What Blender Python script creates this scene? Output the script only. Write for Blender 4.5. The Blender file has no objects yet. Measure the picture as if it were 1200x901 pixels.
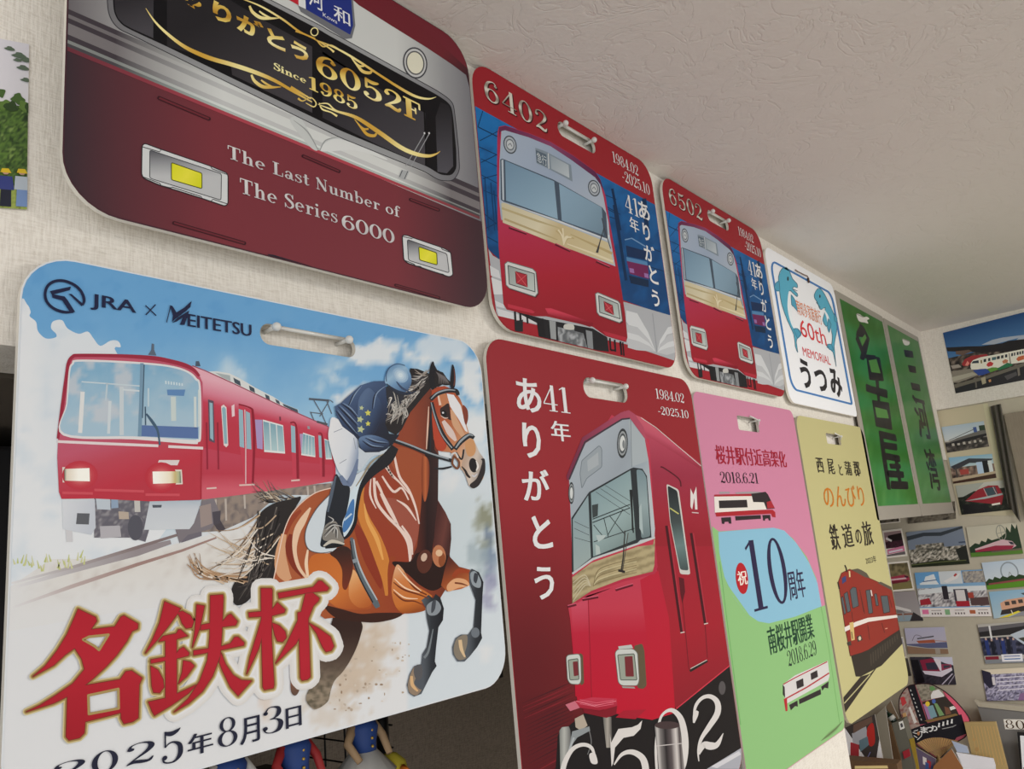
import bpy, bmesh, math, random
from mathutils import Vector, Matrix, noise
from mathutils.geometry import tessellate_polygon

random.seed(7)
SC = bpy.context.scene
COL = SC.collection

# ------------------------------------------------------------------ camera, world, light, exposure
CAM = Vector((0.0, -0.6, 1.77))
FPX = 923.51                                    # focal length for a 1200 px wide frame
MR = Matrix(((0.64742, -0.7567, -0.090842), (0.100639, 0.203033, -0.973986), (0.75546, 0.621436, 0.207601)))
cd = bpy.data.cameras.new('camera'); cam = bpy.data.objects.new('camera', cd); COL.objects.link(cam)
cd.sensor_width = 36; cd.lens = FPX / 1200 * 36; cd.clip_start = 0.02
m4 = Matrix((MR[0], -MR[1], -MR[2])).transposed().to_4x4(); m4.translation = CAM
cam.matrix_world = m4; SC.camera = cam

wd = bpy.data.worlds.new('world'); SC.world = wd; wd.use_nodes = True
wd.node_tree.nodes['Background'].inputs[0].default_value = (1.0, 0.975, 0.94, 1)
wd.node_tree.nodes['Background'].inputs[1].default_value = 0.74
def area(name, loc, target, sx, sy, power, col):
    d = bpy.data.lights.new(name, 'AREA'); d.shape = 'RECTANGLE'; d.size = sx; d.size_y = sy; d.energy = power; d.color = col
    o = bpy.data.objects.new(name, d); COL.objects.link(o); o.location = loc
    o.rotation_euler = (Vector(target) - Vector(loc)).to_track_quat('-Z', 'Y').to_euler()
    return o
area('room_ceiling_light', (1.75, -1.5, 2.25), (1.75, -1.1, 0), 0.55, 0.55, 24, (1.0, 0.97, 0.92))
area('daylight_window', (-1.4, -2.0, 1.7), (0.9, 0.0, 1.9), 1.2, 1.3, 15, (0.95, 0.97, 1.0))

SC.view_settings.view_transform = 'Standard'; SC.view_settings.look = 'None'
SC.view_settings.exposure = 0.0; SC.view_settings.gamma = 1.0; SC.view_settings.use_curve_mapping = False

# ------------------------------------------------------------------ helpers
def lin(c):
    r = []
    for v in c[:3]:
        v = max(0.0, min(1.0, v / 255.0))
        r.append(v / 12.92 if v <= 0.04045 else ((v + 0.055) / 1.055) ** 2.4)
    return r
def mix(a, b, t):
    t = max(0.0, min(1.0, t)); return tuple(a[i] + (b[i] - a[i]) * t for i in range(3))
def sm(a, b, x):
    t = max(0.0, min(1.0, (x - a) / (b - a))); return t * t * (3 - 2 * t)
def fbm(x, y, s, o=4, z=0.0):
    v = 0; a = 0.5; f = 1.0 / s
    for _ in range(o):
        v += a * noise.noise(Vector((x * f, y * f, z))); a *= 0.5; f *= 2
    return v
def ray(x, y):
    return MR.transposed() @ Vector(((x - 600) / FPX, (y - 450.5) / FPX, 1.0))
def on_y(x, y, Y):                               # photo pixel -> point on the plane y = Y
    r = ray(x, y); return CAM + r * ((Y - CAM.y) / r.y)
def on_x(x, y, X):
    r = ray(x, y); return CAM + r * ((X - CAM.x) / r.x)
def on_z(x, y, Z):
    r = ray(x, y); return CAM + r * ((Z - CAM.z) / r.z)
def to_px(p):
    c = MR @ (Vector(p) - CAM); return (600 + FPX * c.x / c.z, 450.5 + FPX * c.y / c.z)
def crop(ox, oy, s):                             # coordinates read off an enlarged detail
    def f(*pts): return [(ox + x / s, oy + y / s) for x, y in pts]
    return f
def smooth(pts, closed=False, n=6):
    out = []; N = len(pts)
    if N < 3: return list(pts)
    rng = range(N if closed else N - 1)
    for i in rng:
        if closed: p0, p1, p2, p3 = pts[(i - 1) % N], pts[i], pts[(i + 1) % N], pts[(i + 2) % N]
        else: p0, p1, p2, p3 = pts[max(i - 1, 0)], pts[i], pts[i + 1], pts[min(i + 2, N - 1)]
        for k in range(n):
            t = k / n
            out.append(tuple(0.5 * (2 * p1[j] + (p2[j] - p0[j]) * t + (2 * p0[j] - 5 * p1[j] + 4 * p2[j] - p3[j]) * t * t +
                                    (3 * p1[j] - p0[j] - 3 * p2[j] + p3[j]) * t ** 3) for j in range(len(p1))))
    if not closed: out.append(tuple(pts[-1]))
    return out
def fillet(pts, r, n=4):                          # polygon with softened corners
    out = []; N = len(pts)
    for i in range(N):
        a, b, c = pts[i - 1], pts[i], pts[(i + 1) % N]
        la = math.hypot(a[0] - b[0], a[1] - b[1]) or 1; lc = math.hypot(c[0] - b[0], c[1] - b[1]) or 1
        ra, rc = min(r, la * .45) / la, min(r, lc * .45) / lc
        p = (b[0] + (a[0] - b[0]) * ra, b[1] + (a[1] - b[1]) * ra); q = (b[0] + (c[0] - b[0]) * rc, b[1] + (c[1] - b[1]) * rc)
        for k in range(n + 1):
            t = k / n; out.append(tuple((1 - t) ** 2 * p[j] + 2 * t * (1 - t) * b[j] + t * t * q[j] for j in (0, 1)))
    return out
def clip_half(poly, nx, ny, d):                  # keep nx*x+ny*y <= d
    out = []; N = len(poly)
    for i in range(N):
        a = poly[i]; b = poly[(i + 1) % N]
        da = nx * a[0] + ny * a[1] - d; db = nx * b[0] + ny * b[1] - d
        if da <= 0: out.append(a)
        if (da < 0 < db) or (db < 0 < da):
            t = da / (da - db); out.append((a[0] + (b[0] - a[0]) * t, a[1] + (b[1] - a[1]) * t))
    return out
def sarea(p):
    return 0.5 * sum(p[i][0] * p[(i + 1) % len(p)][1] - p[(i + 1) % len(p)][0] * p[i][1] for i in range(len(p)))
def inside(p, poly):
    c = False; N = len(poly); j = N - 1
    for i in range(N):
        if (poly[i][1] > p[1]) != (poly[j][1] > p[1]) and p[0] < (poly[j][0] - poly[i][0]) * (p[1] - poly[i][1]) / (poly[j][1] - poly[i][1]) + poly[i][0]: c = not c
        j = i
    return c
class G:                                          # printed colour running from p0 to p1
    def __init__(s, p0, p1, *stops):
        s.p0 = p0; s.d = (p1[0] - p0[0], p1[1] - p0[1]); s.L = s.d[0] ** 2 + s.d[1] ** 2; s.st = stops
    def t(s, x, y): return ((x - s.p0[0]) * s.d[0] + (y - s.p0[1]) * s.d[1]) / s.L
    def __call__(s, x, y):
        t = s.t(x, y); st = s.st
        if t <= st[0][0]: return st[0][1]
        for a, b in zip(st, st[1:]):
            if t <= b[0]: return mix(a[1], b[1], (t - a[0]) / (b[0] - a[0]))
        return st[-1][1]

MATS = {}
def mat_print(name, rough=0.38, spec=0.4):
    if name in MATS: return MATS[name]
    m = bpy.data.materials.new(name); m.use_nodes = True; nt = m.node_tree; b = nt.nodes['Principled BSDF']
    a = nt.nodes.new('ShaderNodeAttribute'); a.attribute_name = 'ink'
    nt.links.new(a.outputs['Color'], b.inputs['Base Color'])
    b.inputs['Roughness'].default_value = rough; b.inputs['Specular IOR Level'].default_value = spec
    MATS[name] = m; return m
def mat(name, col, rough=0.6, metal=0.0, noise_amt=0.0, scale=40, bump=0.0, spec=0.4, trans=0.0, stretch=(1, 1, 1)):
    if name in MATS: return MATS[name]
    m = bpy.data.materials.new(name); m.use_nodes = True; nt = m.node_tree; b = nt.nodes['Principled BSDF']
    c = lin(col); b.inputs['Base Color'].default_value = (*c, 1)
    b.inputs['Roughness'].default_value = rough; b.inputs['Metallic'].default_value = metal
    b.inputs['Specular IOR Level'].default_value = spec; b.inputs['Transmission Weight'].default_value = trans
    if noise_amt or bump:
        tc = nt.nodes.new('ShaderNodeTexCoord'); mp = nt.nodes.new('ShaderNodeMapping'); mp.inputs['Scale'].default_value = stretch
        n = nt.nodes.new('ShaderNodeTexNoise'); n.inputs['Scale'].default_value = scale; n.inputs['Detail'].default_value = 6
        nt.links.new(tc.outputs['Object'], mp.inputs['Vector']); nt.links.new(mp.outputs['Vector'], n.inputs['Vector'])
        if noise_amt:
            mx = nt.nodes.new('ShaderNodeMixRGB'); mx.inputs[1].default_value = (*[v * (1 - noise_amt) for v in c], 1); mx.inputs[2].default_value = (*[min(1, v * (1 + noise_amt)) for v in c], 1)
            nt.links.new(n.outputs['Fac'], mx.inputs[0]); nt.links.new(mx.outputs[0], b.inputs['Base Color'])
        if bump:
            bp = nt.nodes.new('ShaderNodeBump'); bp.inputs['Strength'].default_value = bump; bp.inputs['Distance'].default_value = 0.004
            nt.links.new(n.outputs['Fac'], bp.inputs['Height']); nt.links.new(bp.outputs[0], b.inputs['Normal'])
    MATS[name] = m; return m

def empty(name, loc, label=None, cat=None, group=None):
    o = bpy.data.objects.new(name, None); COL.objects.link(o); o.location = loc; o.empty_display_size = 0.05
    if label: o['label'] = label; o['category'] = cat
    if group: o['group'] = group
    return o
def tag(o, label, cat, group=None):
    o['label'] = label; o['category'] = cat
    if group: o['group'] = group
    return o
def link(name, me, parent=None, material=None):
    o = bpy.data.objects.new(name, me); COL.objects.link(o)
    if material and not me.materials: me.materials.append(material)
    if parent: o.parent = parent
    return o
def origin(o):                                    # world position of a thing or part (never rotated here)
    v = Vector((0, 0, 0))
    while o: v += o.location; o = o.parent
    return v

class Print:                                      # flat printed artwork lying on a board; ONE mesh per part
    def __init__(s, axis, pos, gain=1.0, outline=None, slot=None, remap=None):
        s.axis = axis; s.pos = pos; s.gain = gain; s.outline = outline; s.slot = slot; s.remap = remap
        s.v = []; s.f = []; s.c = []; s.k = 0; s.lean = 0.0; s.lay = 0.0
    def sub(s): return Print(s.axis, s.pos, s.gain, s.outline, s.slot, s.remap)
    def pt(s, x, y):
        p = on_y(x, y, s.pos) if s.axis == 'y' else on_x(x, y, s.pos)
        u, z = (p.x, p.z) if s.axis == 'y' else (p.y, p.z)
        return s.remap(u, z) if s.remap else (u, z)
    def inv(s, u, z):                             # plane -> pixel
        return to_px((u, s.pos, z)) if s.axis == 'y' else to_px((s.pos, u, z))
    def emit(s, poly, col, L):
        if s.outline:
            for p in poly:
                if not inside(p, s.outline):
                    o = s.outline
                    sg = 1 if sarea(o) > 0 else -1
                    for i in range(len(o)):
                        a = o[i]; b = o[(i + 1) % len(o)]
                        nx, ny = sg * (b[1] - a[1]), -sg * (b[0] - a[0])
                        poly = clip_half(poly, nx, ny, nx * a[0] + ny * a[1])
                        if len(poly) < 3: return
                    break
        if abs(sarea(poly)) < 1e-4: return
        if sarea(poly) > 0: poly = poly[::-1]
        base = len(s.v)
        for x, y in poly:
            u, z = s.pt(x, y)
            d = 0.0002 + round(L + s.lay, 1) * 0.00006 + (s.k % 4) * 1.2e-6 + (len(s.f) % 2) * 0.4e-6
            s.v.append((u, s.pos - d, z) if s.axis == 'y' else (s.pos - d, u, z))
            cc = lin(col(x, y) if callable(col) else col)
            s.c.append((cc[0] / s.gain, cc[1] / s.gain, cc[2] / s.gain, 1))
        s.f.append(tuple(range(base, base + len(poly))))
    def tris(s, pts, holes=()):
        loops = [[Vector((x, y, 0)) for x, y in pts]] + [[Vector((x, y, 0)) for x, y in h] for h in holes]
        flat = [p for l in ([pts] + list(holes)) for p in l]
        return [[flat[i] for i in t] for t in tessellate_polygon(loops)]
    def poly(s, pts, col, L=1, holes=(), curved=False, step=None):
        s.k += 1
        if curved: pts = smooth(pts, True)
        holes = list(holes)
        if isinstance(holes, list) and s.slot and any(inside(q, pts) for q in s.slot): holes.append(s.slot)
        T = s.tris(pts, holes) if (len(pts) > 3 or holes) else [list(pts)]
        for t in T:
            if isinstance(col, G):
                if sarea(t) < 0: t = t[::-1]
                ks = [k for k, _ in col.st]
                d = col.d; off = col.p0[0] * d[0] + col.p0[1] * d[1]
                cur = t
                for k in ks:
                    lim = off + k * col.L
                    part = clip_half(cur, d[0], d[1], lim)
                    if len(part) >= 3: s.emit(part, col, L)
                    cur = clip_half(cur, -d[0], -d[1], -lim)
                    if len(cur) < 3: break
                if len(cur) >= 3: s.emit(cur, col, L)
            elif step:
                y0 = min(p[1] for p in t); y1 = max(p[1] for p in t)
                k = math.floor(y0 / step)
                while k * step < y1:
                    row = clip_half(clip_half(t, 0, -1, -k * step), 0, 1, (k + 1) * step); k += 1
                    if len(row) < 3: continue
                    x0 = min(p[0] for p in row); x1 = max(p[0] for p in row)
                    j = math.floor(x0 / step)
                    while j * step < x1:
                        cell = clip_half(clip_half(row, -1, 0, -j * step), 1, 0, (j + 1) * step); j += 1
                        if len(cell) >= 3: s.emit(cell, col, L)
            else: s.emit(t, col, L)
    def line(s, pts, w, col, L=2, curved=True, closed=False, n=5):
        s.k += 1
        ws = w if isinstance(w, (list, tuple)) else [w] * len(pts)
        P = [(p[0], p[1], ws[i]) for i, p in enumerate(pts)]
        if curved and len(P) > 2: P = smooth(P, closed, n)
        N = len(P); ed = []
        for i in range(N):
            a = P[(i - 1) % N] if closed else P[max(i - 1, 0)]
            b = P[(i + 1) % N] if closed else P[min(i + 1, N - 1)]
            dx, dy = b[0] - a[0], b[1] - a[1]; l = math.hypot(dx, dy) or 1
            h = max(0.02, P[i][2] / 2); ed.append(((P[i][0] - dy / l * h, P[i][1] + dx / l * h), (P[i][0] + dy / l * h, P[i][1] - dx / l * h)))
        for i in range(N if closed else N - 1):
            a, b = ed[i], ed[(i + 1) % N]
            s.emit([a[0], b[0], b[1], a[1]], col, L)
    def rim(s, pts, w, col, L=2):                   # closed outline with round corners
        N = len(pts); h = w / 2
        for i in range(N):
            a, b = pts[i], pts[(i + 1) % N]; dx, dy = b[0] - a[0], b[1] - a[1]; l = math.hypot(dx, dy) or 1; nx, ny = -dy / l * h, dx / l * h
            s.k += 1; s.emit([(a[0] + nx, a[1] + ny), (b[0] + nx, b[1] + ny), (b[0] - nx, b[1] - ny), (a[0] - nx, a[1] - ny)], col, L)
            s.k += 1; s.emit([(a[0] + h * math.cos(q * .524), a[1] + h * math.sin(q * .524)) for q in range(12)], col, L)
    def ell(s, c, rx, ry, col, L=2, rot=0, n=20):
        cr, sr = math.cos(rot), math.sin(rot)
        s.poly([(c[0] + rx * math.cos(a) * cr - ry * math.sin(a) * sr, c[1] + rx * math.cos(a) * sr + ry * math.sin(a) * cr)
                for a in [2 * math.pi * i / n for i in range(n)]], col, L)
    def glow(s, c, rx, ry, c0, c1, L=2, rings=5):
        for k in range(rings):
            t = 1 - k / rings; s.ell(c, rx * t, ry * t, mix(c0, c1, (k / (rings - 1)) ** 1.8), L + k * 0.4)
    # ---- lettering: boxes are true rectangles on the board, given by bottom-left and top-right pixels
    def place(s, polys, box, bl, tr, col, L):
        sh = s.lean * (bl[1] - tr[1]); bl = (bl[0] + sh, bl[1]); tr = (tr[0] - sh, tr[1])
        a = s.raw(bl); b = s.raw(tr); x0, y0, x1, y1 = box
        for p in polys:
            q = []; s.k += 1
            for x, y in p:
                u = a[0] + (x - x0) / (x1 - x0) * (b[0] - a[0]); z = a[1] + (y - y0) / (y1 - y0) * (b[1] - a[1])
                q.append(s.inv(u, z))
            s.emit(q, col, L)
    def raw(s, p):
        q = on_y(p[0], p[1], s.pos) if s.axis == 'y' else on_x(p[0], p[1], s.pos)
        return (q.x, q.z) if s.axis == 'y' else (q.y, q.z)
    def text(s, body, bl, tr, col, L=3, fat=0.0, smear=0.0):
        polys, box = glyphs(body, fat)
        s.place(polys, box, bl, tr, col, L)
        if smear:
            for k in (-1, 1):
                s.place([[(x + k * smear * 0.5, y) for x, y in p] for p in polys], box, bl, tr, col, L + 0.15 * (k + 2))
    def serif(s, body, bl, tr, col, L=3, gap=0.06, bold=0.0):
        polys, w = didone(body, gap)
        s.place(polys, (0, 0, w, 1), bl, tr, col, L)
        if bold:
            for k, (dx, dy) in enumerate(((1, 0), (-1, 0), (0, 1), (0, -1))):
                s.place([[(x + dx * bold, y + dy * bold) for x, y in p] for p in polys], (0, 0, w, 1), bl, tr, col, L + .12 * (k + 1))
    def build(s, name, parent, material):
        if not s.f: return None
        o = origin(parent) if parent else Vector((0, 0, 0))
        me = bpy.data.meshes.new(name); me.from_pydata([(a - o.x, b - o.y, c - o.z) for a, b, c in s.v], [], s.f)
        at = me.color_attributes.new('ink', 'FLOAT_COLOR', 'POINT')
        at.data.foreach_set('color', [k for c in s.c for k in c])
        s.v, s.f, s.c = [], [], []
        return link(name, me, parent, material)

_gl = {}
def glyphs(body, fat):
    k = (body, fat)
    if k not in _gl:
        cu = bpy.data.curves.new('lettering', 'FONT'); cu.body = body; cu.resolution_u = 3; cu.offset = fat
        o = bpy.data.objects.new('lettering', cu); COL.objects.link(o)
        me = bpy.data.meshes.new_from_object(o.evaluated_get(bpy.context.evaluated_depsgraph_get()))
        P = [[(me.vertices[i].co.x, me.vertices[i].co.y) for i in p.vertices] for p in me.polygons]
        bpy.data.objects.remove(o); bpy.data.curves.remove(cu); bpy.data.meshes.remove(me)
        xs = [x for p in P for x, _ in p]; ys = [y for p in P for _, y in p]
        _gl[k] = (P, (min(xs), min(ys), max(xs), max(ys)))
    return _gl[k]

# ---- a small high-contrast serif alphabet, drawn stroke by stroke
def _rib(pts, ws, n=5):
    ws = ws if isinstance(ws, (list, tuple)) else [ws] * len(pts)
    P = smooth([(p[0], p[1], w) for p, w in zip(pts, ws)], False, n); out = []; ed = []
    for i in range(len(P)):
        a = P[max(i - 1, 0)]; b = P[min(i + 1, len(P) - 1)]; dx, dy = b[0] - a[0], b[1] - a[1]; l = math.hypot(dx, dy) or 1
        h = P[i][2] / 2; ed.append(((P[i][0] - dy / l * h, P[i][1] + dx / l * h), (P[i][0] + dy / l * h, P[i][1] - dx / l * h)))
    return [[ed[i][0], ed[i + 1][0], ed[i + 1][1], ed[i][1]] for i in range(len(ed) - 1)]
def _R(a, b, c, d): return [[(a, b), (c, b), (c, d), (a, d)]]
def _O(cx, cy, rx, ry, t, h, a0=0, a1=360, n=28):
    e = []
    for i in range(n + 1):
        a = math.radians(a0 + (a1 - a0) * i / n); c, s_ = math.cos(a), math.sin(a)
        e.append(((cx + rx * c, cy + ry * s_), (cx + (rx - t) * c, cy + (ry - h) * s_)))
    return [[e[i][0], e[i + 1][0], e[i + 1][1], e[i][1]] for i in range(n)]
def _D(cx, cy, r): return [[(cx + r * math.cos(a), cy + r * math.sin(a)) for a in [math.pi * i / 6 for i in range(12)]]]
def _turn(ps): return [[(.68 - x, 1 - y) for x, y in p] for p in ps]
_six = _O(.34, .31, .3, .31, .13, .04) + _rib([(.56, .84), (.52, .95), (.4, .985), (.2, .85), (.1, .58), (.1, .32)], [.05, .04, .04, .09, .13, .13]) + _D(.54, .84, .065)
def _arch(x): return _rib([(x + .12, .48), (x + .22, .6), (x + .34, .57), (x + .385, .42)], [.03, .05, .1, .13]) + _R(x + .32, 0, x + .45, .44) + _R(x + .25, 0, x + .52, .035)
_S = _rib([(.5, .75), (.42, .93), (.28, .98), (.12, .88), (.12, .7), (.3, .55), (.46, .4), (.5, .22), (.4, .06), (.26, .02), (.12, .1), (.05, .28)], [.03, .03, .035, .09, .13, .15, .15, .12, .08, .035, .03, .03]) + _R(.49, .7, .515, 1) + _R(.035, 0, .06, .3)
GL = {
 '0': (_O(.34, .5, .32, .5, .14, .04), .68), '6': (_six, .68), '9': (_turn(_six), .68),
 '1': (_R(.2, 0, .36, 1) + _R(.06, 0, .5, .035) + _rib([(.22, .97), (.06, .88)], .04), .54),
 '2': (_rib([(.1, .72), (.14, .9), (.32, .98), (.52, .9), (.56, .72), (.45, .5), (.22, .25), (.06, .06)], [.1, .05, .04, .1, .14, .1, .05, .04]) + _D(.13, .74, .075) + _rib([(.05, .04), (.2, .13), (.4, .07), (.52, .07), (.6, .22)], [.03, .14, .14, .1, .03]), .66),
 '3': (_rib([(.1, .78), (.2, .95), (.34, .98), (.5, .9), (.5, .7), (.38, .56), (.24, .53)], [.06, .04, .04, .11, .14, .05, .03]) + _rib([(.26, .53), (.44, .5), (.56, .34), (.5, .1), (.3, .02), (.12, .08), (.06, .24)], [.03, .05, .15, .13, .04, .04, .08]) + _D(.12, .78, .07) + _D(.1, .22, .075), .64),
 '4': (_R(.38, 0, .53, 1) + _rib([(.46, .98), (.03, .28)], .045) + _R(.02, .25, .66, .29) + _R(.26, 0, .64, .035), .68),
 '5': (_rib([(.13, .98), (.13, .5)], .045) + _rib([(.12, .93), (.3, .88), (.46, .93), (.56, 1.0)], [.1, .14, .1, .02]) + _rib([(.13, .5), (.24, .6), (.38, .61), (.54, .48), (.55, .22), (.42, .05), (.26, .02), (.1, .08), (.07, .22)], [.03, .04, .06, .13, .14, .07, .04, .05, .06]) + _D(.12, .2, .07), .66),
 '8': (_O(.34, .75, .25, .25, .11, .035) + _O(.34, .27, .31, .27, .13, .035), .68),
 '.': (_D(.1, .075, .075), .22), '-': (_R(.04, .3, .34, .37), .4), ' ': ([], .3),
 'T': (_R(.28, 0, .43, 1) + _R(.03, .96, .68, 1) + _R(.03, .72, .055, 1) + _R(.655, .72, .68, 1) + _R(.17, 0, .54, .035), .72),
 'F': (_R(.12, 0, .29, 1) + _R(.02, 0, .42, .04) + _R(.02, .955, .64, 1) + _R(.61, .68, .64, 1) + _R(.28, .49, .47, .53) + _R(.45, .36, .475, .66), .68),
 'L': (_R(.12, 0, .27, 1) + _R(.02, .965, .38, 1) + _R(.02, 0, .6, .035) + _R(.575, 0, .6, .3), .64),
 'N': (_R(.1, 0, .13, 1) + _R(.02, 0, .22, .035) + _rib([(.08, .97), (.61, .05)], .16) + _R(.6, 0, .63, 1) + _R(.52, .965, .72, 1), .76),
 'S': (_S, .56), 's': ([[(x * .75, y * .64) for x, y in p] for p in _S], .44),
 'h': (_R(.1, 0, .23, 1) + _R(.02, 0, .31, .035) + _R(.02, .965, .2, 1) + _arch(.11), .66),
 'n': (_R(.1, 0, .23, .62) + _R(.02, 0, .31, .035) + _R(.02, .59, .2, .62) + _arch(.11), .66),
 'm': (_R(.1, 0, .23, .62) + _R(.02, 0, .31, .035) + _R(.02, .59, .2, .62) + _arch(.11) + _arch(.44), .98),
 'u': (_R(.1, .18, .23, .62) + _R(.02, .59, .2, .62) + _rib([(.165, .2), (.2, .06), (.32, .03), (.46, .16)], [.13, .1, .05, .03]) + _R(.43, 0, .56, .62) + _R(.36, .59, .5, .62) + _R(.5, 0, .64, .035), .66),
 'e': (_O(.3, .31, .26, .31, .12, .035, 0, 310) + _R(.1, .31, .55, .345), .6),
 'c': (_O(.3, .31, .26, .31, .12, .035, 45, 310) + _D(.46, .48, .06), .56), 'o': (_O(.31, .31, .28, .31, .12, .035), .62),
 'a': (_rib([(.1, .46), (.16, .58), (.28, .61), (.38, .54), (.41, .4)], [.09, .05, .04, .08, .12]) + _R(.35, .06, .47, .42) + _O(.22, .17, .18, .17, .1, .035) + _rib([(.41, .1), (.47, .02), (.56, .05)], [.1, .05, .03]), .58),
 't': (_R(.12, .1, .25, .86) + _R(.02, .58, .38, .62) + _rib([(.185, .14), (.24, .03), (.38, .1)], [.13, .06, .03]), .42),
 'r': (_R(.1, 0, .23, .62) + _R(.02, 0, .34, .035) + _R(.02, .59, .2, .62) + _rib([(.22, .42), (.3, .57), (.42, .58)], [.03, .04, .06]) + _D(.42, .53, .07), .5),
 'i': (_R(.1, 0, .23, .62) + _R(.02, 0, .31, .035) + _R(.02, .59, .2, .62) + _D(.165, .86, .08), .34),
 'b': (_R(.1, 0, .22, 1) + _R(.02, .965, .2, 1) + _O(.35, .31, .25, .31, .12, .035), .64),
 'f': (_R(.12, 0, .25, .8) + _R(.02, 0, .36, .035) + _R(.02, .58, .38, .62) + _rib([(.185, .78), (.22, .93), (.34, .985), (.42, .92)], [.13, .07, .04, .06]) + _D(.42, .9, .06), .44),
}
def didone(body, gap):
    out = []; x = 0
    for ch in body:
        g, w = GL[ch]; out += [[(px + x, py) for px, py in p] for p in g]; x += w + gap
    return out, x - gap

def rrect(x0, x1, z0, z1, r, n=8):
    r4 = r if isinstance(r, (list, tuple)) else [r] * 4          # TL, TR, BR, BL
    out = []
    for cx, cz, rr, a in ((x0 + r4[0], z1 - r4[0], r4[0], 180), (x1 - r4[1], z1 - r4[1], r4[1], 90), (x1 - r4[2], z0 + r4[2], r4[2], 0), (x0 + r4[3], z0 + r4[3], r4[3], -90)):
        for i in range(n + 1):
            t = math.radians(a - 90 * i / n); out.append((cx + rr * math.cos(t), cz + rr * math.sin(t)))
    return out
def slab_mesh(name, outline, hole, Y, thick, front, edge, o, gain=1.0):
    # a rigid sheet with a cut-out grip, printed front and bare edges
    loops = [outline] + ([hole] if hole else [])
    tri = tessellate_polygon([[Vector((x, z, 0)) for x, z in l] for l in loops]); flat = [p for l in loops for p in l]
    V = []; F = []; C = []
    fc = [v / gain for v in lin(front)] + [1]; ec = [v / gain for v in lin(edge)] + [1]
    for y, c in ((Y, fc), (Y + thick, ec)):
        b = len(V); V += [(x - o.x, y - o.y, z - o.z) for x, z in flat]; C += [c] * len(flat)
        for t in tri:
            p = [flat[i] for i in t]; ok = sarea(p) > 0
            if y != Y: ok = not ok
            F.append(tuple(b + i for i in (t if ok else t[::-1])))
    for l in loops:
        N = len(l)
        for i in range(N):
            a, c = l[i], l[(i + 1) % N]; b = len(V)
            V += [(q[0] - o.x, y - o.y, q[1] - o.z) for q, y in ((a, Y), (c, Y), (c, Y + thick), (a, Y + thick))]; C += [ec] * 4
            F.append((b, b + 1, b + 2, b + 3))
    me = bpy.data.meshes.new(name); me.from_pydata(V, [], F)
    at = me.color_attributes.new('ink', 'FLOAT_COLOR', 'POINT'); at.data.foreach_set('color', [k for c in C for k in c])
    bm = bmesh.new(); bm.from_mesh(me); bmesh.ops.recalc_face_normals(bm, faces=bm.faces); bm.to_mesh(me); bm.free()
    return me
class MB:                                         # plain solids gathered into ONE mesh
    def __init__(s): s.b = bmesh.new()
    def box(s, c, size, rot=None, bev=0.0):
        g = bmesh.ops.create_cube(s.b, size=1.0); vs = g['verts']
        bmesh.ops.scale(s.b, vec=size, verts=vs)
        if bev: 
            es = list({e for v in vs for e in v.link_edges})
            r = bmesh.ops.bevel(s.b, geom=es, offset=bev, segments=2, affect='EDGES', profile=0.7); vs = list({v for f in r['faces'] for v in f.verts} | {v for v in vs if v.is_valid})
        if rot is not None: bmesh.ops.rotate(s.b, matrix=rot, verts=vs)
        bmesh.ops.translate(s.b, vec=c, verts=vs); return s
    def tube(s, pts, r, n=8, closed=False):
        rs = r if isinstance(r, (list, tuple)) else [r] * len(pts); P = [Vector(p) for p in pts]; rings = []; N = len(P)
        for i, p in enumerate(P):
            a = P[(i - 1) % N] if closed else P[max(i - 1, 0)]; b = P[(i + 1) % N] if closed else P[min(i + 1, N - 1)]
            d = (b - a).normalized(); u = d.orthogonal().normalized() if i == 0 else (u - d * u.dot(d)).normalized(); w = d.cross(u)
            rings.append([s.b.verts.new(p + (u * math.cos(t) + w * math.sin(t)) * rs[i]) for t in [2 * math.pi * k / n for k in range(n)]])
        for i in range(N if closed else N - 1):
            A, B = rings[i], rings[(i + 1) % N]
            for k in range(n): s.b.faces.new((A[k], A[(k + 1) % n], B[(k + 1) % n], B[k]))
        if not closed: s.b.faces.new(rings[0][::-1]); s.b.faces.new(rings[-1])
        return s
    def lathe(s, c, prof, n=16, axis=(0, 0, 1)):
        q = Vector((0, 0, 1)).rotation_difference(Vector(axis)); rings = []
        for r, h in prof:
            rings.append([s.b.verts.new(Vector(c) + q @ Vector((max(r, 1e-5) * math.cos(t), max(r, 1e-5) * math.sin(t), h))) for t in [2 * math.pi * k / n for k in range(n)]])
        for A, B in zip(rings, rings[1:]):
            for k in range(n): s.b.faces.new((A[k], A[(k + 1) % n], B[(k + 1) % n], B[k]))
        s.b.faces.new(rings[0][::-1]); s.b.faces.new(rings[-1]); return s
    def ball(s, c, r, sc=(1, 1, 1)):
        g = bmesh.ops.create_uvsphere(s.b, u_segments=16, v_segments=10, radius=r); bmesh.ops.scale(s.b, vec=sc, verts=g['verts'])
        bmesh.ops.translate(s.b, vec=c, verts=g['verts']); return s
    def prism(s, pts, d):                         # pts: 3-D polygon, extruded along d
        A = [s.b.verts.new(Vector(p)) for p in pts]; B = [s.b.verts.new(Vector(p) + Vector(d)) for p in pts]; n = len(pts)
        s.b.faces.new(A); s.b.faces.new(B[::-1])
        for i in range(n): s.b.faces.new((A[i], B[i], B[(i + 1) % n], A[(i + 1) % n]))
        return s
    def build(s, name, material, parent=None, smoothed=False):
        bmesh.ops.recalc_face_normals(s.b, faces=s.b.faces)
        o = origin(parent) if parent else Vector((0, 0, 0))
        bmesh.ops.translate(s.b, vec=-o, verts=s.b.verts)
        me = bpy.data.meshes.new(name); s.b.to_mesh(me); s.b.free()
        if smoothed:
            for p in me.polygons: p.use_smooth = True
        return link(name, me, parent, material)

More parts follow.
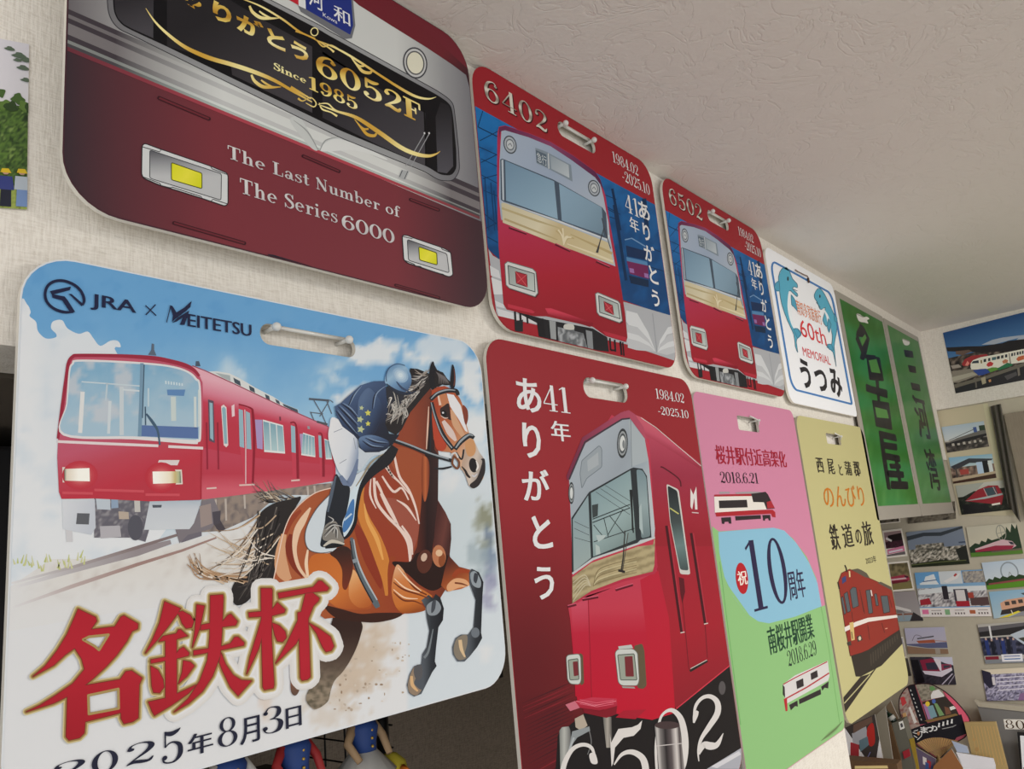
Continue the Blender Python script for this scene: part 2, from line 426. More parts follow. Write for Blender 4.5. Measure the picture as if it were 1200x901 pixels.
# ------------------------------------------------------------------ the room
WY, CZ, BZ, BX = 0.014, 2.412, 1.946, 3.086        # wall face, ceiling, lower edge of the hanging wall, end wall
def node_wallpaper(name, dark, light):
    m = bpy.data.materials.new(name); m.use_nodes = True; nt = m.node_tree; b = nt.nodes['Principled BSDF']; N = nt.nodes.new; K = nt.links.new
    b.inputs['Roughness'].default_value = 0.85; b.inputs['Specular IOR Level'].default_value = 0.15
    tc = N('ShaderNodeTexCoord'); hs = []
    for sc in ((620, 620, 70), (70, 70, 620)):
        mp = N('ShaderNodeMapping'); mp.inputs['Scale'].default_value = sc; n = N('ShaderNodeTexNoise'); n.inputs['Scale'].default_value = 1.0; n.inputs['Detail'].default_value = 3
        K(tc.outputs['Object'], mp.inputs['Vector']); K(mp.outputs['Vector'], n.inputs['Vector']); hs.append(n)
    ad = N('ShaderNodeMath'); ad.operation = 'ADD'; K(hs[0].outputs['Fac'], ad.inputs[0]); K(hs[1].outputs['Fac'], ad.inputs[1])
    rp = N('ShaderNodeValToRGB'); rp.color_ramp.elements[0].position = 0.55; rp.color_ramp.elements[1].position = 1.35
    rp.color_ramp.elements[0].color = (*lin(dark), 1); rp.color_ramp.elements[1].color = (*lin(light), 1)
    hv = N('ShaderNodeMath'); hv.operation = 'MULTIPLY'; hv.inputs[1].default_value = 0.9; K(ad.outputs[0], hv.inputs[0]); K(hv.outputs[0], rp.inputs[0]); K(rp.outputs[0], b.inputs['Base Color'])
    bp = N('ShaderNodeBump'); bp.inputs['Strength'].default_value = 0.35; bp.inputs['Distance'].default_value = 0.002; K(ad.outputs[0], bp.inputs['Height']); K(bp.outputs[0], b.inputs['Normal'])
    return m
def node_plaster():
    m = bpy.data.materials.new('embossed ceiling paper'); m.use_nodes = True; nt = m.node_tree; b = nt.nodes['Principled BSDF']; N = nt.nodes.new; K = nt.links.new
    b.inputs['Roughness'].default_value = 0.8; b.inputs['Specular IOR Level'].default_value = 0.2; b.inputs['Base Color'].default_value = (*lin((232, 226, 220)), 1)
    tc = N('ShaderNodeTexCoord'); n = N('ShaderNodeTexNoise'); n.inputs['Scale'].default_value = 11; n.inputs['Detail'].default_value = 6; n.inputs['Distortion'].default_value = 0.8
    v = N('ShaderNodeTexVoronoi'); v.feature = 'DISTANCE_TO_EDGE'; v.inputs['Scale'].default_value = 14
    n2 = N('ShaderNodeTexNoise'); n2.inputs['Scale'].default_value = 190; n2.inputs['Detail'].default_value = 2
    wv = N('ShaderNodeMixRGB'); wv.inputs[0].default_value = 0.25; K(tc.outputs['Object'], wv.inputs[1]); K(n.outputs['Color'], wv.inputs[2]); K(wv.outputs[0], v.inputs['Vector'])
    r = N('ShaderNodeValToRGB'); r.color_ramp.elements[0].position = 0.0; r.color_ramp.elements[1].position = 0.05; K(v.outputs['Distance'], r.inputs[0])
    K(tc.outputs['Object'], n.inputs['Vector']); K(tc.outputs['Object'], n2.inputs['Vector'])
    a = N('ShaderNodeMath'); a.operation = 'MULTIPLY_ADD'; a.inputs[1].default_value = 0.25; K(r.outputs[0], a.inputs[0]); K(n.outputs['Fac'], a.inputs[2])
    a2 = N('ShaderNodeMath'); a2.operation = 'MULTIPLY_ADD'; a2.inputs[1].default_value = 0.22; K(n2.outputs['Fac'], a2.inputs[0]); K(a.outputs[0], a2.inputs[2])
    bp = N('ShaderNodeBump'); bp.inputs['Strength'].default_value = 0.5; bp.inputs['Distance'].default_value = 0.004; K(a2.outputs[0], bp.inputs['Height']); K(bp.outputs[0], b.inputs['Normal'])
    return m
WALLP, PLAST = node_wallpaper('woven wallpaper', (219, 212, 201), (242, 237, 228)), node_plaster()
SHADEP = node_wallpaper('shaded woven wallpaper', (106, 96, 86), (138, 127, 115))  # same wallpaper darkened: the alcove's shade is put into its colour
CREAM = mat('cream board', (206, 198, 178), 0.7, 0, 0.05, 60)
def struct(name, c, size, m):
    o = MB().box(c, size).build(name, m); o['kind'] = 'structure'; return o
struct('ceiling', (0.7, -0.9, CZ + 0.05), (5.0, 3.6, 0.1), PLAST)
struct('wall_left', (0.743, WY + 0.04, (BZ + CZ) / 2), (4.686, 0.08, CZ - BZ), WALLP)
struct('wall_alcove', (0.743, 0.80, 0.973), (4.686, 0.08, 1.946), SHADEP)
struct('wall_pillar', (1.465, WY + 0.04, BZ / 2), (0.44, 0.08, BZ), WALLP)
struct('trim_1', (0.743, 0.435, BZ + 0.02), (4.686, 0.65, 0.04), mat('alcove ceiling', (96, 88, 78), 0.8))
struct('floor', (0.743, -0.9, -0.05), (4.686, 3.6, 0.1), mat('pale floor', (186, 182, 176), 0.8, 0, 0.15, 30, stretch=(1, 30, 1)))
struct('wall_back', (BX + 0.05, -0.85, (2.124 + CZ) / 2), (0.1, 3.45, CZ - 2.124), WALLP)
struct('trim_2', (BX + 0.06, -0.85, 1.062), (0.09, 3.45, 2.124), CREAM)      # the recessed lower face of the end wall

# ------------------------------------------------------------------ the boards hung on the wall
PM = mat_print('printed board ink', 0.45, 0.1); PG = mat_print('glossy print ink', 0.3, 0.08)
def board(label, x0, x1, z0, z1, r, Y, front, slot=None, gain=0.9, thick=0.005, edge=(222, 218, 208), name='train_headboard', cat='train sign', mat_=None):
    t = empty(name, ((x0 + x1) / 2, Y + thick / 2, z0), label, cat)
    ol = rrect(x0, x1, z0, z1, r)
    link('board', slab_mesh('board', ol, slot, Y, thick, front, edge, t.location, gain), t, mat_ or PM)
    e = 0.0012
    oi = rrect(x0 + e, x1 - e, z0 + e, z1 - e, [max(k - e, 0.001) for k in (r if isinstance(r, list) else [r] * 4)])
    p = Print('y', Y, gain, [to_px((x, Y, z)) for x, z in oi], [to_px((x, Y, z)) for x, z in slot] if slot else None)
    return t, p
def stadium(x0, x1, z0, z1, r=None): return rrect(x0, x1, z0, z1, r or min(x1 - x0, z1 - z0) / 2 * 0.98, 6)
def slot_px(L, R, T, B, Y, r=None):
    return stadium(on_y(*L, Y).x, on_y(*R, Y).x, on_y(*B, Y).z, on_y(*T, Y).z, r)
METAL = mat('zinc hook', (196, 194, 188), 0.28, 0.9); CLEAR = mat('clear plastic hook', (222, 222, 218), 0.15, 0.0, spec=0.6)
def hook(label, slot, Y, bar=True, m=CLEAR, frac=(0.12, 0.88)):
    xs = [p[0] for p in slot]; zs = [p[1] for p in slot]; x0, x1, z0, z1 = min(xs), max(xs), min(zs), max(zs); w = x1 - x0; h = z1 - z0
    xa, xb = x0 + w * frac[0], x0 + w * frac[1]; zt = z1 - h * 0.2
    t = empty('wall_hook', ((xa + xb) / 2, WY, zt), label, 'hook', 'hooks carrying the boards')
    rr = min(0.003, h * 0.14) * (1 if bar else 0.62)
    for x in ((xa, xb) if bar else (xb,)):
        MB().tube([(x, WY - 0.0002, zt), (x, Y - 0.006, zt)], rr * 0.8).ball((x, Y - 0.007, zt), rr * 1.5).build('peg', m, t, True)
    if bar: MB().tube([(xa, Y + 0.0025, zt + rr), (xb, Y + 0.0025, zt + rr)], rr * 0.7).build('bar', m, t, True)
    else: MB().tube([(xb - w * 0.35, Y - 0.004, z1 + 0.001), (xb - w * 0.1, Y - 0.005, z1 - h * 0.1), (xb, Y - 0.006, zt), (xb + w * 0.02, Y - 0.004, zt - h * 0.3)], rr * 0.7).build('wire', m, t, True)
    return t

# ==================================================================== race-day board with horse and train
def race_board():
    Y = 0.0
    slot = slot_px((304.5, 391), (416.5, 410), (360, 387.5), (360, 411), Y)
    t, P = board('large pale blue board picturing a galloping horse with jockey and a red train', 0.1905, 0.6755, 1.6335, 2.0145, 0.036, Y, (222, 226, 230), slot, 0.96)
    hook('clear plastic hook in the grip hole of the horse picture board', slot, Y)
    sky = P.sub()
    cl = crop(0, 300, 3.75)
    cloud = smooth(cl((85, 212), (118, 212), (134, 245), (130, 265), (158, 290), (166, 330), (200, 362), (243, 358), (246, 342), (224, 318), (232, 288), (272, 282), (296, 318), (345, 342), (385, 332), (410, 362), (440, 395), (485, 372), (518, 374), (530, 400), (520, 440), (800, 800)) + [(180, 640), (10, 700), (5, 450)], True, 4)
    def skyc(x, y):
        n = fbm(x, y, 60, 5); n2 = fbm(x + 90, y, 25, 4, 3.0)
        c = mix((108, 166, 214), (160, 200, 226), sm(360, 520, y - 0.12 * x + 60 * n + 30))
        c = mix(c, (92, 152, 206), 0.45 * sm(0.05, 0.3, n2) * sm(420, 340, y - 0.1 * x))
        if x > 250: c = mix(c, (216, 226, 232), 0.95 * sm(-0.05, 0.14, n + 0.0009 * (x - 470) - 0.0012 * abs(y - 420) + .05) * sm(405, 450, y + 60 * n2) * (0.75 if x < 520 else 1))
        for cx, cy, rx, ry, a in CLD:
            dd = ((x - cx) / rx) ** 2 + ((y - cy) / ry) ** 2 - 2.6 * n2 - 1.6 * n
            c = mix(c, (224, 229, 233), a * sm(1.5, .5, dd))
        wh = sm(520, 640, y + 0.25 * (x - 300) + 50 * n)
        c = mix(c, (222, 224, 227), wh if x < 480 else wh * 0.8)
        if x > 480: c = mix(c, (196, 210, 216), 0.6 * sm(560, 600, y) * sm(720, 650, y))
        for cx, cy, rx, ry, col, a in BLT:
            dd = ((x - cx) / rx) ** 2 + ((y - cy) / ry) ** 2 - 3.0 * fbm(x, y, 14, 4, cx)
            c = mix(c, col, a * sm(1.5, .1, dd))
        return c
    CLD = ((452, 416, 34, 17, .95), (520, 408, 30, 15, .8), (556, 440, 13, 28, .85), (398, 448, 12, 8, .7), (408, 468, 16, 16, .9), (428, 455, 8, 7, .7), (560, 520, 12, 45, .7), (300, 470, 20, 8, .25))
    BLT = ((568, 612, 11, 28, (132, 134, 112), .85), (574, 650, 9, 34, (108, 126, 152), .75), (573, 690, 8, 26, (150, 150, 180), .7), (560, 655, 14, 24, (158, 174, 182), .7), (410, 775, 36, 52, (196, 174, 150), .75), (440, 760, 26, 40, (206, 190, 172), .7), (385, 830, 30, 22, (206, 194, 180), .6), (310, 830, 10, 14, (214, 190, 170), .5), (95, 640, 60, 9, (206, 208, 196), .5))
    sky.poly([(0, 290), (620, 290), (620, 960), (0, 960)], skyc, 0, step=5)
    def clc(x, y):
        n = fbm(x, y, 40, 4, 9.0); return mix((226, 230, 234), (200, 214, 226), sm(0.0, 0.35, n) * 0.5 + 0.25 * sm(600, 460, y) * sm(30, 60, x))
    sky.poly(cloud, clc, 1, step=9)
    # ground, rails
    gr = [(8, 690), (60, 655), (140, 655), (240, 628), (300, 612), (330, 640), (330, 700), (150, 715), (8, 740)]
    def grc(x, y):
        n = fbm(x, y, 12, 4, 5.0); e = .62 * min(sm(8, 90, x), sm(712, 655, y + .08 * (x - 200)), sm(640, 670, y + .15 * (x - 100)))
        return mix((222, 223, 224), mix((217, 213, 206), (196, 187, 178), sm(0, .3, n)), e)
    sky.poly(gr, grc, 1.5, step=7)
    b = crop(60, 520, 6); w = crop(0, 600, 3)
    def fade(c): return lambda x, y: mix((221, 221, 223), c, sm(10, 150, x))
    sky.line(w((40, 250), (250, 195), (480, 125), (640, 75)), [2.5, 3.5, 4, 3], fade((132, 118, 118)), 3, False)
    sky.line(w((60, 262), (250, 206), (480, 140), (600, 105)), [3, 6, 10, 5], fade((150, 142, 146)), 2.5, False)
    sky.line(w((45, 335), (250, 262), (480, 185), (640, 135), (760, 90)), [2.5, 4.5, 4, 3, 2], fade((160, 132, 126)), 3, False)
    for i in range(26):
        x, y = 15 + random.random() * 95, 655 + random.random() * 5; y = 657 - (x - 60) * .1 + random.random() * 12 if x > 40 else 660 + random.random() * 8
        sky.line([(x, y), (x + random.uniform(-3, 4), y - random.uniform(6, 13))], [2.5, .5], mix((188, 196, 120), (210, 210, 170), random.random()), 3)
    # brown splashes
    for i in range(70):
        a = random.random(); x = 385 + random.random() * 95; y = 860 - random.random() * 110
        if y > 842 - (x - 385) * .26: continue
        sky.ell((x, y), random.uniform(.5, 2.2), random.uniform(.5, 2), mix((214, 204, 192), (150, 126, 104), random.random()), 3, n=7)
    sky.build('sky_picture', t, PM)

    # ---------------------------------------------------------------- red train
    T = P.sub(); a = crop(40, 390, 6); d = crop(220, 430, 6)
    RED, PINK = (190, 58, 76), (226, 172, 186)
    T.poly(d((150, 32), (200, 30), (290, 45), (360, 78), (480, 150), (600, 210), (680, 262), (775, 300), (775, 330), (640, 275), (300, 110), (130, 40)), (216, 220, 220), 4)
    for q in (((318, 75), (365, 100), (372, 135), (328, 112)), ((428, 130), (465, 150), (472, 182), (435, 165)), ((540, 190), (570, 205), (577, 235), (548, 220)), ((612, 225), (640, 240), (648, 265), (622, 252)), ((665, 258), (770, 300), (775, 325), (672, 275))):
        T.poly(d(*q), (72, 84, 96), 4.5)
    T.poly(d((190, 40), (295, 60), (300, 100), (240, 75)), (168, 178, 180), 4.3)
    T.poly(d((30, -10), (120, 25), (300, 108), (640, 268), (985, 420), (1030, 450), (1040, 800), (760, 845), (380, 898), (120, 930), (60, 930), (60, 300)), G(d((400, 150))[0], d((330, 420))[0], (0, PINK), (.35, (214, 130, 150)), (.6, (196, 66, 88)), (1, (188, 58, 76))), 5)
    T.poly(d((60, 560), (480, 640), (1010, 690), (1030, 800), (760, 845), (380, 898), (120, 930), (60, 930)), G(d((500, 640))[0], d((500, 860))[0], (0, (190, 70, 90)), (.5, (188, 62, 80)), (1, (208, 96, 112))), 5.3)
    T.line(d((30, -8), (120, 27), (300, 108), (640, 268), (985, 420)), 1.2, (158, 78, 96), 6, False)
    T.poly(d((470, 370), (522, 372), (525, 580), (485, 572)), (170, 150, 196), 5.6); T.poly(d((785, 470), (810, 470), (815, 610), (795, 600)), (176, 150, 190), 5.6)
    # doors and windows of the side
    for q, c in ((((140, 228), (180, 240), (188, 535), (148, 520)), (96, 80, 96)), (((355, 265), (445, 300), (465, 815), (400, 820), (365, 575)), (196, 66, 86)), (((720, 395), (760, 405), (775, 785), (735, 780)), (196, 66, 86)), (((915, 465), (945, 475), (955, 770), (930, 765)), (196, 66, 86))):
        T.poly(d(*q), c, 6)
    for pts in (((355, 262), (440, 290), (455, 330), (465, 500), (455, 815)), ((718, 393), (758, 408), (768, 600), (772, 785)), ((915, 467), (940, 480), (950, 620), (952, 772))): T.line(d(*pts), [1.5, 2, 3, 3, 2.4][:len(pts)], (142, 34, 52), 7)
    GLS = (150, 182, 196)
    for q in (((150, 250), (172, 255), (178, 520), (155, 500)), ((355, 295), (385, 305), (395, 570), (362, 560)), ((405, 310), (435, 325), (445, 580), (412, 575)), ((722, 410), (752, 420), (757, 605), (727, 600)), ((915, 480), (935, 485), (942, 640), (922, 635))):
        T.poly(d(*q), GLS, 7)
    T.poly(d((232, 278), (250, 265), (270, 285), (282, 550), (268, 565), (250, 550)), (228, 214, 214), 6.5); T.poly(d((238, 290), (252, 280), (265, 295), (275, 540), (255, 540)), (140, 178, 190), 7)
    for q, n in ((((525, 370), (668, 410), (682, 610), (535, 598)), 3), (((808, 462), (888, 488), (895, 635), (795, 620)), 4), (((958, 505), (1000, 520), (1012, 650), (968, 650)), 2)):
        z = d(*q); T.poly(z, (222, 226, 226), 6.5)
        for k in range(n):
            def L_(A, B, t_): return (A[0] + (B[0] - A[0]) * t_, A[1] + (B[1] - A[1]) * t_)
            u0, u1 = (k + .06) / n, (k + .92) / n
            T.poly([L_(L_(z[0], z[1], u0), L_(z[3], z[2], u0), .05), L_(L_(z[0], z[1], u1), L_(z[3], z[2], u1), .05), L_(L_(z[0], z[1], u1), L_(z[3], z[2], u1), .93), L_(L_(z[0], z[1], u0), L_(z[3], z[2], u0), .93)], G(z[0], z[3], (0, (120, 160, 178)), (1, (176, 204, 208))), 7)
    T.poly(d((305, 275), (325, 262), (328, 345), (308, 352)), (232, 206, 212), 7)
    T.poly(d((640, 350), (652, 350), (654, 378), (642, 378)), (120, 60, 76), 7); T.poly(d((838, 415), (855, 418), (857, 438), (840, 436)), (150, 150, 160), 7)
    for x in (130, 208): T.line(d((x, 390), (x + 6, 720)), 2, (150, 44, 62), 7, False)
    for q in ((130, 855, 200), (360, 832, 470), (725, 800, 785)): T.line(d((q[0], q[1]), (q[2], q[1] - 5)), 1.8, (222, 196, 190), 7, False)
    T.line(d((398, 300), (405, 560), (405, 820)), 1.2, (222, 190, 196), 7.3, False)
    # roof gear, pantograph
    for pts in (((855, 225), (1000, 235), (1020, 250)), ((885, 235), (940, 330), (975, 410)), ((990, 240), (925, 350)), ((860, 315), (885, 375)), ((975, 240), (1010, 330)), ((865, 320), (950, 330))): T.line(d(*pts), 1.1, (96, 104, 116), 6, False)
    T.line(d((850, 225), (990, 236)), 2.4, (84, 92, 104), 6.2, False); T.line(d((905, 385), (980, 405)), 2.5, (84, 84, 92), 6.2, False)
    T.poly(a((800, 155), (822, 120), (825, 75), (842, 80), (842, 120), (858, 160)), (96, 108, 124), 4); T.poly(a((1132, 235), (1135, 200), (1158, 200), (1168, 235)), (80, 92, 110), 4)
    # underframe behind the front
    u = crop(60, 520, 6); h = crop(200, 540, 5)
    T.poly(h((180, 225), (520, 180), (760, 145), (940, 130), (940, 165), (820, 200), (640, 200), (560, 260), (480, 330), (300, 410), (150, 420)), lambda x, y: mix((150, 136, 126), (112, 104, 104), sm(-.1, .25, fbm(x * 2.2, y, 10, 3))), 4.2, step=4)
    for q in ((262, 225, 330), (320, 222, 350), (430, 200, 280), (545, 185, 250), (800, 150, 200), (840, 145, 190)): T.line(h((q[0], q[1]), (q[0] + 4, q[2])), 2.2, (186, 176, 168), 4.6, False)
    T.poly(h((235, 300), (270, 290), (290, 350), (320, 400), (280, 420), (240, 350)), (76, 70, 76), 4.5); T.poly(h((60, 415), (180, 360), (180, 440), (60, 480)), (112, 108, 118), 4.5)
    # front of the train
    T.poly(u((300, 370), (690, 380), (700, 560), (660, 690), (560, 660), (300, 660)), lambda x, y: mix((104, 102, 112), (150, 148, 152), sm(0.0, .3, fbm(x, y, 5, 3))), 5.5, step=3)
    T.poly(u((75, 390), (305, 390), (310, 590), (280, 640), (80, 600)), G((75, 590), (110, 600), (0, (214, 218, 224)), (1, (196, 202, 212))), 5.6)
    T.poly(u((100, 600), (145, 600), (150, 690), (105, 690)), (206, 206, 210), 5.4); T.poly(u((180, 488), (268, 490), (262, 568), (172, 565)), (98, 100, 106), 5.9)
    T.poly(u((340, 580), (480, 575), (490, 655), (345, 665)), (180, 178, 184), 6); T.poly(u((310, 370), (410, 360), (415, 465), (320, 460)), (190, 200, 210), 6); T.poly(u((420, 355), (465, 360), (470, 450), (420, 455)), (146, 166, 190), 6)
    T.poly(u((580, 375), (620, 375), (625, 480), (585, 480)), (196, 194, 190), 6); T.poly(u((470, 475), (540, 480), (545, 530), (475, 530)), (184, 170, 156), 6); T.ell(u((590, 590))[0], 9, 15, (88, 88, 98), 6.1)
    T.poly(u((690, 405), (1055, 398), (1000, 560), (970, 600), (650, 605)), G(u((700, 400))[0], u((700, 600))[0], (0, (178, 190, 202)), (.3, (200, 206, 214)), (1, (206, 212, 218))), 6)
    T.poly(u((708, 430), (775, 430), (772, 448), (712, 450)), (84, 90, 100), 6.3)
    T.poly(u((870, 600), (1000, 560), (1060, 400), (1140, 380), (1190, 500), (1120, 600), (960, 640), (900, 700)), (126, 120, 126), 4.8)
    T.poly(u((1040, 440), (1120, 420), (1130, 560), (1050, 590)), (156, 142, 138), 5); T.poly(u((1130, 480), (1190, 470), (1185, 560), (1140, 570)), (80, 76, 84), 5.2)
    front = a((165, 760), (190, 560), (225, 300), (240, 210), (270, 165), (320, 155), (600, 158), (830, 172), (960, 195), (1060, 222), (1120, 255), (1160, 300), (1182, 350), (1190, 800)) + u((1065, 30), (1050, 395), (690, 405), (300, 385), (70, 388), (52, 340), (40, 100))
    T.poly(front, G(a((400, 800))[0], u((400, 380))[0], (0, (192, 92, 114)), (.35, (190, 74, 90)), (.8, (190, 58, 74)), (1, (186, 60, 74))), 7)
    T.line(a((165, 745), (190, 560), (225, 300), (240, 210), (270, 168), (320, 160), (600, 163), (830, 178), (960, 202), (1060, 230), (1120, 262), (1158, 305)), [3, 4, 4, 4, 4, 4, 4, 5, 5, 5, 4, 3], (158, 50, 70), 8)
    wf = a((200, 722), (222, 500), (240, 270), (262, 215), (300, 190), (560, 196), (850, 216), (1000, 240), (1090, 275), (1140, 320), (1168, 380), (1172, 720), (1150, 770), (1100, 782), (700, 750))
    T.poly(wf, (222, 220, 222), 8.5, curved=True)
    gl = a((210, 708), (232, 500), (252, 270), (275, 222), (310, 204), (560, 210), (850, 230), (1000, 254), (1085, 288), (1130, 332), (1155, 385), (1158, 712), (1140, 748), (1090, 752), (700, 728))
    T.poly(gl, lambda x, y: mix(mix((124, 172, 204), (166, 194, 212), sm(400, 500, y + 40 * fbm(x, y, 22, 3))), (196, 202, 210), sm(.0, .22, fbm(x, y, 26, 4, 2)) * (.85 if x < 165 else .35)), 9, curved=True, step=4)
    for x0, y0, x1, y1, wd_, c in ((338, 415, 320, 705, 5, (222, 224, 224)), (530, 480, 520, 710, 3.5, (206, 216, 222)), (612, 380, 612, 720, 5, (200, 210, 216)), (510, 360, 500, 480, 2, (190, 206, 216)), (975, 450, 978, 620, 6, (200, 212, 210)), (1128, 450, 1130, 670, 3, (206, 216, 216)), (800, 390, 800, 520, 2, (190, 208, 218))): T.line(a((x0, y0), (x1, y1)), wd_, c, 10, False)
    T.line(a((330, 345), (740, 375)), 1.5, (198, 212, 220), 10, False); T.line(a((620, 400), (740, 410)), 2, (206, 216, 222), 10, False)
    T.poly(a((745, 650), (1150, 665), (1150, 745), (745, 728)), (92, 118, 168), 10); T.poly(a((930, 400), (1060, 400), (1050, 445), (935, 440)), (98, 138, 186), 10)
    T.line(a((1155, 400), (1155, 660)), 2, (206, 216, 216), 10, False); T.line(a((755, 215), (748, 480), (738, 730)), 4.2, (120, 152, 176), 10.4, False); T.line(a((770, 225), (758, 600)), 1.2, (70, 92, 112), 10.8, False)
    [T.line(a((922 + k * 19, 338 + k * 3), (924 + k * 19, 362 + k * 2)), 1.6, (206, 222, 230), 10.5, False) for k in range(7)]
    T.line(a((778, 520), (780, 650)), 1.6, (70, 92, 112), 10.6, False); T.line(a((785, 570), (830, 630), (865, 690), (880, 790)), [2, 3.6, 2.6, 2], (72, 96, 118), 11)
    T.line(a((160, 765), (500, 780), (870, 795)), 3.2, (226, 214, 216), 9, False); T.line(a((940, 800), (1185, 812)), 3.2, (226, 214, 216), 9, False)
    # lamps lit in the picture
    T.poly(u((75, 165), (282, 158), (285, 280), (78, 272)), (226, 214, 206), 8.5, curved=False); T.glow(u((200, 222))[0], 21, 17, (192, 60, 74), (246, 214, 190), 9, 9); T.poly(u((88, 178), (265, 172), (268, 265), (90, 260)), G(u((90, 220))[0], u((190, 220))[0], (0, (112, 124, 108)), (.15, (226, 214, 196)), (1, (253, 252, 244))), 12.5)
    T.poly(u((695, 185), (915, 182), (922, 285), (700, 292)), (228, 218, 208), 8.5); T.glow(u((770, 238))[0], 19, 18, (191, 56, 70), (246, 214, 190), 9, 9); T.poly(u((708, 196), (905, 194), (910, 276), (712, 282)), G(u((740, 230))[0], u((908, 230))[0], (0, (253, 252, 244)), (.55, (240, 230, 205)), (.75, (206, 186, 130)), (.9, (186, 190, 150)), (1, (104, 122, 112))), 12.5)
    T.poly(u((755, 115), (900, 115), (885, 152), (740, 150)), (222, 212, 212), 8.5)
    for q in ((300, 325, 650, 335), (75, 345, 290, 350), (660, 358, 900, 360)): T.line(u((q[0], q[1]), (q[2], q[3])), 3, (206, 84, 96), 8.6, False)
    T.line(u((1052, 30), (1050, 390)), 1.5, (168, 44, 60), 8.2, False)
    T.build('train_picture', t, PM)

    # ---------------------------------------------------------------- horse
    H = P.sub(); e = crop(380, 410, 6); g = crop(340, 520, 5); k = crop(400, 640, 4.74)
    BR, DK, LT, OR = (146, 72, 44), (46, 28, 28), (222, 186, 166), (196, 116, 58)
    # tail
    H.poly(h((760, 215), (700, 225), (600, 250), (520, 310), (505, 400), (520, 480), (500, 560), (470, 640), (380, 700), (350, 780), (380, 845), (450, 820), (520, 720), (600, 700), (640, 560), (680, 400), (720, 290)), (44, 40, 40), 12.6, curved=True)
    for i in range(70):
        s0 = h((random.uniform(505, 640), random.uniform(270, 640)))[0]; q = random.random(); yy = random.uniform(380, 720)
        e_ = h((random.uniform(200, 470) - .2 * (yy - 400), yy))[0] if q < .62 else h((random.uniform(380, 500), random.uniform(660, 830)))[0]
        md = ((s0[0] + e_[0]) / 2 + random.uniform(-4, 6), (s0[1] + e_[1]) / 2 + 6 + random.uniform(-3, 5))
        c = random.choice([(150, 118, 92), (188, 164, 138), (206, 190, 170), (218, 206, 190), (224, 216, 206), (196, 172, 144), (120, 98, 80)]) if q < .62 else random.choice([(60, 56, 54), (76, 70, 68), (110, 104, 98), (30, 27, 27)])
        H.line([s0, md, e_], [1.5, 1.3, .3], c, 12.2 if q < .4 else 12.8)
    for i in range(22):
        x = random.uniform(560, 760); H.line(h((x, 255 - .2 * (x - 540)), (x - 50, 205 + random.uniform(-30, 30)), (x - 90 - random.uniform(0, 40), 190 + random.uniform(-80, 60))), [1.5, 1.2, .3], random.choice([(150, 132, 112), (104, 100, 98), (196, 184, 166), (70, 66, 66)]), 12.5)
    for i in range(20): H.line(h((random.uniform(90, 170), random.uniform(520, 690)), (random.uniform(150, 240), random.uniform(630, 690)), (random.uniform(280, 460), random.uniform(680, 720))), [.4, 1.5, 2], random.choice([(176, 142, 110), (206, 184, 160), (150, 120, 96), (226, 216, 204)]), 12.7)
    # hind leg
    H.poly(k((105, 418), (102, 500), (64, 600), (10, 690), (-40, 745), (-62, 800), (-78, 860), (-130, 900), (-165, 900), (-200, 840), (-150, 720), (-110, 560), (-60, 430), (-20, 330)), lambda x, y: mix(mix((54, 36, 32), (92, 78, 68), sm(730, 790, y)), mix((150, 136, 118), (98, 90, 76), sm(-.15, .2, fbm(x, y, 7, 3))), sm(770, 815, y)), 12.9, curved=True, step=4)
    H.poly([(341, 782), (347, 776), (351, 790), (350, 808), (345, 815), (340, 808)], G((345, 776), (345, 815), (0, (176, 92, 60)), (1, (96, 78, 68))), 12.9, curved=True)
    # body
    body = e((742, 268), (690, 330), (600, 440), (530, 570), (470, 680), (400, 760), (340, 850)) + g((560, 60), (480, 150), (400, 170), (235, 262)) + h((935, 160), (850, 185), (770, 240), (700, 320), (655, 430), (625, 570), (598, 700), (640, 760)) + [(350, 705), (380, 725)] + k((-30, 395), (105, 418), (200, 422), (300, 400), (345, 375), (440, 360), (545, 290), (600, 200)) + g((930, 660), (940, 560), (938, 470), (905, 400), (862, 330), (864, 100)) + e((800, 740), (790, 640), (840, 560), (800, 400))
    H.poly(body, G(g((0, 500))[0], g((940, 420))[0], (0, (170, 92, 58)), (.4, (158, 78, 42)), (.6, (150, 68, 42)), (.8, (140, 64, 40)), (1, (96, 46, 36))), 13)
    H.line(h((598, 700), (625, 570), (655, 430), (700, 320), (770, 240), (850, 185), (935, 160)), 1.2, (232, 206, 190), 14)
    # belly shade and rear quarters
    H.poly(k((-100, 330), (0, 350), (100, 375), (200, 370), (330, 372), (300, 400), (200, 422), (105, 420), (-30, 400)), (60, 34, 28), 13.4, curved=True)
    H.poly(h((820, 560), (930, 545), (1000, 610), (1030, 720), (1070, 650), (1120, 740), (1170, 830), (1150, 870), (1000, 865), (930, 830), (840, 740), (800, 680)), G(h((850, 560))[0], h((1100, 860))[0], (0, (196, 106, 46)), (.6, (204, 118, 56)), (1, (168, 84, 42))), 13.5, curved=True)
    H.poly(h((1060, 640), (1110, 700), (1175, 830), (1100, 860), (1040, 790)), G(h((1050, 680))[0], h((1160, 840))[0], (0, (226, 170, 116)), (.5, (206, 128, 70)), (1, (180, 96, 46))), 14, curved=True)
    H.line(h((660, 430), (640, 540), (650, 640), (690, 700)), [6, 12, 16, 8], (212, 160, 122), 13.6)
    H.line(h((700, 430), (690, 500), (720, 600), (770, 680)), [4, 9, 10, 3], (128, 50, 34), 13.8)
    H.line(h((815, 275), (770, 350), (735, 420), (722, 520), (745, 620), (795, 690)), [2, 8, 8, 5, 4, 3], (230, 196, 166), 14)
    H.line(h((800, 520), (790, 600), (800, 680)), [2, 4, 3], (236, 206, 176), 14)
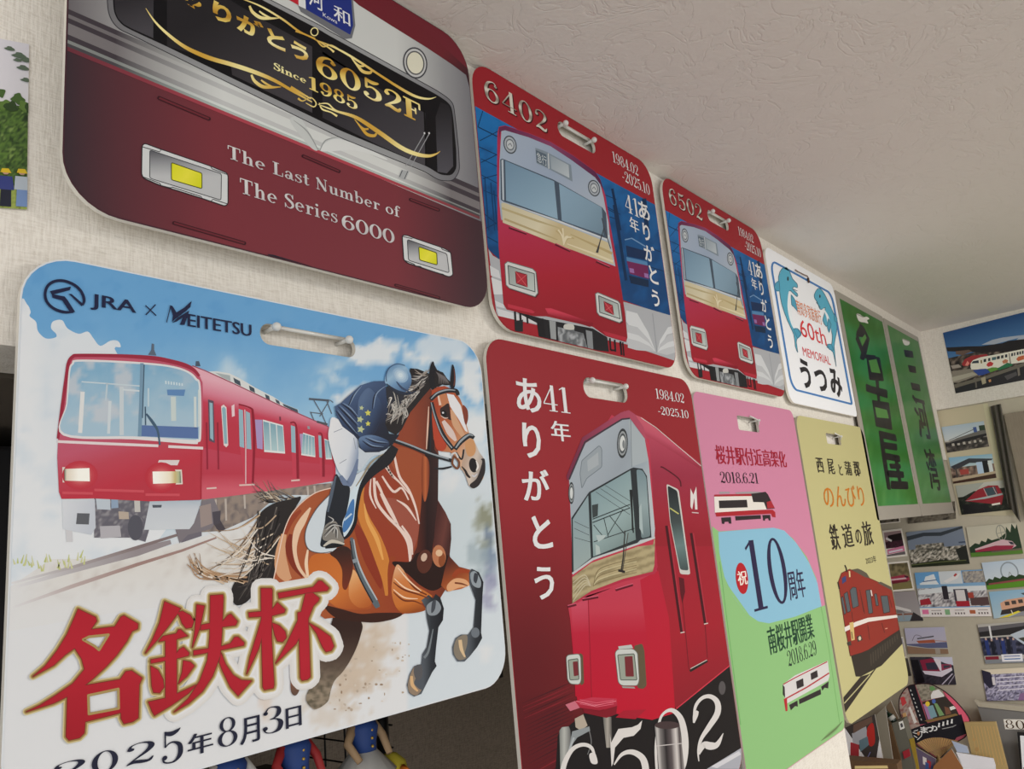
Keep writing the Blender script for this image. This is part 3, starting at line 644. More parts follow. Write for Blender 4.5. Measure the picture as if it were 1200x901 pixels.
    H.line(h((760, 290), (700, 350), (670, 430)), [3, 7, 3], (150, 66, 42), 13.7)
    # shoulder
    H.poly(g((400, 190), (470, 160), (540, 150), (640, 200), (560, 430), (640, 520), (690, 600), (690, 700), (600, 690), (560, 640), (470, 480), (400, 380)), (150, 62, 40), 13.5, curved=True)
    H.poly(g((370, 490), (400, 480), (470, 600), (530, 740), (530, 850), (480, 780), (420, 660)), (140, 54, 34), 13.6, curved=True)
    H.line(g((425, 230), (405, 330), (430, 440), (490, 560), (535, 680), (560, 790), (560, 890)), [4, 9, 13, 16, 16, 11, 3], (204, 128, 58), 14)
    H.line(g((430, 350), (450, 450), (505, 560), (540, 680)), [1, 4, 5, 2], (228, 166, 90), 14.3)
    H.line(g((600, 660), (585, 740), (575, 880)), [6, 7, 2], (150, 66, 36), 14.2)
    H.poly(g((560, 60), (640, 20), (760, 60), (790, 120), (770, 300), (750, 420), (690, 300), (640, 200), (600, 140)), (158, 78, 46), 13.6, curved=True)
    H.poly(g((540, 330), (640, 330), (720, 400), (750, 470), (740, 560), (710, 620), (680, 520), (620, 470)), (156, 82, 66), 13.8, curved=True)
    ST = (232, 208, 198)
    for pts, wd_ in ((((488, 200), (500, 330), (560, 420), (640, 500), (690, 580), (700, 690)), [3, 3.5, 3.5, 4, 5, 3]), (((605, 60), (635, 190), (690, 270), (730, 370), (752, 470)), [2.5, 3, 3, 2.5, 1.5]), (((535, 190), (600, 280), (650, 260), (690, 330)), [2, 3, 2.5, 1.5]), (((540, 110), (590, 180), (640, 230), (700, 300)), [3, 3, 2, 1]), (((530, 290), (580, 390), (630, 480)), [4, 5, 2]), (((500, 220), (530, 280), (545, 330)), [3, 3, 1]), (((620, 330), (680, 370), (735, 450)), [1, 3, 1]), (((580, 80), (565, 130), (600, 200)), [4, 3, 1.5]), (((650, 480), (700, 560), (712, 650)), [2, 3, 2]), (((470, 200), (465, 300), (500, 380)), [1, 2.5, 1])):
        H.line(g(*pts), wd_, ST, 14.5)
    # dark front of neck and chest
    H.poly(e((740, 480), (770, 480), (770, 700), (800, 740)) + g((865, 100), (862, 330), (850, 470), (830, 620), (835, 730), (800, 760), (720, 720), (700, 690), (740, 600), (755, 470), (768, 300), (775, 150)), G(g((740, 300))[0], g((870, 300))[0], (0, (84, 38, 30)), (.45, (38, 20, 22)), (1, (58, 34, 34))), 15)
    H.poly(g((775, 70), (810, 110), (808, 250), (785, 340), (768, 260), (768, 130)), G(g((765, 200))[0], g((812, 200))[0], (0, (120, 52, 30)), (.5, (186, 100, 58)), (1, (110, 46, 30))), 15.4, curved=True)
    H.poly(g((862, 335), (905, 400), (937, 470), (940, 560), (925, 660), (870, 620), (835, 610), (845, 470)), G(g((850, 480))[0], g((940, 500))[0], (0, (74, 38, 36)), (.6, (104, 58, 52)), (1, (72, 40, 38))), 15.3)
    H.poly(g((600, 690), (700, 690), (740, 640), (830, 640), (930, 650), (910, 800), (840, 860), (760, 830), (680, 760), (610, 720)), (42, 24, 22), 15.1, curved=True)
    H.ell(g((783, 690))[0], 9, 14, (88, 46, 36), 15.8, .15); H.ell(g((868, 658))[0], 8, 13, (186, 120, 84), 15.8, -.1); H.ell(g((780, 665))[0], 3.5, 5, (206, 176, 156), 16, .3); H.ell(g((885, 680))[0], 4, 8, (140, 76, 44), 16, .1); H.ell(g((868, 640))[0], 4, 4, (222, 186, 150), 16.1)
    # near foreleg
    H.poly(k((300, 108), (335, 125), (385, 200), (470, 255), (500, 280), (470, 310), (440, 320), (462, 355), (380, 373), (325, 366), (288, 315), (274, 225)), G(k((300, 120))[0], k((380, 370))[0], (0, (222, 170, 130)), (.3, (204, 126, 72)), (.8, (196, 112, 50)), (1, (150, 76, 34))), 16, curved=True)
    for pts in (((285, 200), (340, 240), (430, 270), (480, 290)), ((285, 255), (340, 300), (400, 305), (440, 322)), ((340, 150), (400, 230), (470, 270))): H.line(k(*pts), [1, 2, 1.6, 1][:len(pts)], (112, 52, 30), 16.4)
    for pts in (((290, 180), (350, 232), (430, 258)), ((285, 240), (345, 285), (420, 292)), ((310, 120), (370, 190), (440, 250))): H.line(k(*pts), [1, 1.8, .8], (240, 206, 176), 16.6)
    HF = (62, 66, 74)
    H.poly(k((440, 300), (480, 270), (505, 290), (520, 265), (545, 285), (565, 345), (560, 410), (535, 450), (522, 560), (515, 640), (525, 665), (500, 700), (470, 760), (440, 820), (400, 835), (370, 815), (360, 770), (375, 710), (400, 665), (440, 655), (445, 600), (470, 560), (485, 470), (470, 400), (465, 345)), G(k((450, 500))[0], k((560, 500))[0], (0, (84, 90, 98)), (.4, (50, 54, 60)), (1, (32, 32, 38))), 16.2)
    H.poly(k((470, 330), (520, 300), (550, 340), (525, 380), (480, 380)), (138, 146, 154), 16.6, curved=True); H.poly(k((500, 310), (520, 300), (515, 350), (495, 370)), (70, 74, 82), 16.8, curved=True); H.line(k((505, 460), (480, 580), (455, 620)), [1, 2.5, 3], (120, 128, 134), 16.7)
    H.poly(k((365, 770), (378, 715), (402, 668), (435, 665), (415, 720), (400, 760), (425, 790), (440, 800), (410, 828), (375, 812)), (146, 128, 110), 16.7, curved=True); H.line(k((385, 720), (390, 770), (420, 805)), [3, 4, 2], (214, 176, 130), 17)
    H.poly(k((402, 668), (440, 660), (445, 720), (420, 745), (400, 715)), (90, 90, 94), 16.9, curved=True)
    # far foreleg
    H.poly(g((925, 655), (985, 720), (1050, 738), (1045, 830), (1000, 850), (915, 865), (880, 830), (900, 740)), G(g((920, 700))[0], g((1000, 860))[0], (0, (92, 44, 34)), (.5, (150, 74, 40)), (1, (190, 110, 60))), 15.7)
    H.poly(g((915, 830), (960, 790), (1020, 795), (1045, 830), (980, 845), (925, 865)), (222, 166, 122), 16, curved=True); H.line(g((960, 815), (1000, 820), (1035, 832)), [2, 2, 1], (120, 62, 38), 16.3); H.line(g((950, 780), (985, 745), (1045, 750)), [4, 6, 3], (156, 66, 36), 16)
    H.poly(k((705, 145), (720, 125), (760, 145), (785, 200), (780, 270), (775, 400), (772, 480), (778, 510), (750, 560), (710, 610), (680, 640), (640, 640), (615, 600), (612, 560), (630, 510), (660, 490), (700, 490), (730, 450), (742, 300), (722, 245), (705, 200)), G(k((700, 300))[0], k((785, 300))[0], (0, (86, 92, 100)), (.5, (48, 52, 58)), (1, (34, 36, 42))), 16.2)
    H.poly(k((712, 155), (740, 140), (770, 190), (765, 230), (725, 215)), (146, 156, 164), 16.6, curved=True); H.poly(k((735, 150), (755, 160), (745, 205), (730, 190)), (60, 64, 72), 16.8, curved=True)
    H.poly(k((620, 560), (640, 510), (690, 492), (695, 540), (680, 600), (690, 620), (650, 632), (625, 605)), (134, 124, 110), 16.7, curved=True); H.line(k((655, 520), (662, 570), (682, 615)), [4, 4, 2], (216, 188, 150), 17); H.ell(k((740, 480))[0], 5, 6, (110, 118, 126), 16.8)
    # girth strap, drip
    H.poly(h((930, 540), (1010, 500), (1060, 540), (1062, 640), (1040, 720), (1022, 755), (1002, 735), (1000, 640), (970, 580)), G(h((1000, 520))[0], h((1020, 750))[0], (0, (56, 34, 30)), (.5, (92, 44, 32)), (1, (120, 52, 34))), 15.5, curved=True)
    H.line(h((1055, 450), (1075, 580), (1120, 690), (1195, 830), (1210, 860)), [3.5, 6, 7, 7, 5], (94, 104, 112), 15.8); H.line(h((1068, 460), (1090, 580), (1135, 690), (1205, 815)), [1.2, 1.8, 2, 1.5], (176, 186, 192), 16); H.line(h((1048, 470), (1068, 590), (1110, 700), (1180, 830)), [1, 1.5, 1.5, 1.5], (36, 36, 42), 16); H.poly(h((1060, 580), (1085, 570), (1092, 592), (1066, 600)), (140, 150, 158), 16.3)
    # mane
    H.poly(e((500, 600), (420, 560), (400, 520), (440, 440), (440, 330), (460, 250), (580, 220), (600, 130), (650, 135), (690, 150), (735, 170), (760, 90), (790, 145), (830, 160), (870, 220), (800, 260), (750, 262), (690, 330), (600, 440), (540, 560)), (34, 30, 32), 17)
    for i in range(60):
        t_ = random.random(); s0 = (740 - 120 * t_ + random.uniform(-20, 20), 150 + 180 * t_ + random.uniform(-30, 30)); e_ = (610 - 190 * t_ + random.uniform(-15, 40), 120 + 380 * t_ + random.uniform(-10, 30))
        md = ((s0[0] + e_[0]) / 2 + 10, (s0[1] + e_[1]) / 2 + 22)
        H.line(e(s0, md, e_), [.6, 1.8, .3], random.choice([(168, 164, 160), (206, 202, 196), (110, 106, 106), (60, 56, 58), (150, 140, 132)]), 17.6)
    # head
    head = e((750, 275), (790, 262), (840, 255), (905, 280), (950, 345), (968, 390), (1000, 420), (1005, 480), (992, 520), (1010, 580), (1050, 650), (1085, 720), (1122, 775), (1126, 850), (1112, 905)) + g((1100, 245), (1068, 262), (1042, 245), (1025, 185), (1000, 150)) + e((960, 850), (930, 760), (880, 720), (820, 715), (780, 690), (762, 620), (745, 400))
    H.poly(head, G(e((760, 480))[0], e((1040, 620))[0], (0, (166, 70, 42)), (.35, (176, 98, 62)), (.75, (196, 134, 96)), (1, (212, 172, 142))), 17.2)
    H.poly(e((755, 480), (800, 520), (850, 620), (850, 690), (815, 712), (780, 690), (762, 600)), (178, 66, 42), 17.6, curved=True)
    H.poly(e((855, 308), (905, 318), (955, 395), (975, 480), (1003, 580), (985, 570), (940, 490), (880, 400)), (226, 226, 230), 17.8)
    H.poly(e((968, 390), (1000, 420), (1006, 480), (990, 530), (972, 470)), (128, 60, 44), 17.9, curved=True)
    H.poly(e((800, 300), (850, 310), (878, 400), (860, 390), (815, 400)), (190, 122, 84), 17.7, curved=True); H.line(e((795, 320), (810, 390)), [2, 3], (228, 196, 176), 17.9)
    H.line(e((830, 500), (880, 580), (920, 640)), [4, 8, 3], (216, 196, 190), 17.8); H.line(e((890, 420), (920, 520), (980, 620)), [3, 8, 4], (206, 160, 126), 17.7)
    H.poly(e((808, 420), (835, 395), (870, 380), (882, 470), (885, 495), (850, 480), (822, 470)), (52, 34, 32), 18, curved=True); H.ell(e((835, 450))[0], 3.6, 4.2, (20, 18, 22), 18.3, n=14); H.ell(e((829, 443))[0], 1.2, 1.2, (222, 222, 226), 18.6, n=8); H.line(e((812, 462), (840, 480), (865, 478)), [.5, 1.2, .5], (214, 196, 186), 18.4)
    H.poly(e((985, 680), (1040, 640), (1085, 720), (1120, 775), (1124, 850), (1108, 905)) + g((1100, 245), (1066, 262), (1042, 240), (1022, 185)) + e((960, 830), (970, 760)), G(e((990, 760))[0], e((1120, 800))[0], (0, (186, 160, 142)), (.5, (206, 192, 180)), (1, (150, 140, 136))), 17.9, curved=True)
    H.poly(e((985, 650), (1040, 630), (1060, 700), (1040, 745), (1000, 740)), (202, 150, 104), 18.1, curved=True)
    H.ell(e((1042, 812))[0], 5, 8.5, (30, 26, 30), 18.4, -.15); H.line(e((1062, 780), (1075, 820), (1062, 850)), [1, 2.5, 1], (228, 222, 218), 18.6)
    H.poly(e((1095, 770), (1122, 770), (1126, 850), (1108, 905)) + g((1100, 245), (1068, 262), (1048, 240), (1090, 200), (1120, 110)), (46, 40, 42), 18.2, curved=True); H.line(e((960, 820), (985, 850), (1000, 880), (1020, 900)), [1, 2.5, 3, 2], (40, 32, 32), 18.5)
    H.line(e((1030, 880), (1050, 890), (1070, 870)), [1, 2, 1], (200, 200, 206), 18.7)
    # ears, forelock
    for q in (((735, 230), (733, 160), (745, 100), (762, 84), (772, 130), (778, 200), (775, 265), (750, 280)), ((880, 250), (885, 170), (895, 105), (910, 130), (918, 200), (912, 260), (895, 275))): H.poly(e(*q), (24, 24, 30), 18.5, curved=True)
    H.line(e((905, 130), (912, 200), (905, 255)), [.5, 1.5, 1], (110, 60, 50), 18.9)
    H.poly(e((775, 150), (820, 160), (860, 205), (890, 240), (850, 250), (800, 240), (775, 270)), (32, 28, 30), 18.6, curved=True)
    for i in range(8): H.line(e((780 + i * 8, 155 + i * 4), (800 + i * 9, 190 + i * 5), (800 + i * 10, 240)), [.5, 1, .3], (110, 104, 104), 18.9)
    # bridle, reins
    BK = (34, 36, 42); GY = (150, 160, 168)
    for pts, wd_ in ((((742, 350), (790, 310), (860, 288), (920, 290), (935, 320)), [5, 5, 5, 5, 4]), (((750, 370), (780, 480), (830, 600), (900, 700)), [4, 4, 5, 5]), (((912, 700), (950, 650), (1010, 605), (1048, 620)), [5, 6, 6, 4]), (((745, 400), (742, 560), (738, 720)), [2, 2, 2]), (((478, 638), (600, 680), (740, 735), (890, 780)), [4, 4.2, 4.4, 4]), (((770, 835), (830, 835), (890, 822)), [1.5, 2.5, 2]), (((920, 720), (960, 770), (975, 700)), [2, 2, 2])): H.line(e(*pts), wd_, BK, 19)
    for pts, wd_ in ((((745, 345), (790, 303), (860, 282), (915, 286)), [1, 1.8, 1.6, 1]), (((745, 370), (775, 480), (822, 600), (892, 690)), [1, 1.4, 1.4, 1.4]), (((918, 690), (955, 640), (1010, 598), (1040, 606)), [1.5, 2.4, 2, 1]), (((485, 630), (600, 671), (740, 728), (870, 768)), [1.6, 1.8, 1.8, 1.6]), (((728, 400), (720, 560), (712, 700)), [1, 2, 1])): H.line(e(*pts), wd_, GY if pts[0][0] != 728 else (222, 186, 166), 19.3)
    H.line(e((905, 745), (895, 800), (930, 835), (942, 790), (905, 745)), 2.4, (120, 72, 46), 19.2); H.line(e((885, 740), (915, 725), (935, 760)), 2, (206, 206, 206), 19.5)
    H.build('horse_picture', t, PM)

    # ---------------------------------------------------------------- jockey and saddle
    J = P.sub()
    J.poly(g((225, 300), (150, 380), (95, 480), (82, 560), (105, 620), (170, 640), (240, 632), (300, 560), (330, 400), (380, 280), (440, 210), (470, 160), (400, 170)), (206, 216, 224), 20, curved=True)
    J.line(g((225, 300), (150, 380), (95, 480), (82, 560), (105, 620), (170, 640), (240, 632)), 1, (96, 92, 96), 20.3)
    J.poly(g((330, 330), (360, 270), (400, 210), (410, 240), (385, 350), (378, 440), (350, 510), (310, 545), (300, 480)), (206, 222, 232), 20.4, curved=True); J.poly(g((345, 350), (370, 330), (365, 430), (340, 490), (308, 520), (305, 470)), (70, 120, 178), 20.7, curved=True); J.line(g((310, 450), (355, 410)), 2, (190, 210, 226), 20.9)
    J.line(g((610, 20), (560, 90), (470, 170), (410, 260), (385, 380), (375, 460), (340, 530), (305, 560)), [9, 14, 10, 5, 4, 4, 4, 2], (28, 28, 34), 21); J.line(g((540, 60), (470, 110), (420, 190), (380, 250)), [1, 2, 2, 1], (150, 140, 120), 21.4)
    J.poly(g((400, 20), (560, 10), (540, 60), (470, 80), (400, 160), (390, 100)), (196, 206, 216), 20.9, curved=True)
    J.poly(e((60, 475), (30, 540), (22, 620), (50, 740), (90, 850), (130, 900)) + g((290, 190), (330, 250), (380, 150), (395, 60), (390, 0)) + e((225, 640), (215, 580)), G(e((30, 650))[0], e((240, 700))[0], (0, (226, 228, 232)), (.7, (214, 220, 228)), (1, (140, 156, 182))), 21.2, curved=True)
    J.line(g((290, 190), (330, 240), (370, 170), (390, 90)), [4, 8, 6, 2], (110, 126, 156), 21.5)
    for pts in (((60, 580), (120, 555)), ((100, 800), (150, 770)), ((200, 620), (215, 700))): J.line(e(*pts), .8, (150, 158, 170), 21.6, False)
    J.poly(g((262, 180), (300, 240), (345, 262), (325, 400), (300, 470), (310, 580), (270, 600), (180, 605), (175, 560), (195, 480), (205, 400), (225, 320)), (34, 38, 46), 21.8, curved=True)
    J.line(g((262, 190), (235, 300), (215, 400)), [2, 4, 2], (84, 96, 112), 22); J.poly(g((185, 560), (200, 480), (260, 455), (290, 520), (310, 575), (250, 570)), (132, 128, 122), 22, curved=True); J.line(g((190, 600), (240, 572), (312, 588)), [2, 4, 2], (196, 190, 178), 22.3); J.line(g((200, 610), (260, 600), (310, 592)), [2, 4, 2], (26, 26, 30), 22.2)
    for pts in (((195, 500), (240, 470), (290, 480)), ((190, 540), (250, 480), (240, 520)), ((210, 420), (240, 440), (220, 460)), ((240, 470), (262, 500), (262, 550))): J.line(g(*pts), [.6, 1.6, .6], (56, 56, 60), 22.4); J.line(g(*[(x + 8, y + 6) for x, y in pts]), [.4, 1.2, .4], (196, 196, 194), 22.5)
    J.poly(e((68, 400), (110, 375), (135, 350), (250, 250), (340, 222), (425, 220), (430, 330), (440, 430), (420, 520), (450, 590), (520, 600), (470, 670), (380, 720), (280, 722), (240, 690), (235, 640), (200, 600), (120, 540), (75, 460)), G(e((200, 300))[0], e((430, 620))[0], (0, (70, 92, 128)), (.4, (48, 64, 96)), (.75, (34, 40, 60)), (1, (28, 32, 46))), 22.3)
    J.poly(e((230, 430), (240, 340), (300, 270), (360, 320), (400, 400), (380, 520), (330, 600), (230, 600)), G(e((240, 400))[0], e((390, 480))[0], (0, (84, 106, 140)), (.6, (56, 76, 110)), (1, (36, 46, 70))), 22.6, curved=True)
    J.poly(e((240, 620), (330, 600), (440, 640), (440, 690), (380, 715), (280, 715), (245, 680)), G(e((300, 610))[0], e((330, 720))[0], (0, (96, 122, 158)), (.5, (62, 82, 116)), (1, (34, 42, 62))), 22.8, curved=True)
    for pts in (((75, 430), (130, 500), (215, 600)), ((90, 400), (150, 460), (225, 540)), ((110, 380), (170, 420), (222, 480)), ((250, 260), (200, 320), (160, 400)), ((420, 260), (350, 320), (330, 420)), ((260, 640), (320, 680), (400, 690)), ((280, 620), (350, 650), (430, 660))): J.line(e(*pts), [.6, 2, .6], (28, 34, 52), 23); J.line(e(*[(x + 10, y - 8) for x, y in pts]), [.3, 1.4, .3], (126, 148, 178), 23.1)
    for c, r in (((300, 445), 24), ((245, 490), 26), ((300, 520), 20), ((250, 560), 28), ((255, 410), 18)):
        J.poly([e((c[0] + r * (1 if j % 2 == 0 else .5) * math.cos(j * .628 + c[0]), c[1] + r * (1 if j % 2 == 0 else .5) * math.sin(j * .628 + c[0])))[0] for j in range(10)], (206, 204, 96) if c[0] > 290 else (186, 196, 150), 23.3)
    J.poly(e((425, 240), (424, 180), (450, 130), (500, 102), (550, 108), (590, 150), (606, 200), (600, 250), (560, 300), (500, 285)), G(e((440, 120))[0], e((560, 300))[0], (0, (90, 130, 172)), (.35, (150, 184, 210)), (.6, (112, 150, 188)), (1, (70, 96, 132))), 23, curved=True)
    for q in range(4): J.ell(e((528, 180))[0], 10 - q * 2.4, 8 - q * 1.8, mix((128, 164, 198), (206, 222, 232), (q + 1) / 4), 23.15 + q * .1, .7)
    J.line(e((430, 240), (500, 290), (580, 310), (640, 290)), [1, 3, 3, 1], (40, 48, 66), 23.4); J.line(e((500, 225), (540, 270), (600, 300)), [1, 2.5, 1], (56, 72, 100), 23.5); J.line(e((430, 225), (430, 170), (455, 125), (505, 100), (560, 112)), 1, (60, 84, 116), 23.6)
    J.poly(e((430, 260), (500, 290), (560, 300), (520, 400), (470, 420), (440, 380)), (42, 44, 54), 22.9, curved=True)
    for i in range(22): 
        x = 430 + random.random() * 150; J.line(e((x, 290 + random.random() * 160), (x + 20, 340 + random.random() * 130), (x - 10, 380 + random.random() * 150)), [.4, 1.5, .3], random.choice([(176, 172, 166), (120, 116, 114), (214, 210, 204)]), 23.6)
    J.build('jockey_picture', t, PM)

    # ---------------------------------------------------------------- lettering and marks
    X = P.sub(); X.lay = -9.0; l = crop(40, 310, 4.2857); NV = (38, 42, 70)
    X.line(l((240, 206), (248, 180), (235, 140), (200, 105), (148, 84), (100, 86), (65, 110), (52, 150), (62, 190), (95, 222), (145, 240), (195, 240)), [2.5] + [3.4] * 10 + [2], NV, 24)
    X.poly(l((76, 135), (182, 112), (176, 130), (86, 154)), NV, 24.3); X.poly(l((86, 150), (150, 162), (165, 180), (203, 240), (178, 243), (138, 182), (88, 168)), NV, 24.3); X.poly(l((170, 148), (186, 150), (243, 200), (236, 212)), NV, 24.3)
    X.text('JRA', l((281, 227))[0], l((508, 186))[0], NV, 24, .004, .03)
    X.line(l((556, 207), (610, 258)), 1.3, NV, 24, False); X.line(l((607, 202), (558, 254)), 1.3, NV, 24.2, False)
    X.poly(l((678, 205), (692, 210), (712, 242), (752, 217), (788, 184), (781, 215), (758, 236), (728, 258), (703, 276), (689, 290), (694, 258)), NV, 24); X.poly(l((690, 294), (718, 268), (776, 232), (752, 305), (728, 303), (744, 266), (712, 288)), NV, 24.2); X.line(l((682, 210), (662, 292)), 1, NV, 24, False)
    X.text('EITETSU', l((769, 311))[0], l((1086, 303))[0], NV, 24, .0, .045)
    # the three big characters
    m1 = crop(20, 670, 4.505); m2 = crop(160, 680, 5)
    K1 = m1((318, 197), (410, 240), (416, 260), (384, 305), (512, 290), (545, 238), (560, 232), (634, 275), (632, 300), (602, 313), (575, 365), (520, 440), (465, 500), (400, 560), (352, 600), (540, 568), (570, 526), (600, 522), (655, 560), (640, 595), (635, 770), (605, 790), (560, 800), (545, 772), (545, 742), (355, 790), (350, 850), (325, 875), (270, 887), (255, 870), (262, 657), (190, 692), (45, 738), (115, 705), (200, 652), (290, 590), (352, 515), (338, 460), (300, 402), (250, 437), (190, 492), (80, 552), (145, 497), (210, 412), (260, 330), (300, 240))
    KH = [m1((345, 358), (375, 343), (478, 332), (428, 412), (405, 392)), m1((372, 652), (530, 618), (532, 720), (375, 750))]
    KS = [m2(*q) for q in (
        ((160, 125), (252, 165), (235, 195), (180, 270), (120, 345), (48, 425), (90, 345), (130, 250)), ((235, 190), (262, 180), (310, 205), (330, 240), (318, 275), (285, 280), (262, 250), (250, 215)),
        ((150, 328), (228, 312), (240, 290), (255, 290), (293, 325), (225, 345), (125, 357)), ((165, 330), (228, 325), (230, 670), (165, 700)), ((80, 465), (165, 450), (225, 435), (245, 405), (270, 392), (303, 425), (298, 440), (240, 455), (80, 485)),
        ((78, 502), (120, 525), (150, 580), (155, 625), (130, 658), (95, 655), (85, 620)), ((270, 470), (310, 478), (333, 500), (290, 560), (240, 605), (262, 540)), ((65, 712), (165, 690), (240, 660), (345, 612), (300, 660), (200, 730), (100, 790), (88, 770)),
        ((348, 143), (392, 150), (385, 185), (365, 280), (322, 392), (338, 290)), ((375, 262), (425, 252), (500, 240), (530, 205), (548, 198), (585, 240), (575, 262), (500, 272), (370, 290)),
        ((428, 90), (500, 85), (503, 100), (495, 300), (485, 440), (440, 560), (380, 650), (300, 720), (215, 770), (300, 690), (365, 590), (410, 470), (425, 330)), ((330, 412), (430, 398), (500, 385), (545, 370), (570, 333), (590, 332), (625, 365), (622, 380), (500, 405), (330, 438)),
        ((490, 425), (515, 490), (560, 555), (610, 585), (668, 588), (590, 675), (545, 625), (500, 530), (480, 480)),
        ((725, 48), (785, 48), (790, 60), (785, 330), (800, 610), (795, 630), (745, 640), (735, 625), (728, 330)), ((652, 190), (725, 183), (790, 170), (820, 130), (865, 172), (860, 188), (785, 208), (655, 215)), ((728, 225), (738, 300), (710, 400), (640, 548), (660, 450), (700, 320)),
        ((790, 250), (830, 265), (865, 300), (872, 335), (850, 360), (820, 355), (805, 320)), ((825, 75), (1030, 40), (1062, 3), (1080, 5), (1122, 45), (1110, 60), (1000, 72), (830, 105)), ((985, 78), (1025, 72), (1065, 105), (1060, 120), (1030, 150), (990, 250), (930, 370), (810, 485), (870, 380), (940, 235), (940, 190), (960, 185)),
        ((945, 225), (1000, 220), (1003, 300), (1012, 565), (995, 580), (965, 585), (955, 570)), ((1005, 250), (1060, 280), (1130, 330), (1150, 385), (1135, 410), (1105, 418), (1085, 390), (1050, 310)))]
    for q in range(3):                                # pale halo where the characters cross the horse
        for i, S_ in enumerate(KS[8:]): X.rim(S_, 24 - q * 5, mix((219, 217, 215), (228, 228, 229), q / 2), 23.0 + q * .7 + (i % 7) * .1)
    for i, S_ in enumerate([K1] + KS):
        o = (i % 7) * .1; X.rim(S_, 8.5, (206, 192, 146), 25.2 + o); X.rim(S_, 5.4, (160, 132, 80), 25.9 + o); X.rim(S_, 1.8, (122, 52, 44), 26.6 + o)
    for S_ in KH: X.rim(S_, 3, (170, 146, 94), 28.4)
    RG = G((200, 690), (200, 860), (0, (176, 36, 50)), (.5, (182, 40, 54)), (1, (164, 34, 46)))
    X.poly(K1, RG, 27.4, KH)
    for i, S_ in enumerate(KS): X.poly(S_, RG, 27.3 + (i % 7) * .1)
    # date
    D2 = (40, 42, 60); n = crop(40, 800, 3.75)
    for s_, bl, tr in (('2', (68, 440), (228, 325)), ('0', (245, 410), (370, 283)), ('2', (393, 372), (532, 245)), ('5', (552, 365), (655, 193)), ('8', (800, 292), (893, 140)), ('3', (998, 233), (1090, 93))): X.serif(s_, n(bl)[0], n(tr)[0], D2, 24)
    for s_, bl, tr in (('年', (675, 325), (780, 205)), ('月', (905, 275), (985, 140)), ('日', (1106, 203), (1168, 98))): X.text(s_, n(bl)[0], n(tr)[0], D2, 24, .0, .05)
    X.build('printed_lettering', t, PM)
race_board()

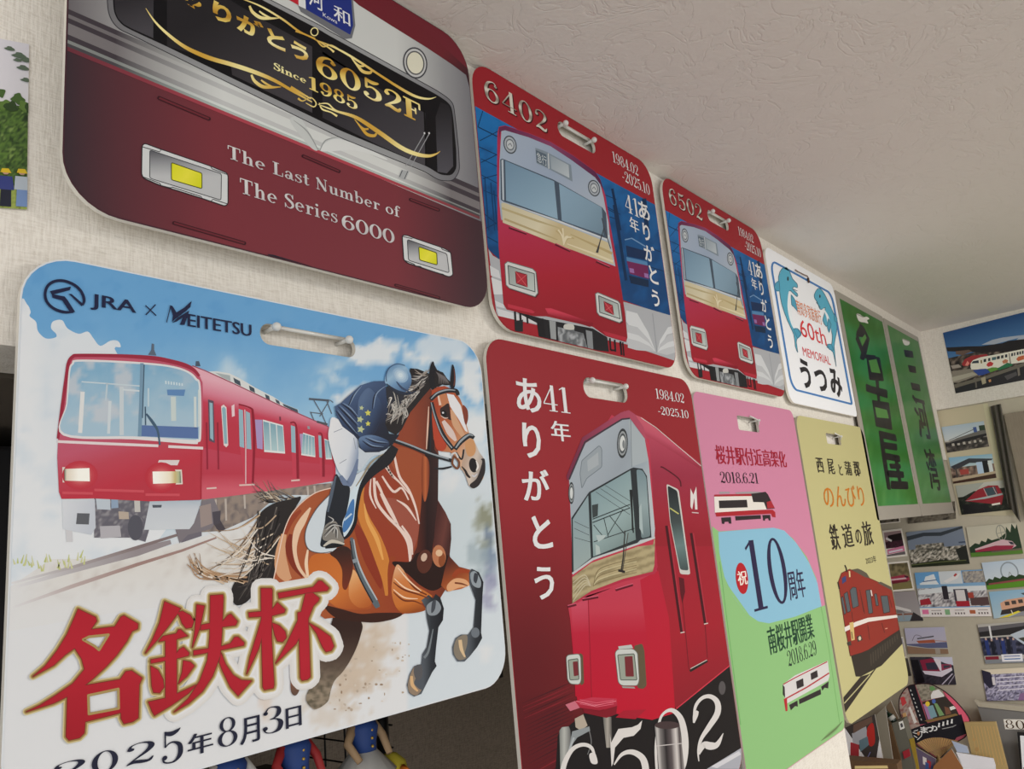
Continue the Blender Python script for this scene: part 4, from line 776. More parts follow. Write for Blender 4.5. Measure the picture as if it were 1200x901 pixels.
# ==================================================================== maroon train-face board at the top left
def face_board():
    Y = -0.016
    t, P = board('large maroon and silver train face board with gold lettering, highest and leftmost', 0.2095, 0.6815, 2.0495, 2.4085, [0.02, 0.042, 0.042, 0.042], Y, (74, 46, 54), None, 0.9)
    q1 = crop(180, 0, 5.4545); q2 = crop(340, 30, 5.4545); q3 = crop(150, 160, 5.4545); q4 = crop(360, 200, 5.4545); q5 = crop(70, 0, 6)
    A = P.sub()
    def LR(l, c, r, x0=78, x1=560): return G((x0, 100), (x1, 100), (0, l), (.16, mix(l, c, .55)), (.36, c), (.8, c), (.92, mix(r, c, .4)), (1, r))
    A.poly([(60, -90), (600, -90), (600, 420), (60, 420)], LR((60, 48, 54), (120, 54, 62), (66, 46, 52)), 0)
    # silver upper body between two straight lines across the board
    def zr(pl, pr): return pl, pr
    def band(l0, r0, l1, r1, col, L): A.poly([l0, r0, r1, l1], col, L)
    SL = (204, 207, 205)
    band((70, -150), (600, 30), (70 + .5, 50), (600, 275), LR((104, 100, 104), SL, (112, 112, 118)), 1)
    A.poly([(400, -70), (600, 40), (600, 135), (452, -6)], (112, 40, 50), 1.2)
    A.poly([(440, -10), (452, -8), (560, 92), (560, 140), (546, 88), (530, 76), (500, 56), (458, 30), (420, 6), (400, -12)], G((440, 0), (550, 90), (0, (112, 38, 48)), (.7, (110, 40, 48)), (1, (60, 36, 42))), 2)
    # stripes (left edge y, right edge y)
    def stripe(yl0, yl1, yr0, yr1, dark, mid, L=3):
        x0, x1 = 77, 562
        A.poly([(x0, yl0), (x1, yr0), (x1, yr1), (x0, yl1)], G((x0, 100), (x1, 100), (0, dark), (.12, dark), (.38, mid), (.8, mid), (.93, dark), (1, dark)), L)
    DK = (66, 60, 66)
    stripe(9.5, 15.5, 221, 227, DK, SL); stripe(15.5, 20, 227, 231, (112, 108, 110), (206, 209, 207)); stripe(20, 26, 231, 237, DK, (188, 190, 190)); stripe(26, 39.5, 237, 246, (118, 114, 116), (210, 213, 211))
    stripe(39.5, 46, 246, 250.5, DK, (192, 194, 194)); stripe(46, 50, 250.5, 252.5, (130, 134, 132), (214, 220, 217)); stripe(50, 54, 252, 254, (74, 72, 76), (176, 186, 182))
    A.poly([(77, 54), (562, 254), (562, 257), (77, 59)], G((77, 60), (562, 60), (0, (104, 52, 62)), (.4, (170, 70, 82)), (.75, (176, 70, 82)), (1, (110, 60, 66))), 3.2)
    # opened-book pages under the window
    for pts, c in (((( -2, 610), (60, 590), (130, 700), (175, 795), (120, 770)), (196, 200, 199)), (((190, 800), (215, 740), (290, 715), (350, 720), (260, 760)), (196, 200, 200)), (((195, 803), (240, 740), (330, 730), (520, 800), (620, 860), (420, 800)), (214, 217, 216))): A.poly(q2(*pts), c, 3.6, curved=True)
    A.line(q2((20, 605), (110, 680), (178, 797)), [.5, 1.5, 1], (150, 154, 154), 3.8); A.line(q2((188, 800), (225, 735), (310, 712)), [1, 1.5, .5], (150, 154, 154), 3.8)
    # front window
    win = [(132, -60)] + q5((372, 0), (378, 80), (400, 135), (440, 180), (500, 213)) + q1((85, 300), (1190, 835)) + q2((880, 905), (960, 955), (1030, 960), (1062, 915), (1060, 800), (1042, 600), (1030, 520), (1000, 485), (940, 445), (230, 55), (190, 30)) + q1((700, 5), (560, -75))
    fr = [(127, -60)] + q5((332, 0), (340, 90), (370, 160), (420, 210), (500, 245)) + q1((60, 325), (1190, 880)) + q2((860, 935), (950, 990), (1040, 995), (1082, 930), (1075, 790), (1055, 600), (1042, 500), (1005, 462), (940, 418), (230, 25), (200, 5)) + q1((715, -15), (570, -95))
    fr = fillet(fr, 6); win = fillet(win, 5)
    A.poly(fr, LR((88, 86, 90), (150, 152, 154), (96, 96, 102)), 4); A.line(fr, .9, (52, 50, 56), 4.6, False, True)
    A.poly(win, (22, 21, 24), 5)
    GPH = G((250, 20), (330, 180), (0, (40, 38, 41)), (.5, (62, 59, 63)), (1, (74, 71, 76)))
    A.poly(q5((382, 0), (388, 80), (408, 130), (448, 172), (505, 203), (655, 270), (658, -60), (380, -60)), G(q5((500, 0))[0], q5((560, 230))[0], (0, (48, 46, 50)), (1, (72, 70, 75))), 5.5)
    A.poly(q5((752, -60), (752, 330)) + [(270, 74)] + q1((500, 480), (1012, 722), (1012, 300), (700, 130), (300, -110)), GPH, 5.5)
    A.poly(q1((1078, 330), (1078, 752)) + q2((205, 590), (560, 765), (860, 895), (862, 560), (560, 400), (200, 180)), G((390, 60), (470, 190), (0, (30, 28, 31)), (.6, (58, 56, 61)), (1, (70, 68, 73))), 5.5)
    A.poly(q2((928, 585), (940, 935), (1000, 945), (1040, 900), (1030, 560), (1010, 510), (960, 490)), G(q2((960, 500))[0], q2((990, 940))[0], (0, (36, 35, 38)), (1, (80, 79, 86))), 5.5)
    A.line(q2((855, 545), (868, 885)), 1.5, (14, 14, 16), 6, False)
    # destination sign
    A.poly([(340, -14), (413, -4), (416, 30), (412, 45), (404, 46), (352, 14)], (112, 114, 120), 6); A.poly([(342, -14), (411, -3), (413.5, 30), (410, 41), (356, 10), (350, 4)], (38, 52, 128), 6.4)
    A.poly([(330, -14), (349, -10), (349.5, 6.5), (338, 0)], (190, 40, 54), 6.6); A.poly([(349, -14), (357, -10), (358, 11), (349.5, 7)], (222, 224, 226), 6.7)
    # marker light
    c = q2((797, 240))[0]
    for rx, ry, col, L in ((14.2, 18.6, (70, 70, 76), 6), (12.6, 16.8, (196, 198, 198), 6.4), (10.9, 14.2, (92, 92, 94), 6.8), (9.3, 12.6, (222, 220, 200), 7.2)): A.ell(c, rx, ry, col, L, -.18, 28)
    # headlamp units
    def lamp(outer, inner, yel, lip):
        outer, inner, yel = fillet(outer, 3), fillet(inner, 2.5), fillet(yel, 2)
        A.poly(outer, (206, 209, 210), 6); A.rim(outer, 1.1, (44, 42, 46), 6.4); A.poly(inner, G(inner[0], inner[-1], (0, (96, 97, 102)), (.5, (150, 152, 156)), (1, (186, 188, 190))), 7); A.rim(inner, .9, (62, 62, 68), 7.3)
        A.poly(yel, G(yel[0], yel[len(yel) // 2], (0, (214, 214, 40)), (.5, (228, 222, 70)), (1, (206, 208, 30))), 8); A.rim(yel, 1, (70, 74, 20), 8.3)
        for l_ in lip: A.line(l_, .9, (60, 58, 62), 8.6, False)
    lamp(q3((88, 60), (105, 45), (205, 82), (215, 85), (530, 192), (630, 235), (637, 252), (637, 432), (618, 446), (535, 418), (470, 396), (275, 335), (200, 312), (98, 268), (85, 242)), q3((137, 88), (595, 240), (592, 408), (137, 268)), q3((275, 168), (470, 236), (470, 335), (275, 278)),
         (q3((90, 68), (200, 100), (208, 86)), q3((525, 190), (535, 208), (630, 244)), q3((90, 258), (200, 300), (210, 315), (270, 330), (280, 325), (465, 385), (470, 396)), q3((530, 414), (540, 402), (632, 432))))
    lamp(q4((605, 412), (640, 414), (670, 428), (870, 496), (915, 520), (930, 668), (905, 680), (862, 664), (640, 592), (615, 570)), q4((637, 440), (890, 532), (905, 654), (645, 574)), q4((710, 487), (825, 526), (829, 604), (715, 572)),
         (q4((610, 422), (668, 436), (672, 426)), q4((852, 490), (862, 505), (915, 524)), q4((620, 574), (680, 598), (690, 610), (720, 612), (730, 620), (830, 655), (870, 664))))
    # rail slots
    def caps(p0, p1, w, L=6): A.line([p0, p1], w, (58, 30, 36), L, False); A.ell(p0, w / 2, w / 2, (58, 30, 36), L); A.ell(p1, w / 2, w / 2, (58, 30, 36), L); A.line([p0, p1], w - 2, (104, 44, 52), L + .3, False)
    caps(*q5((697, 690), (1047, 837)), 4.4); caps(*q3((292, 553), (742, 683)), 4.2); caps(*q4((658, 185), (838, 253)), 3.6); caps(*q4((563, 732), (840, 812)), 3.4); caps((355, 183), (397, 201), 3.8)
    A.poly(q3((890, 752), (925, 756)) + q4((140, 645), (450, 730), (458, 746), (150, 690)) + q3((905, 775)), (42, 40, 50), 6)
    # wiper
    for x in (0, 5): A.line(q2((855 + x * 6, 695), (735 + x * 7, 900)), 1, (150, 152, 156), 9.4, False); A.line(q2((851 + x * 6, 690), (860 + x * 6, 688)), 2.2, (214, 214, 216), 9.5, False)
    A.poly(q4((600, -5), (650, 5), (625, 60), (580, 45)), (168, 172, 174), 9, curved=False); A.line(q4((605, 0), (588, 40)), .8, (60, 60, 66), 9.3, False); A.line(q4((640, 5), (618, 55)), .8, (60, 60, 66), 9.3, False)
    A.build('train_face_picture', t, PM)
    # ---- gold and silver lettering
    X = P.sub(); GOLD = lambda a, b: G(a, b, (0, (240, 230, 164)), (.3, (214, 180, 84)), (.48, (176, 128, 44)), (.6, (228, 200, 104)), (.85, (246, 238, 184)), (1, (206, 164, 70)))
    X.text('ありがとう', q1((172, 18))[0], q1((984, 298))[0], GOLD((280, 0), (268, 46)), 10, .042); 
    X.serif('6052F', q2((165, 304))[0], q2((830, 508))[0], GOLD((436, 64), (420, 118)), 10, .07, .022); X.serif('Since', q1((765, 443))[0], q1((972, 497))[0], G((340, 80), (334, 104), (0, (240, 234, 176)), (1, (228, 206, 130))), 10, .05, .03); X.serif('1985', q2((115, 402))[0], q2((424, 468))[0], GOLD((392, 92), (384, 122)), 10, .07, .025)
    LG, MG, DG = (240, 228, 160), (206, 162, 66), (160, 112, 40)
    def sw(pts, ws, c=None): X.line(pts, ws, c or (lambda x, y: mix(LG, MG, .5 + .5 * math.sin(x * .055 + y * .02))), 11)
    sw(q5((602, 62), (670, 160), (770, 255), (880, 335), (1000, 392), (1090, 424)) + q1((480, 410), (620, 455), (760, 512), (900, 592), (1010, 655)), [.6, 2.2, 3.4, 4.2, 5, 5, 5, 5, 4, 3, 1])
    sw(q2((175, 505), (290, 548), (420, 590), (560, 680), (700, 778), (800, 822), (880, 835), (930, 822), (956, 804)), [.8, 2.4, 4, 5, 5, 4.6, 3.6, 2, .5]); sw(q2((0, 395), (60, 430), (130, 470)), [3.4, 2.6, 1.4])
    sw(q1((560, -5), (680, 42), (820, 125), (930, 205), (1030, 248)), [1, 2, 2.4, 2.2, 1.2]); sw(q2((150, 90), (280, 142), (400, 208), (560, 312), (700, 402), (800, 455), (880, 470), (930, 458)), [1, 2, 2.6, 2.6, 3, 3, 2, .5])
    for c in (q1((1025, 222))[0], ): X.line([(c[0] + 4.2 * math.cos(k), c[1] - 3 + 4.6 * math.sin(k)) for k in [i * .7 for i in range(10)]], 1.2, LG, 11.6)
    for q, o in ((q1, (0, 0)), ):
        sw(q((905, 200), (960, 222), (1020, 250), (1060, 272), (1120, 310), (1150, 335)), [2.6, 1.4, 1.2, 1.4, 1.8, 2.6]); sw(q((1040, 262), (1080, 300), (1130, 290), (1190, 320)), [1, 1.6, 1.2, .6])
        sw(q((920, 630), (950, 648), (1000, 625), (1035, 660), (1020, 685), (970, 660)), [2.6, 1.4, 1, 1.4, 1.4, 1]); sw(q((1055, 660), (1075, 700), (1130, 720), (1170, 745)), [1, 2, 1.6, 2.6]); sw(q((1060, 665), (1110, 665), (1150, 700), (1195, 720)), [1, 1.6, 1.6, 1])
    for pts, ws in (((610, 40), 0), ((622, 480), 0)):
        x, y = pts; sw(q1((x, y), (x + 20, y + 40), (x + 70, y + 75), (x + 130, y + 80), (x + 190, y + 78)), [2.4, 3.6, 4, 3, .8]); sw(q1((x + 62, y + 34), (x + 95, y + 58), (x + 140, y + 78)), [1.8, 2.4, 1])
    for x, y in ((520, 288), (548, 690)): sw(q2((x, y), (x - 15, y + 16), (x - 60, y + 6), (x - 100, y - 40), (x - 140, y - 90)), [2.4, 3.4, 3.6, 2.4, .6]); sw(q2((x - 50, y - 28), (x - 80, y - 28), (x - 110, y - 55)), [2.2, 2.2, .8])
    SV = lambda a, b: G(a, b, (0, (214, 212, 212)), (.5, (190, 186, 188)), (1, (222, 220, 220)))
    X.serif('The Last Number of', q3((633, 138))[0], q4((586, 232))[0], SV((350, 180), (342, 250)), 10, .055, .012); X.serif('The Series', q3((712, 360))[0], q4((188, 252))[0], SV((340, 220), (330, 280)), 10, .055, .012)
    X.serif('6000', q4((218, 366))[0], q4((553, 386))[0], SV((430, 255), (424, 290)), 10, .03, .012)
    W = (226, 228, 232)
    X.text('河', (361.5, 5.5), (377.5, -8), W, 10, .0, .02); X.text('和', (391, 22), (409, 15.5), W, 10, .0, .02); X.text('Kowa', (378, 19.5), (394.5, 24), W, 10)
    X.build('printed_lettering', t, PM)
face_board()

# ==================================================================== the two red-topped train boards with blue backgrounds
def front_board(label, number, x0, x1, z0, z1, Y, hook_label, jra=False):
    R0 = (0.7055, 1.1655, 2.040, 2.4105)             # the nearer board, from which the shared artwork is measured
    rm = lambda u, z: (x0 + (u - R0[0]) / (R0[1] - R0[0]) * (x1 - x0), z0 + (z - R0[2]) / (R0[3] - R0[2]) * (z1 - z0))
    base_slot = slot_px((653.5, 148), (698, 177), (675, 153), (675, 168.5), 0.0)
    slot = [rm(*p) for p in base_slot]
    t, P = board(label, x0, x1, z0, z1, 0.038, Y, (156, 40, 48), slot, 0.95)
    hook(hook_label, slot, Y)
    e = 0.0012; oi = rrect(R0[0] + e, R0[1] - e, R0[2] + e, R0[3] - e, 0.037)
    P = Print('y', 0.0, 0.95, [to_px((x, 0, z)) for x, z in oi], [to_px((x, 0, z)) for x, z in base_slot], rm)
    c7 = crop(540, 60, 4.2857); c8 = crop(540, 240, 4.2857); r6 = crop(570, 130, 6.93); r7 = crop(570, 250, 5.3); r8 = crop(690, 220, 4.29)
    B = P.sub()
    RED = (158, 36, 47)
    def blue(x, y):
        n = fbm(x * 1.4, y, 18, 4, 2.0); v = sm(110, 300, y - .2 * (x - 560))
        c = mix((34, 116, 184), (26, 82, 138), v); return mix(c, (20, 60, 106), .6 * sm(.0, .3, n + .35 * v - .1) * (.4 + .6 * v))
    B.poly(c7((60, 270), (740, 645), (1000, 785)) + c8((1070, 570), (820, 480), (600, 450), (190, 272), (140, 225), (110, 150)), blue, .3, step=5)
    B.poly(c8((138, 222), (160, 255), (190, 272), (520, 420), (830, 490), (1075, 562), (1095, 790), (830, 700), (180, 560)), (172, 175, 180), .6)
    B.poly(c8((180, 556), (400, 608), (840, 718), (1100, 790), (1080, 840), (600, 720), (250, 650)), RED, 2)
    # pages of the open book on both sides
    for pts, c in (((( 145, 305), (190, 330), (200, 372), (150, 355)), (206, 208, 211)), (((152, 365), (205, 385), (210, 450), (165, 450)), (212, 214, 216)), (((170, 480), (215, 500), (220, 520), (178, 510)), (206, 208, 211)), (((180, 520), (320, 560), (390, 600), (190, 560)), (206, 208, 211))): B.poly(c8(*pts), c, 1)
    for a_, b_, c in ((830, 530, (208, 211, 214)), (832, 600, (186, 189, 193)), (836, 640, (206, 209, 212)), (838, 670, (188, 191, 195))):
        B.poly(c8((a_, b_), (a_ + 55, b_ + 15), (a_ + 110, 640 + (b_ - 530) * .5), (978, 738), (a_ + 70, 690 + (b_ - 530) * .3), (a_, b_ + 55)), c, 1 + (b_ - 500) * .004, curved=False)
    for b_, c in ((610, (208, 211, 214)), (650, (186, 189, 193)), (685, (208, 211, 214)), (712, (190, 193, 196))):
        B.poly(c8((985, 742), (1000, 680 + (b_ - 610) * .5), (1040, b_ + 5), (1072, b_ - 3), (1076, b_ + 30), (1035, b_ + 42)), c, 1 + (b_ - 560) * .004)
    B.line(c8((962, 545), (985, 740)), 1, (148, 152, 158), 1.9, False)
    # lattice masts, wires and the older train behind
    DB = (16, 48, 84)
    for pts, w in ((((760, 690), (800, 900)), 3), (((720, 720), (780, 745)), .9), (((730, 780), (800, 820)), .9), (((85, 380), (185, 430)), 1.2), (((95, 450), (190, 400)), 1), (((90, 480), (190, 525)), 1), (((100, 560), (180, 520)), 1), (((100, 540), (185, 580)), .8), (((110, 300), (85, 380)), 1), (((110, 640), (185, 620)), 1), (((100, 620), (185, 665)), .8), (((115, 700), (190, 730)), .8), (((920, 740), (935, 900)), 5)): B.line(c7(*pts), w, DB, 1.2, False)
    for pts, w in ((((770, 0), (830, 380)), 3.5), (((735, 20), (770, 40)), .9), (((745, 60), (790, 75)), .9), (((110, 40), (185, 100)), 1), (((120, 120), (185, 90)), 1), (((130, 160), (185, 190)), 1), (((910, 300), (1040, 340)), 1), (((960, 220), (1060, 260)), .8), (((1010, 60), (1050, 350)), 2.4), (((1030, 20), (1060, 40)), .8)): B.line(c8(*pts), w, DB, 1.2, False)
    for x, y0, y1 in ((120, 640, 900), (150, 660, 900), (165, 700, 900)): B.line(c7((x, y0), (x + 20, y1)), 1.4, (18, 60, 104), 1.3, False)
    B.poly(r8((178, 290), (182, 258), (215, 250), (270, 272), (290, 300), (300, 460), (205, 435)), (28, 84, 138), 1.6); B.poly(r8((185, 290), (288, 318), (290, 365), (192, 345)), (22, 48, 86), 1.9); B.poly(r8((188, 348), (292, 372), (296, 392), (190, 368)), (84, 132, 176), 1.9); B.poly(r8((190, 368), (296, 392), (302, 460), (205, 432)), (112, 40, 86), 1.9)
    B.line(r8((180, 262), (215, 254), (285, 296)), 1.3, (116, 152, 190), 2, False)
    for q in (((203, 403), (225, 408), (228, 430), (206, 425)), ((277, 428), (298, 434), (301, 455), (280, 450))): B.poly(r8(*q), (150, 110, 166), 2.2)
    B.poly(r8((200, 440), (300, 465), (300, 500), (210, 480)), (22, 44, 72), 1.5)
    # train body
    F = P.sub()
    F.poly(r6((90, 900), (85, 500), (88, 180), (100, 130), (150, 118), (350, 182), (520, 250), (700, 358), (880, 488), (925, 560), (965, 690), (1000, 900)) + r7((755, 0), (815, 330), (860, 620), (875, 770), (865, 800), (740, 762), (660, 705), (370, 640), (300, 640), (125, 598), (105, 565), (75, 210)), G(r7((400, 40))[0], r7((430, 680))[0], (0, (178, 52, 84)), (.3, (172, 44, 68)), (.55, (166, 36, 52)), (1, (146, 32, 44))), 3)
    F.poly(r6((100, 135), (150, 122), (350, 186), (520, 254), (700, 362), (880, 492), (925, 562), (950, 640), (895, 560), (690, 410), (520, 290), (330, 215), (150, 160), (112, 170), (100, 250)), G(r6((100, 200))[0], r6((900, 520))[0], (0, (104, 44, 80)), (.5, (140, 70, 106)), (1, (90, 40, 76))), 3.3)
    F.poly(r6((120, 165), (150, 158), (340, 215), (520, 288), (690, 400), (880, 540), (925, 600), (950, 700), (968, 800), (990, 901), (1000, 1010)) + r7((800, 330), (770, 318), (460, 200), (92, 40), (90, 0)) + r6((118, 900), (100, 700), (105, 400)), G(r6((150, 200))[0], r6((900, 800))[0], (0, (168, 182, 200)), (.5, (156, 172, 194)), (1, (174, 186, 200))), 3.7)
    F.poly(r6((118, 745), (140, 738), (590, 905), (950, 1040), (985, 1060), (1000, 1010), (600, 870), (140, 725)), (206, 212, 216), 4)
    # window glass
    F.poly(r6((110, 395), (128, 388), (545, 560), (940, 785), (970, 830), (985, 1040), (950, 1028), (590, 890), (130, 735), (115, 720)), (74, 88, 104), 4.2)
    F.poly(r6((150, 405), (548, 572), (578, 880), (158, 728)), G(r6((150, 405))[0], r6((500, 860))[0], (0, (116, 146, 170)), (1, (146, 176, 196))), 4.6); F.poly(r6((588, 592), (935, 785), (950, 1010), (610, 890)), G(r6((600, 600))[0], r6((940, 980))[0], (0, (142, 172, 194)), (.6, (132, 160, 180)), (1, (116, 142, 160))), 4.6)
    F.poly(r6((120, 400), (136, 396), (142, 728), (128, 722)), (186, 196, 206), 4.9)
    # cream stripe with open-book motif
    F.poly(r6((118, 752), (140, 745), (590, 912), (985, 1068)) + r7((792, 318), (465, 205), (100, 58)), G(r6((120, 760))[0], r7((780, 280))[0], (0, (198, 190, 160)), (.35, (214, 206, 178)), (.5, (196, 180, 140)), (1, (206, 194, 156))), 5)
    F.line(r6((122, 790), (400, 890), (600, 955)), [2.5, 2.5, 1], (184, 170, 130), 5.3, False); F.line(r7((110, 35), (300, 110), (440, 165)), [2.5, 2.2, 1], (178, 162, 122), 5.3, False); F.line(r7((520, 130), (640, 185), (780, 250)), [1, 2.4, 3], (182, 164, 120), 5.3, False); F.line(r7((500, 190), (650, 245), (785, 300)), [1, 2, 2.4], (222, 212, 182), 5.4, False)
    for dx in (-50, -36, -22, -8): F.line(r7((480 + dx, 90 + abs(dx) * .35), (478 + dx * .3, 140), (478, 198)), [1.6, 1.6, .6], (222, 212, 182) if dx % 4 == 0 else (186, 166, 122), 5.6)
    for dx in (14, 34, 52): F.line(r7((480 + dx + 12, 138 + dx * .35), (480 + dx * .5, 150 + dx * .1), (479, 198)), [1.4, 1.8, .6], (222, 212, 182) if dx % 4 == 2 else (186, 166, 122), 5.6)
    # marker lights, sign
    for c, s in ((r6((190, 275))[0], 1), (r6((872, 628))[0], .9)):
        for rx, ry, col, L in ((7.6 * s, 11 * s, (70, 76, 84), 5), (6.4 * s, 9.4 * s, (172, 180, 188), 5.3), (4.9 * s, 7 * s, (110, 118, 126), 5.6), (3.8 * s, 5.4 * s, (196, 202, 206), 5.9)): F.ell(c, rx, ry, col, L, -.25, 20)
        F.line([(c[0] - 2.2 * s, c[1] + 1), (c[0], c[1] - 1.5), (c[0] + 2 * s, c[1] + 2)], .9, (110, 118, 126), 6.2)
    F.poly(r6((395, 300), (480, 330), (685, 440), (698, 575), (490, 465), (405, 425)), (132, 146, 158), 5); F.poly(r6((398, 318), (485, 355), (488, 455), (406, 418)), (90, 106, 120), 5.4); F.poly(r6((515, 360), (665, 440), (672, 545), (525, 470)), G(r6((520, 370))[0], r6((670, 540))[0], (0, (150, 164, 174)), (1, (190, 200, 206))), 5.4)
    F.text('急行', r6((412, 412))[0], r6((482, 372))[0], (206, 214, 218), 5.8); F.line(r6((500, 345), (505, 470)), 1.2, (206, 212, 214), 5.7, False)
    # wiper, steps on the body
    F.line(r7((730, 85), (700, 190), (685, 245)), [.8, 1.4, 3], (60, 62, 66), 6, False); F.line(r7((715, 30), (735, 110), (770, 220)), 1, (70, 74, 80), 6, False)
    for p0, p1 in (((138, 88), (248, 128)), ((425, 192), (520, 236)), ((680, 300), (765, 336))): F.line(r7(p0, p1), 2.6, (92, 26, 40), 6, False); F.line(r7((p0[0] + 4, p0[1] - 5), (p1[0], p1[1] - 5)), 1, (198, 84, 108), 6.3, False)
    # lamp boxes
    for o, i, r in ((((112, 315), (130, 300), (285, 345), (305, 365), (318, 495), (300, 518), (140, 465), (120, 445)), ((132, 325), (295, 375), (300, 488), (140, 440)), ((178, 362), (248, 382), (252, 458), (184, 435))), (((675, 500), (690, 492), (815, 545), (828, 560), (842, 668), (825, 680), (700, 635), (685, 615)), ((695, 512), (815, 562), (828, 655), (702, 615)), ((728, 548), (780, 572), (788, 630), (735, 605)))):
        F.poly(r7(*[(x + 6, y + 8) for x, y in o]), (96, 24, 34), 5.8); F.poly(r7(*o), (206, 208, 206), 6); F.rim(r7(*o), .9, (110, 112, 112), 6.3); F.poly(r7(*i), G(r7(i[0])[0], r7(i[2])[0], (0, (148, 156, 154)), (1, (190, 200, 196))), 6.7); F.rim(r7(*i), 1, (74, 80, 82), 7); F.poly(r7(*r), (170, 48, 60), 7.3); F.rim(r7(*r), .9, (104, 26, 36), 7.6)
        z = r7(*r); F.line([z[0], z[2]], .7, (206, 96, 100), 7.8, False); F.line([z[1], z[3]], .7, (206, 96, 100), 7.9, False)
    # skirts, coupler, pipes
    F.poly(r7((170, 605), (330, 650), (370, 660), (660, 715), (750, 770), (760, 860), (640, 845), (430, 800), (350, 775), (325, 720), (330, 690)), (34, 34, 38), 2.5)
    F.poly(r7((362, 590), (400, 590), (660, 680), (660, 700), (640, 705), (380, 625)), G(r7((500, 620))[0], r7((495, 665))[0], (0, (200, 62, 84)), (1, (132, 26, 40))), 6); F.poly(r7((130, 562), (280, 600), (300, 615), (285, 622), (130, 585)), (186, 52, 70), 6); F.poly(r7((720, 730), (865, 770), (868, 795), (740, 760)), (176, 46, 62), 6)
    F.poly(r7((388, 665), (428, 672), (432, 785), (398, 778)), (150, 154, 156), 6); F.poly(r7((615, 725), (655, 735), (662, 845), (628, 838)), (132, 136, 140), 6)
    F.poly(r7((440, 705), (480, 715), (485, 690), (540, 690), (545, 730), (600, 745), (625, 835), (540, 815), (445, 795)), lambda x, y: mix((92, 96, 100), (170, 174, 178), sm(-.1, .2, fbm(x * 2, y * .6, 5, 3))), 6.3, step=3); F.poly(r7((485, 690), (535, 690), (540, 722), (482, 718)), (196, 196, 190), 6.6, curved=True)
    for pts, w in ((((175, 610), (182, 735)), 2.4), (((208, 620), (215, 735)), 2.4), (((250, 630), (255, 685)), 2), (((330, 655), (345, 770)), 8), (((765, 775), (770, 850)), 2), (((795, 785), (800, 860)), 2), (((830, 795), (838, 880)), 2.2), (((845, 800), (853, 885)), 1.6), (((770, 850), (800, 852)), 2)): F.line(r7(*pts), w, (28, 28, 32), 6.2, False)
    F.poly(r7((175, 670), (225, 660), (225, 735), (180, 735)), (36, 38, 42), 6.3)
    B.build('background_picture', t, PM)
    F.build('train_picture', t, PM)
    # lettering
    X = P.sub(); X.lean = .05; SV = lambda x, y: mix((222, 218, 206), (150, 138, 126), .5 + .5 * math.sin((y - .53 * x) * .55))
    X.serif(number, (569.4, 116.4), (639.8, 134.8), (70, 24, 28), 7, .1, .02); X.serif(number, (568.5, 115.4), (638.8, 133.6), SV, 8.5, .1)
    W = (226, 226, 226)
    X.serif('1984.02', c7((763, 555))[0], c7((885, 577))[0], W, 8, .04); X.serif('-2025.10', c7((812, 650))[0], c7((942, 672))[0], W, 8, .04)
    X.serif('41', r8((182, 118))[0], r8((246, 62))[0], W, 8, .08); X.text('年', r8((206, 212))[0], r8((247, 163))[0], W, 8, 0, .03)
    for ch, bl, tr in (('あ', (250, 150), (300, 86)), ('り', (273, 260), (303, 190)), ('が', (279, 362), (328, 301)), ('と', (305, 475), (342, 404)), ('う', (317, 593), (351, 522))): X.text(ch, r8(bl)[0], r8(tr)[0], W, 8, .02)
    X.build('printed_lettering', t, PM)
front_board('larger red-topped 6402 board with a red train front on blue, beside the maroon board', '6402', 0.7055, 1.1655, 2.040, 2.4105, 0.0, 'clear plastic hook in the grip hole of the 6402 board')
front_board('smaller red-topped 6502 board with a red train front on blue, beside the dolphin board', '6502', 1.2, 1.634, 2.0345, 2.4075, 0.0, 'clear plastic hook in the grip hole of the smaller 6502 board')

